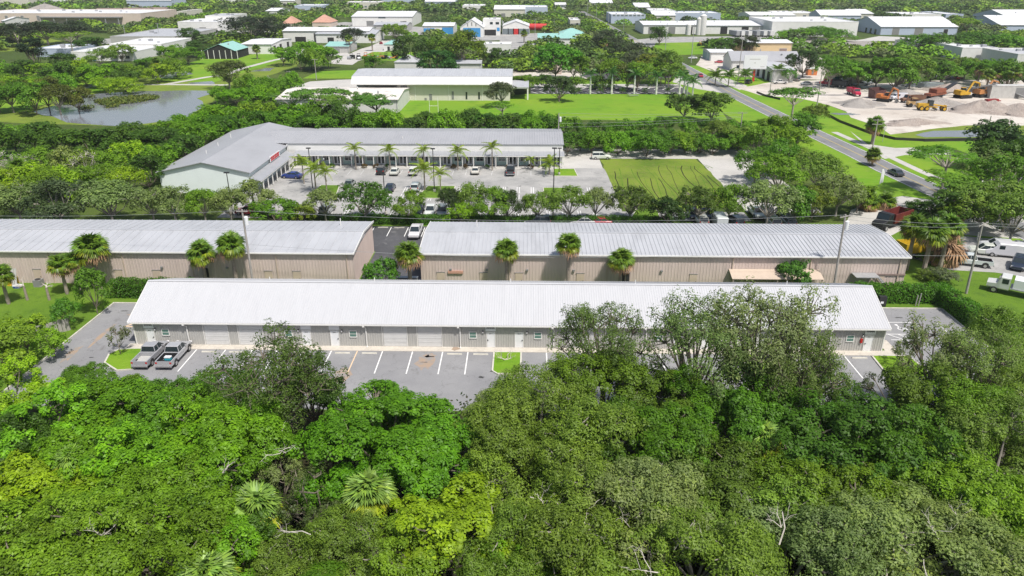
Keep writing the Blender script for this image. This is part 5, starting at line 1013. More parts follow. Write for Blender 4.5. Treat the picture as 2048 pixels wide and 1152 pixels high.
for k, px, py, R, h, c, lab in (
 ('pine',582,205,6.5,11,(.075,.15,.02),'flat-topped pine before the mildewed roof, first from the left'),('pine',640,200,8,12.5,(.08,.155,.02),'flat-topped pine before the mildewed roof, second from the left'),('pine',672,212,6,11,(.075,.14,.02),'flat-topped pine before the mildewed roof, third from the left'),('pine',708,205,5.5,11.5,(.07,.145,.02),'flat-topped pine before the mildewed roof, fourth from the left'),('pine',752,212,7,11,(.07,.15,.02),'wide flat-topped pine left of the church lawn'),
 ('moak',1003,182,5.4,8.5,(.06,.075,.035),'dark oak before the right end of the cream hall'),('pine',1005,218,4.6,8,MID,'small pine below the cream hall at the lawn edge'),('mdark',1119,172,6.0,8.5,(.05,.075,.025),'round dark oak standing on the church lawn'),('mbroad',1075,238,4.4,7.5,MID,'rounded tree at the lawn edge left of the field poles'),
 ('mdark',818,95,8,16,(.05,.09,.016),'tall dark tree left of the grove above the church roof'),('mbroad',870,92,9,15,(.075,.125,.014),'olive tree in the grove above the church roof'),('mdark',872,122,9.5,12,(.035,.1,.014),'dark green dome tree in front of the church roof grove'),('mbroad',925,92,10,17,(.085,.13,.014),'wide olive tree at the right of the grove above the church roof'),('mdark',985,108,6,9,DARK,'dark shrub beside the plain white building'),
 ('mbroad',1112,110,11,16,(.06,.17,.012),'big bright dome tree above the block yard'),('mbroad',1148,125,7,11,OLIVE,'brownish green tree right of the big bright dome tree'),('moak',1255,100,10,11,(.045,.06,.025),'wide dark oak in the far centre right'),('moak',1215,78,10,12,(.04,.055,.025),'dark oak behind the teal-roofed shop'),('moak',1280,122,9,11,(.06,.075,.04),'grey oak left of the yellowish tree by the street'),('mbroad',1302,132,7.5,11,(.12,.13,.016),'yellowish tree beside the church car park'),('moak',1335,118,7,11,OAK,'oak leaning over the street at its far bend'),
 ('pine',1588,202,8,12,(.07,.16,.014),'big bright flat-crowned tree on the verge before the construction yard'),('mdark',1600,248,5.5,8,MID,'round dark tree below the big bright verge tree'),('mbroad',1632,222,4,6.5,(.09,.13,.02),'small tree right of the big bright verge tree'),('mbroad',1370,205,6,8.5,(.06,.1,.02),'brown-green tree below the white-trunked palms'),('mbroad',1425,208,6.5,9,(.07,.12,.018),'rounded tree on the verge right of the church lawn'),
 ('pine',1895,325,7,11,(.085,.18,.014),'bright yellow-green pine beside the street, upper'),('pine',1915,372,6,9,(.1,.19,.014),'bright yellow-green pine beside the street, lower'),('mdark',2010,275,8,12,(.035,.07,.014),'large dark tree at the right edge by the yard pond'),('moak',1990,335,6,9,GREY,'leaning grey oak at the right beyond the pines'),('moak',2035,425,5,9,OAK,'oak overhanging the parked trucks at the right'),('mdark',1900,412,4.5,7,DARK,'dark shrubby tree before the bright street pines'),
 ('mdark',1850,418,3.6,4,DARK,'dark low tree at the access drive'),('mbroad',760,540,2.4,5.6,(.06,.15,.012),'bright shrub tree in the gap between the tan buildings'),('mbroad',1588,545,2.6,5.2,(.05,.12,.014),'leafy shrub against the right tan wall beside the awning'),('mbroad',182,572,2.2,6.4,(.07,.15,.014),'round-headed young tree on the grass below the big left palm'),('mbroad',128,617,1.9,4.2,(.055,.14,.014),'dark rounded shrub beside the left driveway'),('mbroad',45,660,2.9,5.0,(.13,.2,.016),'olive shrubby tree at the left edge of the grass'),('mbroad',15,700,3.4,5.6,(.125,.19,.016),'olive shrub at the left below the grass'),('mbroad',100,678,2.1,3.8,(.13,.21,.016),'low olive bush against the left driveway kerb'),
 ('mdark',292,338,4.6,7.5,DARK,'dark tree touching the left corner of the mint gable'),('mbroad',325,312,4.8,8,MID,'leafy tree along the left eave of the shopping strip, nearest'),('mdark',362,292,4.8,8,DARK,'dark tree along the left eave of the shopping strip, middle'),('mbroad',398,273,4.8,8,MID,'leafy tree along the left eave of the shopping strip, far'),('moak',335,345,3,5,OLIVE,'small olive tree before the left corner of the mint gable'),('mbroad',432,258,4.6,7.5,BRIGHT,'bright tree at the far end of the left eave'),
 ('moak',200,112,7,9,OAK,'grey-green tree before the nearest school roof'),('mdark',300,128,7,8,MID,'dark shrub at the right end of the school wall'),('mbroad',340,102,8,9,BRIGHT,'bright tree beside the screened pavilion'),('mbroad',375,108,7,8,MID,'leafy tree left of the screened pavilion'),('mdark',395,92,8,9,DARK,'dark tree behind the screened pavilion'),('mdark',745,122,6,7,MID,'shrub by the row of orange machines'),
 ('column',62,92,5,19,(.02,.045,.014),'dark columnar conifer left of the white school roofs'),('pine',140,78,9,15,(.11,.17,.014),'bright tall pine behind the white school roofs'),('mdark',175,84,9,9,DARK,'dark round tree right of the bright tall pine'),('mdark',118,122,8,9,DARK,'dark round tree before the white school roofs'),('moak',455,142,8.5,11,(.075,.1,.02),'large olive oak on the park lawn'),('moak',500,52,18,17,(.03,.045,.022),'very wide dark oak left of the long white shed'),('moak',545,50,12,14,(.035,.05,.022),'dark oak touching the long white shed'),('moak',90,60,14,14,(.035,.05,.02),'dark oak in the row at the upper left, right one'),('moak',30,62,14,14,(.03,.045,.02),'dark oak in the row at the upper left, left one'),('moak',150,58,14,13,(.035,.05,.022),'dark oak in the row before the pinkish warehouse'),
 ('moak',705,70,9,11,(.03,.045,.02),'dark oak at the corner of the pale far street'),('mbroad',790,58,8,11,OLIVE,'round tree by the grey flat-roofed shed'),('mbroad',240,100,7,9,OAK,'grey-green tree before the white school wing'),('mbroad',620,105,8,12,BRIGHT,'bright tree beside the park path end'),('mdark',382,66,8,10,DARK,'round dark shrub before the stepped white hall'),
 ('mdark',1320,66,8,11,DARK,'dark tree by the white works corner'),('column',1495,82,6,13,(.05,.06,.02),'brownish conical tree behind the yellow building'),('mdark',1470,88,8,10,DARK,'dark oak behind the yellow building, left'),('mdark',1440,92,7,9,DARK,'dark shrub left of the yellow building'),('bush',1625,62,14,8,MID,'wide clump of bushes before the plain white warehouse'),('bush',1590,66,12,7,BRIGHT,'left end of the bush clump before the plain white warehouse'),('bush',1670,66,12,8,MID,'right end of the bush clump before the plain white warehouse'),
 ('pine',1935,52,10,17,OLIVE,'flat-topped pine before the right-edge warehouse'),('bush',1840,82,14,9,MID,'bush mass below the gabled warehouse, left'),('bush',1900,84,15,10,(.075,.15,.014),'bush mass below the gabled warehouse, middle'),('bush',1965,82,16,11,(.06,.13,.014),'bush mass below the gabled warehouse, right'),('bush',2025,84,15,11,MID,'bush mass at the right edge below the warehouses'),('mdark',1610,118,7,12,(.03,.06,.014),'dark tree right of the grey-roofed garage'),('mbroad',1580,146,3,6,(.06,.16,.014),'small bright tree before the grey-roofed garage')):
    mt(k, px, py, R, h, tuple(q*(1.0 if c in (BRIGHT,YELL,OLIVE,OAK,DARK,GREY,MID) else 1.4) for q in c), lab, 'large_bush' if k == 'bush' else 'tree', None, 'bush' if k == 'bush' else 'tree')
p = G(1003, 735); s_ = thing('sapling', 'bare grey sapling on the middle grass island', 'tree', (-2.4,78.0,.12)); inst('branches', dead_mesh(300,5,2.4), s_).scale = (.55,.55,1.0)
p = G(240, 700); tree('sapling', (-49.2,78.6), 1.7, 4.2, (.13,.15,.08), 'thin grey-leaved young tree on the left grass island', 'sapling')
tree('sapling', (44.3,77.4), 1.5, 3.6, (.10,.13,.05), 'thin young tree on the right grass island', 'sapling')
# shrubs in the porch beds
for i, x in enumerate((-48.5,-45.9,-38.2,-35.5,-33.0,-17.2,-14.4,-9.3,-4.2,1.0,4.4)):
    o = tree('bush', (x,170.9), .75, 1.1, ((.11,.07,.03),(.05,.12,.015),(.14,.09,.03))[i%3], '%s shrub from the left in the white beds along the porch' % O_(i+1), 'porch_shrub', 'shrub', 'shrubs along the porch')
for i, (px, py, R, h, c) in enumerate(((1855,560,1.8,1.6,(.1,.15,.02)),(1880,562,2.6,1.8,(.13,.16,.09)),(1845,520,1.2,1.2,MID),(1760,590,1.1,1.2,MID))):
    p = G(px,py); tree('bush', p, R, h, c, ('yellow-green shrub beside the dead palm','silvery spiky shrub below the dead palm','small shrub under the yellow trailer palms','weedy shrub by the right tan wall corner')[i], 'shrub', 'shrub')
# pond weed islets
for i, (px, py, a, b) in enumerate(((245,202,9,4),(283,198,6,3),(225,207,4,2),(225,214,2.6,1.2),(172,217,2.4,1.4),(146,207,3,2))):
    p = G(px,py); rg = np.random.default_rng(i); n = int(a*b*60); th = rg.uniform(0,6.28,n); rr = np.sqrt(rg.random(n)); 
    Pq = np.stack([p.x+a*rr*np.cos(th), p.y+b*rr*np.sin(th)*2.2, rg.uniform(.05,.9,n)],1)
    cc_ = np.array([[.11,.16,.02,1],[.16,.18,.03,1],[.07,.11,.02,1]])[rg.integers(0,3,n)]
    V = leaf_quads(Pq, unit(rg.normal(size=(n,3))*.6+np.array([0,0,1])), .8, .4, rg)
    tag(inst('pond_weed', quad_mesh('pond_weed', V, M['leaf_mass'], None, {'leafcol': np.repeat(cc_,4,0)}), None), 'low green weed islet floating in the park pond, %s' % ('largest','right of the largest','left of the largest','small lower one','small lone one on the left','against the left bank')[i], 'weed', kind='stuff')
# ------------------------------------------------------------------ far woods (one mass, too many to count)
foot = []
for o in list(COL.objects):
    if o.parent is None and o.type == 'EMPTY' and o.get('category') in ('building','canopy','silo','tank','billboard'):
        for c in KIDS.get(o, ()):
            if c.name.startswith('wall'):
                b = [o.location+Vector(q) for q in c.bound_box]; foot.append((min(q.x for q in b)-4, max(q.x for q in b)+4, min(q.y for q in b), max(q.y for q in b)+4))
YARDS = [GP(*q) for q in (((545,112),(600,86),(690,82),(700,112),(640,118)),((655,130),(700,104),(770,78),(820,74),(880,118),(720,124)),((900,110),(905,64),(1090,60),(1130,84),(1090,106)),((1240,96),(1240,62),(1580,62),(1580,96)),((1300,116),(1310,84),(1420,84),(1420,112)),((1360,170),(1390,108),(1660,108),(1700,165)),((1560,96),(1640,70),(1760,72),(1940,98),(1900,112)),((625,72),(640,44),(910,46),(910,74)),((300,170),(330,120),(560,100),(600,112),(520,150)),((470,80),(200,88),(200,70),(660,56),(660,64)),((1690,90),(1700,64),(1860,64),(1860,84)),((690,160),(700,110),(900,110),(900,160)))]
def inside(x, y, poly):
    c = False; n = len(poly)
    for i in range(n):
        (x1,y1),(x2,y2) = poly[i][:2], poly[i-1][:2]
        if (y1 > y) != (y2 > y) and x < (x2-x1)*(y-y1)/(y2-y1)+x1: c = not c
    return c
rg = np.random.default_rng(77); fr2 = random.Random(21)
def low_proto(seed, n, L):
    g = np.random.default_rng(seed); d = unit(g.normal(size=(n,3))); d[:,2] = np.abs(d[:,2])*.9-.12
    lob = unit(g.normal(size=(7,3))); bulge = 1+.35*np.max(d@lob.T,1)**6
    P = d*(bulge*g.uniform(.7,1,n))[:,None]; return leaf_quads(P, unit(d*.8+g.normal(size=(n,3))*.5+np.array([0,0,.3])), L*g.uniform(.6,1.3,(n,1)), L*.7*g.uniform(.6,1.3,(n,1)), g)
LP1 = [low_proto(i, 170, .34) for i in range(4)]; LP2 = [low_proto(10+i, 60, .5) for i in range(4)]
PAL = np.array([(.10,.20,.022),(.15,.30,.018),(.14,.225,.024),(.07,.125,.026),(.14,.185,.06),(.19,.31,.022),(.085,.15,.034)])
wood = {'left':[], 'middle':[], 'right':[]}; woodc = {'left':[], 'middle':[], 'right':[]}
def patchn(x, y): return math.sin(x*.011+1.3)+math.sin(y*.013+.4)+math.sin((x+y)*.021)
cnt = 0
for k in range(9000):
    y = 330+1500*fr2.random()**1.25; x = fr2.uniform(-1,1)*(y*.76+25)
    if fr2.random() > (1.0 if y < 700 else .75): continue
    if y < 620 and patchn(x, y) < -.7: continue
    if any(a < x < b and c-min(42, 14+c*.035) < y < d for a, b, c, d in foot): continue
    if any(inside(x, y, q) for q in YARDS): continue
    rx = 75.2-(y-378)*.0291
    if abs(x-rx) < 10 and y < 900: continue
    if y < 345 and -50 < x < 60: continue
    R = fr2.uniform(4.5,8) if y < 800 else fr2.uniform(6,10); h = R*fr2.uniform(.5,.85)
    V = (LP1 if y < 720 else LP2)[fr2.randrange(4)]
    a = fr2.uniform(0,6.28); ca, sa = math.cos(a)*R, math.sin(a)*R
    Q = np.empty_like(V); Q[...,0] = V[...,0]*ca-V[...,1]*sa+x; Q[...,1] = V[...,0]*sa+V[...,1]*ca+y; Q[...,2] = V[...,2]*h+h*.5
    bi = int((patchn(x*1.7+40, y*1.9)+3)/6*7) % 7 if fr2.random() < .55 else fr2.randrange(7)
    c = PAL[bi]*fr2.uniform(.8,1.2); cc_ = np.concatenate([np.clip(c[None]*rg.uniform(.6,1.35,(len(V),1)),0,1), np.ones((len(V),1))],1)
    z = 'left' if x < -.25*y else 'right' if x > .25*y else 'middle'
    wood[z].append(Q); woodc[z].append(np.repeat(cc_,4,0)); cnt += 1
for z in wood:
    me = quad_mesh('far_wood', np.concatenate(wood[z]), M['leaf_mass'], None, {'leafcol': np.concatenate(woodc[z])})
    tag(inst('far_wood', me, None), 'far green woods reaching to the top of the picture, %s part' % z, 'woods', kind='stuff')
print('far trees', cnt, 'fg', len(FGT), 'mid', len(MT))
# ------------------------------------------------------------------ vehicles
def ring(y, w_, zb, zs, r=.1): return [(-w_*.9,y,zb),(-w_,y,zb+r*1.6),(-w_,y,zs-r),(-w_*.9,y,zs),(w_*.9,y,zs),(w_,y,zs-r),(w_,y,zb+r*1.6),(w_*.9,y,zb)]
def hring(z, y0, y1, w0, w1, c=.12):
    return [(-w0+c,y0,z),(w0-c,y0,z),(w0,y0+c,z),(w1,y1-c,z),(w1-c,y1,z),(-w1+c,y1,z),(-w1,y1-c,z),(-w0,y0+c,z)]
TY = MB().tube((-.11,0,0),(.11,0,0),.35,.35,16).mesh('wheel', M['rubber']); RM = MB().tube((-.122,0,0),(.122,0,0),.21,.21,10).mesh('rim', M['rim'])
def wheels(t, xs, ys, k=1.0):
    for x in xs:
        for y in ys:
            w_ = inst('wheel', TY, t, (x,y,.35*k)); w_.scale = (1.05,k,k); inst('rim', RM, w_)
PROT = {}
def lights(t, yb, yf, w_, zb, zf):
    for s in (-1,1):
        MB().box(min(s*w_,s*(w_-.22)),yb-.02,zb-.11,max(s*w_,s*(w_-.22)),yb+.12,zb+.11).build('tail_lamp', M['lamp_red'], t)
        MB().box(min(s*w_,s*(w_-.3)),yf-.14,zf-.08,max(s*w_,s*(w_-.3)),yf+.02,zf+.08).build('head_lamp', M['lamp_clear'], t)
def glazed(t, b, m, y0b, y1b, wb, y0t, y1t, wt, zb, zt, mid=None):
    MB().loft([hring(zb,y0b,y1b,wb,wb), hring(zt,y0t,y1t,wt,wt)]).build('window', M['glass'], t)
    MB().loft([hring(zt-.03,y0t-.05,y1t+.05,wt+.04,wt+.04), hring(zt+.05,y0t+.05,y1t-.08,wt-.06,wt-.06)]).build('roof', M['paint'], t)
    p = MB()
    for s in (-1,1):
        for f0, f1 in ((y0b,y0t),(y1b,y1t))+(((mid,mid),) if mid is not None else ()):
            p.tube((s*(wb-.03),f0,zb),(s*(wt-.01),f1,zt),.05,.045,5)
    p.build('pillar', M['paint'], t)
def sedan():
    t = thing('car','proto','car'); MB().loft([ring(*q) for q in ((-2.3,.76,.38,.9),(-2.12,.88,.26,.98),(-1.1,.92,.2,.99),(.4,.92,.2,.96),(1.3,.91,.2,.92),(2.0,.85,.24,.80),(2.3,.7,.34,.66))]).build('body', M['paint'], t)
    glazed(t,0,0,-1.75,1.1,.82,-1.0,.3,.64,.94,1.42,-.3); wheels(t,(-.82,.82),(-1.4,1.4),.92); lights(t,-2.25,2.2,.8,.8,.66); MB().box(-.86,-2.32,.34,.86,-2.2,.5).build('bumper', M['black'], t); return t
def suv():
    t = thing('car','proto','car'); MB().loft([ring(*q) for q in ((-2.4,.84,.4,1.05),(-2.25,.94,.3,1.1),(-1.0,.97,.26,1.1),(.9,.97,.26,1.08),(1.5,.96,.26,1.04),(2.2,.9,.3,.94),(2.42,.76,.4,.76))]).build('body', M['paint'], t)
    glazed(t,0,0,-2.3,1.1,.88,-2.05,.3,.72,1.06,1.72,-.5); wheels(t,(-.86,.86),(-1.45,1.5),1.02); lights(t,-2.4,2.34,.86,1.0,.78); MB().box(-.9,-2.45,.36,.9,-2.3,.56).build('bumper', M['black'], t); return t
def pickup(cover=False):
    t = thing('pickup_truck','proto','pickup truck')
    MB().loft([ring(*q) for q in ((-.62,.97,.42,1.2),(.4,.98,.4,1.2),(1.35,.98,.4,1.18),(1.6,.97,.42,1.16),(2.5,.95,.44,1.06),(2.88,.84,.5,.9))]).build('body', M['paint'], t)
    MB().box(-.98,-2.85,.55,-.86,-.63,1.16).box(.86,-2.85,.55,.98,-.63,1.16).box(-.86,-.75,.55,.86,-.63,1.16).box(-.86,-2.85,.5,.86,-.76,.62).build('bed', M['paint'], t)
    MB().box(-.97,-2.93,.6,.97,-2.855,1.15).build('tailgate', M['paint'], t)
    if cover: MB().box(-.855,-2.84,.64,.855,-.76,.70).build('bed_floor', M['grey_wall'], t)
    else: MB().box(-.855,-2.84,.625,.855,-.76,.66).box(-.855,-.80,.66,.855,-.756,1.15).box(-.855,-2.8,.66,-.82,-.8,1.15).box(.82,-2.8,.66,.855,-.8,1.15).build('bed_liner', M['black'], t)
    glazed(t,0,0,-.6,1.6,.9,-.42,.75,.72,1.16,1.84,.28); wheels(t,(-.88,.88),(-1.85,1.85),1.14)
    ar = MB()
    for s in (-1,1):
        for y in (-1.85,1.85): ar.add([(s*.985,y-.5,.55),(s*1.0,y-.36,.86),(s*1.0,y,1.0),(s*1.0,y+.36,.86),(s*.985,y+.5,.55)], [(0,1,2,3,4) if s > 0 else (4,3,2,1,0)])
    ar.build('wheel_arch', M['black'], t); lights(t,-2.92,2.84,.95,.95,.86); MB().box(-.95,-3.05,.45,.95,-2.94,.62).box(-.9,2.85,.48,.9,2.98,.66).build('bumper', M['rim'], t)
    MB().box(-1.1,.92,1.2,-.92,1.06,1.36).box(.92,.92,1.2,1.1,1.06,1.36).build('mirror', M['paint'], t); return t
def van():
    t = thing('van','proto','van'); MB().loft([ring(-2.9,.98,.4,2.2),ring(-2.8,1.0,.35,2.35),ring(1.0,1.0,.35,2.35),ring(1.9,.97,.35,1.4),ring(2.8,.9,.4,1.1)]).build('body', M['paint'], t)
    MB().add([(-.85,1.12,2.2),(.85,1.12,2.2),(.88,1.88,1.46),(-.88,1.88,1.46)], [(0,3,2,1)]).box(-1.01,.2,1.4,-.995,1.0,2.0).box(.995,.2,1.4,1.01,1.0,2.0).build('window', M['glass'], t)
    wheels(t,(-.88,.88),(-1.8,1.8),1.05); lights(t,-2.9,2.74,.9,1.1,.9); return t
def put(key, loc, rz, col, label, name=None, cat=None, group=None, s=1.0):
    if key not in PROT: PROT[key] = {'sedan':sedan,'suv':suv,'pickup':pickup,'pickupc':lambda: pickup(True),'van':van}[key]()
    o = copy_tree(PROT[key]); o.location = (loc[0],loc[1],.02); o.rotation_euler = (0,0,rz); o.scale = (s,s,s)
    o['label'] = label; recolor(o, col, ('body','bed','tailgate','roof','pillar','mirror'))
    if cat: o['category'] = cat
    if group: o['group'] = group
    return o
SIL = (.36,.365,.38); WHT = (.62,.62,.61); BLK = (.015,.016,.018); DGR = (.06,.065,.075); BLU = (.02,.045,.22); RED = (.38,.015,.03); GRY = (.2,.21,.22); NAVY = (.02,.028,.06)
put('pickupc', (-44.95,77.75), 0, (.32,.325,.345), 'silver pickup truck nearest the left grass island', group='silver pickups'); put('pickup', (-42.1,77.75), 0, SIL, 'silver pickup truck with a blue cooler in its black-lined bed', group='silver pickups')
cl = thing('cooler', 'small turquoise cooler with a white lid in the pickup bed', 'cooler', (-42.15,76.2,.7)); MB().box(-.36,-.22,0,.36,.22,.3).build('box', M['matte'], cl).color = (.02,.36,.46,1); MB().box(-.38,-.24,.305,.38,.24,.42).build('lid', M['door_white'], cl)
D90 = math.pi/2
for k, px, py, rz, col, lab in (
 ('pickup',832,470,math.pi,WHT,'white pickup parked between the two tan buildings'),('suv',1202,318,-D90,WHT,'white SUV standing at the top corner of the grass field'),
 ('suv',764,346,0,BLK,'black SUV parked before the porch, leftmost of the porch cars'),('sedan',790,348,0,WHT,'white car with an open door, right of the black SUV'),('suv',828,348,0,WHT,'white SUV parked before the porch, third of the porch cars'),('sedan',951,346,0,WHT,'white car parked before the middle of the porch'),('pickup',1021,347,0,DGR,'dark grey pickup with an open door before the porch'),('sedan',584,356,D90*.9,BLU,'deep blue car by the left wing porch'),
 ('suv',832,380,0,WHT,'white SUV in the second parking row beside the palm island'),('sedan',781,380,0,NAVY,'dark blue car half hidden by the big car park oak'),('sedan',700,372,0,GRY,'grey car hidden behind the big car park oak'),
 ('suv',655,425,-.1,SIL,'silver SUV under the oaks by the hedge'),('pickup',862,428,math.pi,WHT,'white pickup facing the hedge under the oaks'),('pickup',838,427,math.pi,BLK,'black pickup facing the hedge left of the white one'),('suv',497,428,D90,RED,'dark red SUV under the oaks behind the left utility pole'),('suv',885,430,math.pi,GRY,'grey SUV facing the hedge right of the white pickup'),
 ('suv',1386,436,math.pi,BLK,'black SUV under the oaks right of the round dark tree'),('pickup',1418,436,math.pi,NAVY,'dark blue pickup under the oaks'),('pickup',1512,432,math.pi,WHT,'white pickup under the oaks near the right utility pole'),('suv',1535,432,math.pi,SIL,'silver SUV right of the white pickup under the oaks'),('sedan',1565,432,math.pi,BLK,'black car farthest right under the oaks'),
 ('suv',1402,447,0,WHT,'white SUV just above the tan roof edge, left'),('van',1436,451,0,WHT,'white van just above the tan roof edge'),('suv',1468,448,.2,DGR,'dark SUV just above the tan roof edge'),('suv',1545,450,0,WHT,'white SUV just above the tan roof edge, right'),('suv',1575,450,0,SIL,'silver SUV just above the tan roof edge, rightmost'),('suv',1075,450,D90,DGR,'dark SUV just above the tan roof edge by the hedge'),('sedan',1198,450,D90,RED,'red car just above the tan roof edge'),('sedan',1165,450,D90,SIL,'silver car left of the red one above the tan roof edge'),
 ('sedan',1790,350,-D90-1.48+math.pi,DGR,'dark grey car driving on the street'),('sedan',1401,154,math.pi*.99,RED,'red car driving far up the street'),
 ('pickup',1940,530,D90-.35,WHT,'white pickup with a dark flatbed beside the dead palm'),('suv',1968,508,D90-.3,WHT,'white SUV behind the white flatbed pickup'),('van',2005,512,D90-.3,WHT,'white van behind the parked pickups at the right'),('suv',2035,535,math.pi*.8,NAVY,'dark blue SUV at the right edge'),
 ('suv',1990,498,D90-.3,WHT,'white SUV farther back among the vehicles at the right edge'),('pickup',2040,505,D90-.3,SIL,'silver pickup at the back of the right-edge vehicles'),('suv',1497,167,-.6,BLK,'black SUV turning in below the billboard'),('pickup',1560,168,D90,WHT,'white crew-cab truck before the white garage'),('suv',1590,162,.3,GRY,'grey SUV right of the white garage'),('sedan',1612,170,D90*1.1,SIL,'silver car right of the coconut palm'),('van',1622,146,D90,WHT,'white van behind the parked silver car'),
 ('pickup',1722,172,D90,WHT,'white pickup at the left of the construction yard'),('suv',1735,168,D90,SIL,'silver SUV behind the white yard pickup'),('van',1796,199,D90*1.15,WHT,'white van standing among the yard machines'),('pickup',1882,157,D90,WHT,'white pickup behind the yard by the red one'),('pickup',1910,160,D90,RED,'red pickup behind the yard under the trees'),('suv',1866,150,0,NAVY,'dark SUV behind the yard left of the pickups'),('pickup',1896,160,D90,DGR,'dark pickup left of the red one behind the yard'),
 ('sedan',1290,152,D90,WHT,'white car in the court by the church palms'),('sedan',1300,148,D90,WHT,'second white car in the court by the church palms'),('sedan',1385,118,D90,WHT,'white car beside the small blue-sided shed'),('sedan',1438,126,D90,RED,'red car beside the small blue-sided shed'),
 ('sedan',1075,100,.4,DGR,'dark car in the far works yard'),('sedan',1090,96,.2,WHT,'white car in the far works yard'),('van',745,84,0,BLU,'blue van in the pale far street'),('sedan',762,88,.3,RED,'red car in the pale far street'),('van',590,80,D90,WHT,'white van by the long white shed')):
    p = G(px, py); put(k, p, rz, vary(col,.05), lab, s=1.0)
# machines and trucks -------------------------------------------------
def paintpart(mb, name, par, col, mat='machine'):
    o = mb.build(name, M[mat], par); o.color = (*col,1); return o
YEL = (.62,.36,.02); ORG = (.6,.2,.05); RST = (.2,.1,.06)
def excavator(loc, rz, col, label, s=1.0, reach=1.0):
    t = thing('excavator', label, 'excavator', (*loc[:2],.03), rz, 'excavators in the yard', (s,s,s))
    for x in (-1.3,1.3):
        MB().loft([[(x-.35,y,z0),(x+.35,y,z0),(x+.35,y,z1),(x-.35,y,z1)] for y, z0, z1 in ((-2.3,.35,.6),(-2.0,.05,.95),(2.0,.05,.95),(2.3,.35,.6))]).build('track', M['rubber'], t)
    paintpart(MB().tube((0,0,.8),(0,0,1.15),.8,.8,12).box(-1.4,-2.6,1.15,1.4,1.4,1.9).box(-1.4,-2.6,1.9,1.4,-.9,2.5), 'body', t, col)
    paintpart(MB().box(-1.35,-2.75,1.2,1.35,-2.6,2.2), 'counterweight', t, col)
    MB().loft([hring(1.92,-.3,1.5,.5,.5,.08), hring(3.0,-.2,1.2,.45,.45,.08)]).build('cab', M['glass'], t).location = (-.85,0,0)
    paintpart(MB().box(-1.35,-.3,3.02,-.35,1.3,3.12), 'cab_roof', t, col)
    a, b, c = (0,1.2,1.7), (0,3.2*reach,4.9), (0,5.6*reach,4.3)
    paintpart(MB().tube(a,b,.3,.34,6).tube(b,c,.34,.24,6), 'boom', t, col); e = (0,6.4*reach,1.3)
    paintpart(MB().tube(c,e,.27,.18,6), 'arm', t, col); MB().tube((0,1.6,1.9),(0,3.0*reach,4.0),.09).tube((0,3.4*reach,5.2),(0,5.4*reach,4.8),.09).build('ram', M['galv'], t)
    y = 6.3*reach; MB().add([(-.6,y-.1,1.3),(.6,y-.1,1.3),(.6,y-.9,.6),(-.6,y-.9,.6),(-.6,y-.5,.05),(.6,y-.5,.05),(.6,y+.35,.25),(-.6,y+.35,.25)], [(0,1,2,3),(3,2,5,4),(4,5,6,7),(0,3,4,7),(1,6,5,2)]).build('bucket', M['grey_door'], t); return t
excavator(G(1925,196), -1.25, YEL, 'yellow excavator with a raised boom in the construction yard', 1.15); excavator(G(1962,194), -1.2, (.55,.24,.08), 'orange-brown excavator behind the yellow one', 1.15, 1.1); excavator(G(1768,203), -2.3, ORG, 'orange excavator at the left of the machines', 1.0, .7)
gl = G(1858,221); gt = thing('road_grader', 'long yellow road grader at the front of the yard', 'grader', (gl.x,gl.y,.03), -D90-.1)
for x in (-1.1,1.1):
    for y in (-2.9,-1.2,4.3): w_ = inst('wheel', TY, gt, (x,y,.75)); w_.scale = (1.9,2.1,2.1); r2 = MB().tube((-.125,0,0),(.125,0,0),.24,.24,12).build('rim', M['machine'], w_); r2.color = (*YEL,1)
paintpart(MB().box(-.85,-4,1.0,.85,-.7,2.3).box(-.7,-.7,1.1,.7,.6,1.6).tube((0,.4,2.0),(0,4.6,1.5),.24,.22,6).box(-1.2,4.0,.9,1.2,4.6,1.5).box(-.8,4.6,.9,.8,5.0,1.8), 'frame', gt, YEL); MB().box(-.8,-.7,1.6,.8,.7,3.2).build('cab', M['glass'], gt); paintpart(MB().box(-.9,-.8,3.2,.9,.8,3.32), 'cab_roof', gt, (.05,.05,.05))
MB().box(-2.0,1.6,.25,2.0,1.75,.9).build('blade', M['grey_door'], gt); paintpart(MB().tube((0,1.7,1.0),(0,1.7,1.3),.8,.8,14), 'turntable', gt, YEL)
def roller(loc, rz, col, label):
    t = thing('roller', label, 'roller', (*loc[:2],.03), rz); MB().tube((-1,1.9,.75),(1,1.9,.75),.75,.75,16).build('drum', M['galv'], t); paintpart(MB().box(-.9,-2.2,.9,.9,.2,1.9).box(-1.1,.2,.7,-1.0,2.4,1.1).box(1.0,.2,.7,1.1,2.4,1.1), 'body', t, col)
    for x in (-.85,.85): w_ = inst('wheel', TY, t, (x,-1.4,.7)); w_.scale = (2,2,2)
    paintpart(MB().box(-.8,-.8,2.9,.8,.8,3.0), 'canopy', t, col); MB().box(-.75,-.7,1.9,-.67,-.62,2.9).box(.67,-.7,1.9,.75,-.62,2.9).box(-.75,.1,1.9,-.67,.18,2.9).box(.67,.1,1.9,.75,.18,2.9).build('canopy_post', M['black'], t); return t
roller(G(1826,214), -D90, (.55,.36,.16), 'faded tan roller left of the yellow grader')
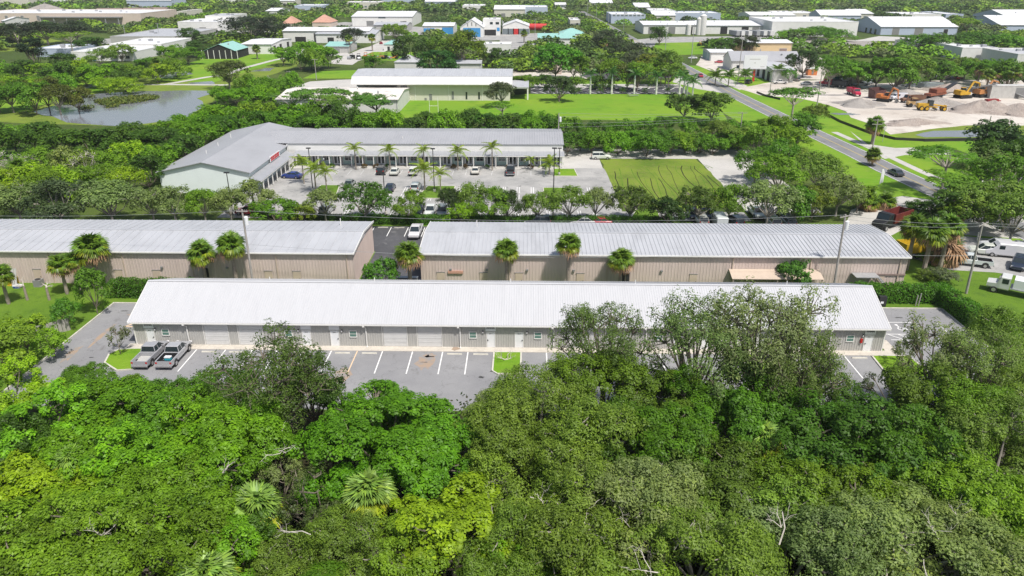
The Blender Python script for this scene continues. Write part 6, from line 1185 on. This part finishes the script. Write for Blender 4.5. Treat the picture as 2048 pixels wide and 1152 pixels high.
def dump(loc, rz, cab, bed, label, s=1.0):
    t = thing('dump_truck', label, 'truck', (*loc[:2],.03), rz, None, (s,s,s)); paintpart(MB().loft([ring(1.9,1.1,.7,2.7),ring(2.9,1.1,.7,2.7),ring(3.4,1.05,.7,1.7),ring(4.6,.95,.75,1.5)]), 'cab', t, cab)
    MB().add([(-.95,2.98,2.6),(.95,2.98,2.6),(.98,3.38,1.78),(-.98,3.38,1.78)], [(0,3,2,1)]).box(-1.12,2.1,1.7,-1.1,2.8,2.4).box(1.1,2.1,1.7,1.12,2.8,2.4).build('window', M['glass'], t); MB().box(-.5,-3.6,.6,.5,2,.85).build('chassis', M['black'], t)
    paintpart(MB().box(-1.2,-3.8,.95,1.2,1.6,1.1).box(-1.25,-3.8,1.1,-1.12,1.6,2.5).box(1.12,-3.8,1.1,1.25,1.6,2.5).box(-1.12,1.45,1.1,1.12,1.6,2.6).box(-1.12,-3.8,1.1,1.12,-3.66,2.4), 'dump_body', t, bed)
    for x in (-.95,.95):
        for y in (-2.8,-1.5,3.6): w_ = inst('wheel', TY, t, (x,y,.5)); w_.scale = (1.6,1.45,1.45); inst('rim', RM, w_)
    return t
dump(G(1783,452), 2.2, BLK, (.16,.03,.025), 'dark truck with a red-brown dump body beyond the right tan building', 1.1); dump(G(1826,205), D90*1.1, RST, RST, 'rusty dump body truck beside the white yard van', 1.0); dump(G(1706,190), math.pi, (.6,.02,.08), (.5,.03,.08), 'red truck cab facing the camera in the yard', 1.0)
for px, py, rz, c, lab in ((1662,172,1.2,RED,'red tractor truck under the trees at the left of the yard'),(1673,174,.9,(.5,.1,.13),'faded red and white truck beside the green hut')): dump(G(px,py), rz, c, DGR, lab)
p = G(1836,512); tr_ = thing('trailer', 'yellow high-sided trailer under the fan palms', 'trailer', (p.x,p.y,.03), -1.35); paintpart(MB().box(-1.25,-3.6,1.0,1.25,3.6,1.15).box(-1.3,-3.6,1.15,-1.18,3.6,2.6).box(1.18,-3.6,1.15,1.3,3.6,2.6).box(-1.18,3.46,1.15,1.18,3.6,2.6).box(-1.18,-3.6,1.15,1.18,-3.46,2.6), 'body', tr_, (.62,.42,.02)); MB().box(-.4,-3.5,.6,.4,5.2,.9).build('chassis', M['black'], tr_)
for y in (-2.4,-1.1): wheels(tr_,(-1.05,1.05),(y,),1.4)
p = G(2022,592); tt = thing('tank_truck', 'white truck with white tanks on a grey flatbed at the right edge', 'truck', (p.x+1.5,p.y,.03), .95)
paintpart(MB().loft([ring(1.7,1.1,.7,2.6),ring(2.9,1.1,.7,2.6),ring(3.3,1.05,.7,1.6),ring(4.5,.95,.75,1.45)]), 'cab', tt, WHT, 'paint'); MB().add([(-.95,2.96,2.5),(.95,2.96,2.5),(.98,3.28,1.7),(-.98,3.28,1.7)], [(0,3,2,1)]).box(-1.12,1.9,1.65,-1.1,2.7,2.35).box(1.1,1.9,1.65,1.12,2.7,2.35).build('window', M['glass'], tt)
MB().box(-1.2,-5,1.0,1.2,1.6,1.15).box(-1.2,-5.1,.75,1.2,-5.0,1.2).build('flatbed', M['galv'], tt); MB().tube((0,-1.9,2.05),(0,-.4,2.05),.85,.85,14).tube((0,-2.2,2.05),(0,-1.9,2.05),.5,.85,14).build('tank', M['door_white'], tt); MB().box(-1.1,-.2,1.16,1.1,1.3,2.5).build('box', M['door_white'], tt); MB().tube((.4,-3.6,1.16),(.4,-3.6,1.9),.3).box(-.8,-4.3,1.16,-.1,-3.2,1.7).build('pump', M['grey_door'], tt)
wheels(tt,(-.98,.98),(-3.4,-2.4,3.5),1.35)
# screening plant, stock, trailers and heaps of the yard
def conveyor(loc, rz, l, h, label):
    t = thing('conveyor', label, 'conveyor', (*loc[:2],.03), rz); MB().add([(-.6,0,.6),(.6,0,.6),(.6,l,h),(-.6,l,h),(-.6,0,.3),(.6,0,.3),(.6,l,h-.35),(-.6,l,h-.35)], [(0,1,2,3),(4,7,6,5),(0,4,5,1),(1,5,6,2),(2,6,7,3),(3,7,4,0)]).build('belt_frame', M['grey_door'], t)
    MB().tube((-.5,l*.6,0),(-.3,l*.6,h*.6),.1).tube((.5,l*.6,0),(.3,l*.6,h*.6),.1).build('leg', M['black'], t); wheels(t,(-.9,.9),(l*.45,),1.2); return t
conveyor(G(1890,190), -2.1, 16, 5.5, 'dark sloping conveyor between the heaps, left'); conveyor(G(2056,200), .7, 14, 5, 'dark sloping conveyor at the right edge of the yard')
p = G(1872,196); sp = thing('screening_plant', 'rusty red and black screening plant with sloping belts', 'machine', (p.x,p.y,.03), -1.0); paintpart(MB().box(-1.3,-6,1.2,1.3,4,2.0).box(-1.5,-3,2.0,1.5,3,3.4), 'body', sp, (.28,.09,.05)); MB().add([(-.8,3,2.4),(.8,3,2.4),(.8,11,4.8),(-.8,11,4.8),(-.8,3,2.1),(.8,3,2.1),(.8,11,4.5),(-.8,11,4.5)], [(0,1,2,3),(4,7,6,5),(0,4,5,1),(1,5,6,2),(2,6,7,3),(3,7,4,0)]).build('belt', M['black'], sp); MB().box(-1.2,-4,0,-.7,2,1.2).box(.7,-4,0,1.2,2,1.2).build('track', M['rubber'], sp)
p = G(1752,196); bk = thing('steel_bin', 'big open rusty steel bin behind the orange excavator', 'bin', (p.x,p.y,.03), .5); paintpart(MB().box(-2.6,-1.4,.2,2.6,1.4,.35).add([(-3,-1.5,2.9),(3,-1.5,2.9),(2.6,-1.4,.35),(-2.6,-1.4,.35)],[(0,3,2,1)]).add([(-3,1.6,3.6),(3,1.6,3.6),(2.6,1.4,.35),(-2.6,1.4,.35)],[(0,1,2,3)]).add([(-3,-1.5,2.9),(-3,1.6,3.6),(-2.6,1.4,.35),(-2.6,-1.4,.35)],[(0,1,2,3)]).add([(3,-1.5,2.9),(3,1.6,3.6),(2.6,1.4,.35),(2.6,-1.4,.35)],[(0,3,2,1)]), 'body', bk, (.12,.05,.045))
p = G(1983,205); paintpart(MB().box(-3,-1,.4,3,1,.7).box(-2.6,-.8,.7,2.2,.8,1.2), 'body', thing('flat_trailer', 'low red flat trailer right of the excavators', 'trailer', (p.x,p.y,.03), .3), (.3,.03,.03))
for px, py, w_, d_, h, col, lab in ((1697,170,6,2.5,2.6,WHT,'white box trailer at the back of the yard'),(1757,176,13,2.4,.8,WHT,'low stack of white pipe at the back of the yard'),(1676,166,4.6,3,2.8,(.02,.13,.12),'green hut under the trees by the yard'),(1822,172,7,2.5,2.6,WHT,'white trailer beside the stacked grey pipe'),(1850,175,14,2.4,2.2,(.3,.33,.36),'grey and white pipe stack at the back of the yard'),(1622,150,4,3,2.6,(.62,.2,.06),'orange box behind the parked silver car'),(2035,196,22,3,4.5,(.5,.49,.47),'pale wall-like tank at the right edge of the yard')):
    p = G(px,py); t = thing('trailer' if 'trailer' in lab else 'pipe_stack' if 'stack' in lab else 'hut' if 'hut' in lab else 'storage_box', lab, 'trailer' if 'trailer' in lab else 'pipe stack' if 'stack' in lab else 'hut' if 'hut' in lab else 'box', (p.x,p.y,.03))
    if 'stack' in lab:
        nn = int(d_/.45)
        for i in range(nn):
            for j in range(max(1,int(h/.5))): paintpart(MB().tube((-w_/2+.3*j,i*.46,.25+j*.45),(w_/2-.2*i,i*.46,.25+j*.45),.22,.22,7), 'pipe', t, vary(col,.15), 'matte')
    else:
        paintpart(MB().box(-w_/2,-d_/2,.35 if 'trailer' in lab else 0,w_/2,d_/2,h), 'body', t, col, 'matte'); paintpart(MB().box(-w_/2-.08,-d_/2-.08,h,w_/2+.08,d_/2+.08,h+.12), 'roof', t, WHT, 'matte'); MB().box(-w_*.1,-d_/2-.05,.4,w_*.1,-d_/2-.01,h*.85).build('door', M['grey_door'], t)
        if 'trailer' in lab: wheels(t,(-w_*.1,w_*.12),(-d_/2-.05,),1.0)
def heap(loc, rx, ry, h, mat, label, seed):
    r = random.Random(seed); n, m = 26, 9; v = [(0,0,h)]; f = []
    nz = [[r.uniform(-.13,.13) for _ in range(n)] for _ in range(m)]
    for j in range(1,m+1):
        for i in range(n):
            a = 2*math.pi*i/n; u = j/m; k = 1+.16*math.sin(3*a+seed)+.1*math.sin(5*a+2*seed)+nz[j-1][i]*.8
            z = h*(1-u)**1.15*(1+.2*math.sin(2*a+seed)*u)+(nz[j-1][i]*h*.3 if j < m else -.02); v.append((rx*u*k*math.cos(a), ry*u*k*math.sin(a), z if j < m else -.03))
    for i in range(n): f.append((0,1+i,1+(i+1)%n))
    for j in range(m-1):
        for i in range(n): a, b = 1+j*n+i, 1+j*n+(i+1)%n; f.append((a,a+n,b+n,b))
    o = MB().add(v, f).build('gravel_heap', M[mat], None, True); o.location = (*loc[:2],.03); return tag(o, label, 'heap')
for i, (px,py,rx,ry,h,mt_,lab) in enumerate(((1716,210,8,7,3.2,'gravel_grey','pale grey heap left of the orange excavator'),(1812,192,8,6,3.4,'gravel_grey','dark grey heap behind the white yard van'),(1872,210,11,7,3.8,'gravel_grey','wide grey heap behind the yellow grader'),(1958,222,10,8,5.0,'gravel_pink','tall brownish heap right of the yellow grader'),(1985,218,9,7,4.0,'gravel_pink','pale heap right of the tall brownish heap'),(2035,226,10,7,4.4,'gravel_pink','heap at the right edge of the yard'),(1896,182,10,6,4.0,'gravel_pink','rubble heap behind the screening plant'),(1832,246,9,3.5,2.0,'gravel_pink','low pinkish heap near the yard pond'),(1800,250,6,3,1.2,'gravel_pink','low spread heap left of the yard pond'),(95,30,45,26,15,'gravel_grey','big grey gravel heap behind the pinkish warehouse'))): heap(G(px,py), rx, ry, h*.75, mt_, lab, i+1)
# pallets of blocks in the block yard
for i, (px,py,n) in enumerate(((1078,136,4),(1088,137,4),(1116,138,4),(1122,138,4),(1118,148,3),(1002,139,1),(1008,139,1),(1014,139,1),(1020,139,1),(1026,139,1),(1049,139,2),(1168,138,2),(1180,140,2),(1196,141,2),(1204,138,2))):
    p = G(px,py); t = thing('block_pallet', '%s stack of pale blocks from the left in the block yard' % O_(i+1), 'pallet', (p.x,p.y,.03), 0, 'stacks in the block yard')
    for k in range(n): paintpart(MB().box(-1.1,-1.1,k*1.35+.15,1.1,1.1,k*1.35+1.15), 'block_cube', t, (.55,.45,.40) if i == 4 else (.6,.58,.55), 'matte'); MB().box(-1.1,-1.1,k*1.35,1.1,1.1,k*1.35+.14).build('pallet', M['brown_roof'], t)
for i, (px,py,c) in enumerate(((732,117,ORG),(744,118,ORG),(761,118,(.55,.3,.1)),(788,118,ORG),(703,118,BLK),(718,119,BLK),(773,118,BLK),(692,101,(.5,.25,.15)),(704,100,(.5,.25,.15)),(1400,92,ORG),(1418,96,ORG),(1432,96,(.5,.16,.05)),(1562,80,(.5,.2,.1)))):
    roller(G(px,py), i*.7, c, '%s small machine from the left among the far orange machines' % O_(i+1) if i < 9 else '%s machine from the left in the far machine yard' % O_(i-8))
for i, px in enumerate((1468,1478,1492,1508,1522,1535)):
    p = G(px,73); t = thing('semi_trailer', '%s white semi-trailer from the left before the white works' % O_(i+1), 'trailer', (p.x,p.y,.03), .2, 'trailers before the white works'); paintpart(MB().box(-1.3,-6,1.1,1.3,6,4.0), 'box', t, WHT if i % 3 else (.3,.31,.32), 'matte'); MB().box(-.5,-5.5,.6,.5,5.5,1.05).build('chassis', M['black'], t); wheels(t,(-1,1),(-4.5,-3.3),1.4)
# ------------------------------------------------------------------ poles, lamps, wires, signs
def wire(a, b, sag, name='wire', r=.022, par=None):
    a, b = Vector(a), Vector(b); pts = []
    for i in range(13):
        t = i/12; q = a.lerp(b,t); q.z -= sag*4*t*(1-t); pts.append(q)
    return MB().path(pts, [r]*13, 4).build(name, M['galv'], par)
def upole(loc, h, label, can=False, arm=2.4, arms=1, rz=0.0, lean=0.0, col='wood_pole'):
    t = thing('utility_pole', label, 'utility pole', (*loc[:2],0), rz)
    t.rotation_euler = (0, lean, rz); MB().tube((0,0,-.3),(0,0,h),.19,.12,9).build('pole', M[col], t)
    for k in range(arms):
        z = h-.25-k*1.1; c = MB().box(-arm/2,-.17,z-.06,arm/2,-.07,z+.06).build('crossarm', M['wood_pole' if col == 'wood_pole' else 'galv'], t)
        for x in (-arm/2+.12,-arm/4,arm/4,arm/2-.12): MB().tube((x,-.12,z+.06),(x,-.12,z+.28),.05,.035,6).build('insulator', M['grey_door'], c)
    if can: MB().tube((.42,-.1,h-2.2),(.42,-.1,h-1.05),.28,.28,12).tube((.42,-.1,h-1.05),(.42,-.1,h-.95),.28,.1,12).build('transformer', M['door_white'], t); MB().tube((0,0,h-1.5),(.2,-.05,h-1.5),.05).build('bracket', M['galv'], t)
    return t
pA = G(499,520,ZY(499,520,98.3)); pB = G(1678,520,ZY(1678,520,98.3)); pC = G(1932,587)
upole(pA, ZY(489,419,98.3), 'left utility pole with a white transformer before the tan wall', True, 1.6, lean=.0); b = upole(pB, ZY(1691,428,98.3), 'right utility pole with a white transformer before the tan wall', True, 2.2); b.rotation_euler = (0,-.03,R_(25)); c = upole(pC, 10.9, 'weathered utility pole with a crossarm inside the hedge corner', False, 2.6, 1, R_(35)); c.rotation_euler = (0,-.05,R_(35))
MB().tube((-.35,.1,8.3),(-.35,.1,9.5),.09).tube((.35,.1,8.3),(.35,.1,9.3),.09).box(-.4,.02,8.8,.4,.18,8.9).build('cutout', M['grey_door'], c)
tA, tB, tC = Vector((pA.x,pA.y,ZY(489,421,98.3))), Vector((pB.x-.35,pB.y,ZY(1691,430,98.3))), Vector((pC.x-.3,pC.y,10.7))
far_l = Vector((-120,106,10.5)); far_r = Vector((112,100,10.8))
for i, (a, b, s, lab) in enumerate(((tA,tB,1.2,'top wire between the two transformer poles'),(tB,tC,.5,'top wire from the right transformer pole to the hedge pole'),(tB+Vector((0,0,-.5)),tC+Vector((.2,0,-.45)),.6,'second wire to the hedge pole'),(tC,far_r,.8,'top wire leaving the hedge pole to the right'),(tC+Vector((.4,0,-.4)),far_r+Vector((0,2,-.6)),.9,'lower wire leaving the hedge pole to the right'),(far_l,tA,1.4,'wire arriving from the left at the left transformer pole'),
  (tA+Vector((0,0,-5)),tB+Vector((0,0,-5)),1.6,'low cable slung along the tan walls'),(tB+Vector((0,0,-5)),tC+Vector((0,0,-4.8)),.4,'low cable to the hedge pole'))):
    tag(wire(a,b,s), lab, 'wire')
for px, by, ty, lab, can, arms in ((1116,300,226,'utility pole with a transformer behind the end of the shopping strip',True,0),(1479,275,224,'utility pole with a crossarm behind the leafy thicket',False,1),(1745,296,238,'double-armed utility pole on the street verge',False,2),(1966,297,232,'slanting utility pole by the yard pond',False,0),(1632,222,132,'stout bare pole beside the big verge tree',False,0),(1539,190,157,'thin pole on the verge before the construction yard',False,0),(1475,168,78,'tall concrete pole on the street verge, right',False,0),(1382,126,48,'tall concrete pole on the street verge, left',False,0),(583,180,142,'crossarmed pole left of the mildewed roof',False,1),(541,192,150,'pole with a transformer left of the flat-topped pines',True,0),(633,160,118,'pole behind the mildewed roof',False,1),(320,80,46,'far pole with a crossarm beyond the school roofs',False,1),(252,78,50,'far pole left of the crossarmed one beyond the school roofs',False,1),(1070,70,38,'far pole by the red tank',False,1),(1216,52,10,'tall pale far pole, right of three',False,0),(1192,46,10,'tall pale far pole, middle of three',False,0),(1174,44,6,'tall pale far pole, left of three',False,0),(1247,60,18,'tall pale pole before the pale blue warehouse',False,0),(1108,64,40,'far pole right of the red tank',False,0),(1005,70,40,'far pole with a transformer by the two-storey office',True,0),(1600,140,104,'thin pole beyond the grey-roofed garage',False,0),(1330,106,46,'pale pole in the far works yard',False,0)):
    p = G(px,by); z = ZY(px, ty, p.y); upole(p, max(5, z), lab, can, 2.6, arms, 0, 0, 'wood_pole' if by > 140 else 'galv')
q1 = G(1116,300); q2 = G(1479,275); z1 = ZY(1116,226,q1.y); z2 = ZY(1479,224,q2.y)
for i, dz in enumerate((0,-.9,-2.6,-3.6)): tag(wire((q1.x,q1.y,z1+dz), (q2.x,q2.y,z2+dz*.4), .5, r=.03), '%s wire from the top over the leafy thicket' % O_(i+1), 'wire', 'wires over the leafy thicket')
def lamp_post(px, by, ty, label, arm=0):
    p = G(px,by); h = ZY(px,ty,p.y); t = thing('lamp_post', label, 'lamp post', (p.x,p.y,0)); MB().tube((0,0,0),(0,0,h),.11,.08,8).build('post', M['black'], t); MB().box(-.45,-.25,h-.02,.45,.25,h+.16).build('lamp_head', M['black'], t); MB().tube((0,0,0),(0,0,.6),.28,.28,10).build('base', M['kerb'], t)
for px, by, ty, lab in ((467,436,346,'before the mint gable wall'),(626,382,297,'on the left car park island'),(772,428,350,'beside the big car park oak'),(869,384,298,'on the middle car park island'),(1106,432,297,'on the right car park island'),(1118,350,297,'at the right end of the porch')): lamp_post(px, by, ty, 'black lamp post '+lab)
for px, by, ty, lab in ((649,334,319,'leftmost'),(705,334,319,'second'),(1050,338,322,'rightmost')):
    p = G(px,by); h = ZY(px,ty,p.y); t = thing('garden_lamp', '%s small white-topped lamp along the porch' % lab, 'lamp', (p.x,p.y,.05)); MB().tube((0,0,0),(0,0,h),.04,.04,6).build('post', M['black'], t); MB().tube((0,0,h),(0,0,h+.28),.13,.07,8).build('lamp_head', M['door_white'], t)
for px, by, h, w_, c, lab in ((1141,297,3.2,1.6,WHT,'small white sign on a post by the thicket'),(1765,284,4.0,.7,WHT,'white-topped sign post on the street verge'),(350,440,2.2,.9,(.1,.2,.4),'small blue sign under the left oaks')):
    p = G(px,by); t = thing('sign', lab, 'sign', (p.x,p.y,0)); MB().box(-.05,0,0,.05,.1,h).build('post', M['galv'], t); paintpart(MB().box(-w_/2,-.06,h-w_,w_/2,-.01,h), 'panel', t, c, 'matte')
t = thing('feather_flag', 'white feather flag on the street verge', 'flag', G(1757,376)); MB().tube((0,0,0),(0,0,4),.03).build('pole', M['galv'], t); MB().add([(.03,-.02,.9),(.7,-.02,1.3),(.75,.1,3.4),(.4,.1,4.1),(.03,0,4.1),(.03,.02,.9),(.7,.02,1.3),(.75,.14,3.4),(.4,.14,4.1),(.03,.04,4.1)], [(0,1,2,3,4),(9,8,7,6,5),(0,5,6,1),(1,6,7,2),(2,7,8,3),(3,8,9,4)]).build('cloth', M['door_white'], t)
p = G(868,228); t = thing('goal_posts', 'white goal posts at the edge of the church lawn', 'goal posts', (p.x,p.y,0)); MB().tube((-1.4,0,0),(-1.4,0,5.5),.07).build('post', M['white_trim'], t); MB().tube((1.4,0,0),(1.4,0,5.5),.07).build('post', M['white_trim'], t); MB().tube((-1.4,0,2.6),(1.4,0,2.6),.06).build('crossbar', M['white_trim'], t)
t = thing('bleacher', 'little white bleacher at the top of the church lawn', 'bleacher', G(1268,193), .4)
for k in range(3): MB().box(-2,k*.7,.3+k*.4,2,k*.7+.4,.38+k*.4).build('plank', M['galv'], t)
MB().tube((-1.8,1.8,0),(-1.8,0,.3),.05).tube((1.8,1.8,0),(1.8,0,.3),.05).tube((-1.8,1.8,0),(-1.8,1.8,1.2),.05).tube((1.8,1.8,0),(1.8,1.8,1.2),.05).build('frame', M['galv'], t)
# things on the grass at the left, and round the warehouse
t = thing('air_conditioner', 'dark air conditioning unit on the grass by the left tan wall', 'air conditioner', G(79,572)); MB().box(-.55,-.5,0,.55,.5,1.05).build('case', M['grey_door'], t); MB().tube((0,0,1.05),(0,0,1.1),.4,.4,14).build('fan_grille', M['black'], t)
for px, py, c, nm, lab in ((20,571,YEL,'toy_slide','yellow toy slide against the left tan wall'),(36,565,YEL,'toy_slide','small yellow toy behind the blue tub'),(36,575,(.02,.08,.4),'paddling_tub','blue tub with white rim on the grass')):
    p = G(px,py); t = thing(nm, lab, 'toy' if 'toy' in nm else 'tub', (p.x,p.y,0)); paintpart(MB().loft([hring(0,-.4,.4,.5,.5), hring(.35,-.45,.45,.6,.6)] if 'tub' in nm else [hring(0,-.2,.2,.3,.3,.05), hring(1.0,-.1,.1,.25,.25,.05)]), 'body', t, c, 'matte')
    paintpart(MB().loft([hring(.35,-.45,.45,.6,.6),hring(.42,-.4,.4,.55,.55)] if 'tub' in nm else [hring(1.0,-.14,.14,.3,.3,.05),hring(1.1,-.1,.1,.25,.25,.05)]), 'rim' if 'tub' in nm else 'top', t, WHT if 'tub' in nm else c, 'matte')
p = G(29,574); t = thing('leaning_board', 'grey boards leaning against the left tan wall', 'boards', (p.x,p.y,0))
for k in range(2): MB().add([(-.35+k*.4,0,0),(-.02+k*.4,0,0),(-.02+k*.4,.8,2.6),(-.35+k*.4,.8,2.6),(-.35+k*.4,.06,0),(-.02+k*.4,.06,0),(-.02+k*.4,.86,2.6),(-.35+k*.4,.86,2.6)], [(0,1,2,3),(7,6,5,4),(0,4,5,1),(1,5,6,2),(2,6,7,3),(3,7,4,0)]).build('board', M['grey_wall'], t)
for px, by, ty, lab in ((55,600,572,'left bare palm stump on the left grass'),(99,600,575,'right bare palm stump on the left grass')):
    p = G(px,by); h = ZY(px,ty,p.y); t = thing('stump', lab, 'stump', (p.x,p.y,0)); MB().tube((0,0,0),(0,0,h),.2,.15,8).build('trunk', M['palm_trunk'], t); inst('shoots', dead_mesh(410+px,3,1.0), t, (0,0,h))
p = G(62,690); t = thing('grey_fence', 'weathered grey fence half buried in bushes at the left', 'fence', (p.x-2,p.y,0), .75)
for k in range(14): MB().box(k*.45,-.03,0,k*.45+.4,.03,1.7+.06*(k%3)).build('board', M['wood_pole'], t)
for px, by, lab in ((1762,612,'left dark bin box at the hedge end'),): t = thing('utility_box', 'dark utility box with white labels at the hedge end', 'box', G(1762,612)); MB().box(-.5,-.3,0,.5,.3,1.5).build('case', M['black'], t); MB().box(-.3,-.32,.5,.1,-.301,.8).build('label', M['door_white'], t)
t = thing('standpipe', 'pair of short grey stand posts before the right hedge', 'post', G(1834,612)); MB().tube((-.25,0,0),(-.2,0,1.6),.08).build('post', M['wood_pole'], t); MB().tube((.15,0,0),(.2,0,1.9),.08).build('post', M['wood_pole'], t)
p = G(1925,632); t = thing('hydrant', 'small red hydrant at the foot of the right hedge', 'hydrant', (p.x-.6,p.y,0)); MB().tube((0,0,0),(0,0,.65),.14,.12,10).tube((0,0,.65),(0,0,.8),.13,.03,10).build('barrel', M['red_paint'], t); MB().tube((-.22,0,.45),(.22,0,.45),.07).build('outlet', M['red_paint'], t)
t = thing('dumpster', 'grey open bin by the gap between the tan buildings', 'dumpster', (-17.3,99.0,0)); paintpart(MB().box(-1.5,-.8,.1,1.5,.8,.25).box(-1.5,-.8,.25,-1.42,.8,1.6).box(1.42,-.8,.25,1.5,.8,1.6).box(-1.42,-.8,.25,1.42,-.72,1.6).box(-1.42,.72,.25,1.42,.8,1.6), 'bin', t, (.25,.26,.27), 'matte'); MB().box(-1.5,.8,1.55,1.5,1.5,1.62).build('lid', M['galv'], t)
for k in list(PROT.values()): remove_tree(k)
# ------------------------------------------------------------------ thin summer haze over the far woods
hz = MB().box(-3200, -120, -1.0, 3200, 3300, 46).mesh('haze', None)
hm = bpy.data.materials.new('haze'); hm.use_nodes = True; hn = hm.node_tree; hn.nodes.remove(hn.nodes['Principled BSDF'])
pv = hn.nodes.new('ShaderNodeVolumePrincipled'); pv.inputs['Color'].default_value = (.9,.95,1,1); pv.inputs['Density'].default_value = .00011; pv.inputs['Anisotropy'].default_value = .2
hn.links.new(pv.outputs[0], hn.nodes['Material Output'].inputs['Volume']); hz.materials.append(hm)
tag(inst('haze', hz, None), 'thin pale haze in the air over the whole place', 'haze', kind='stuff')
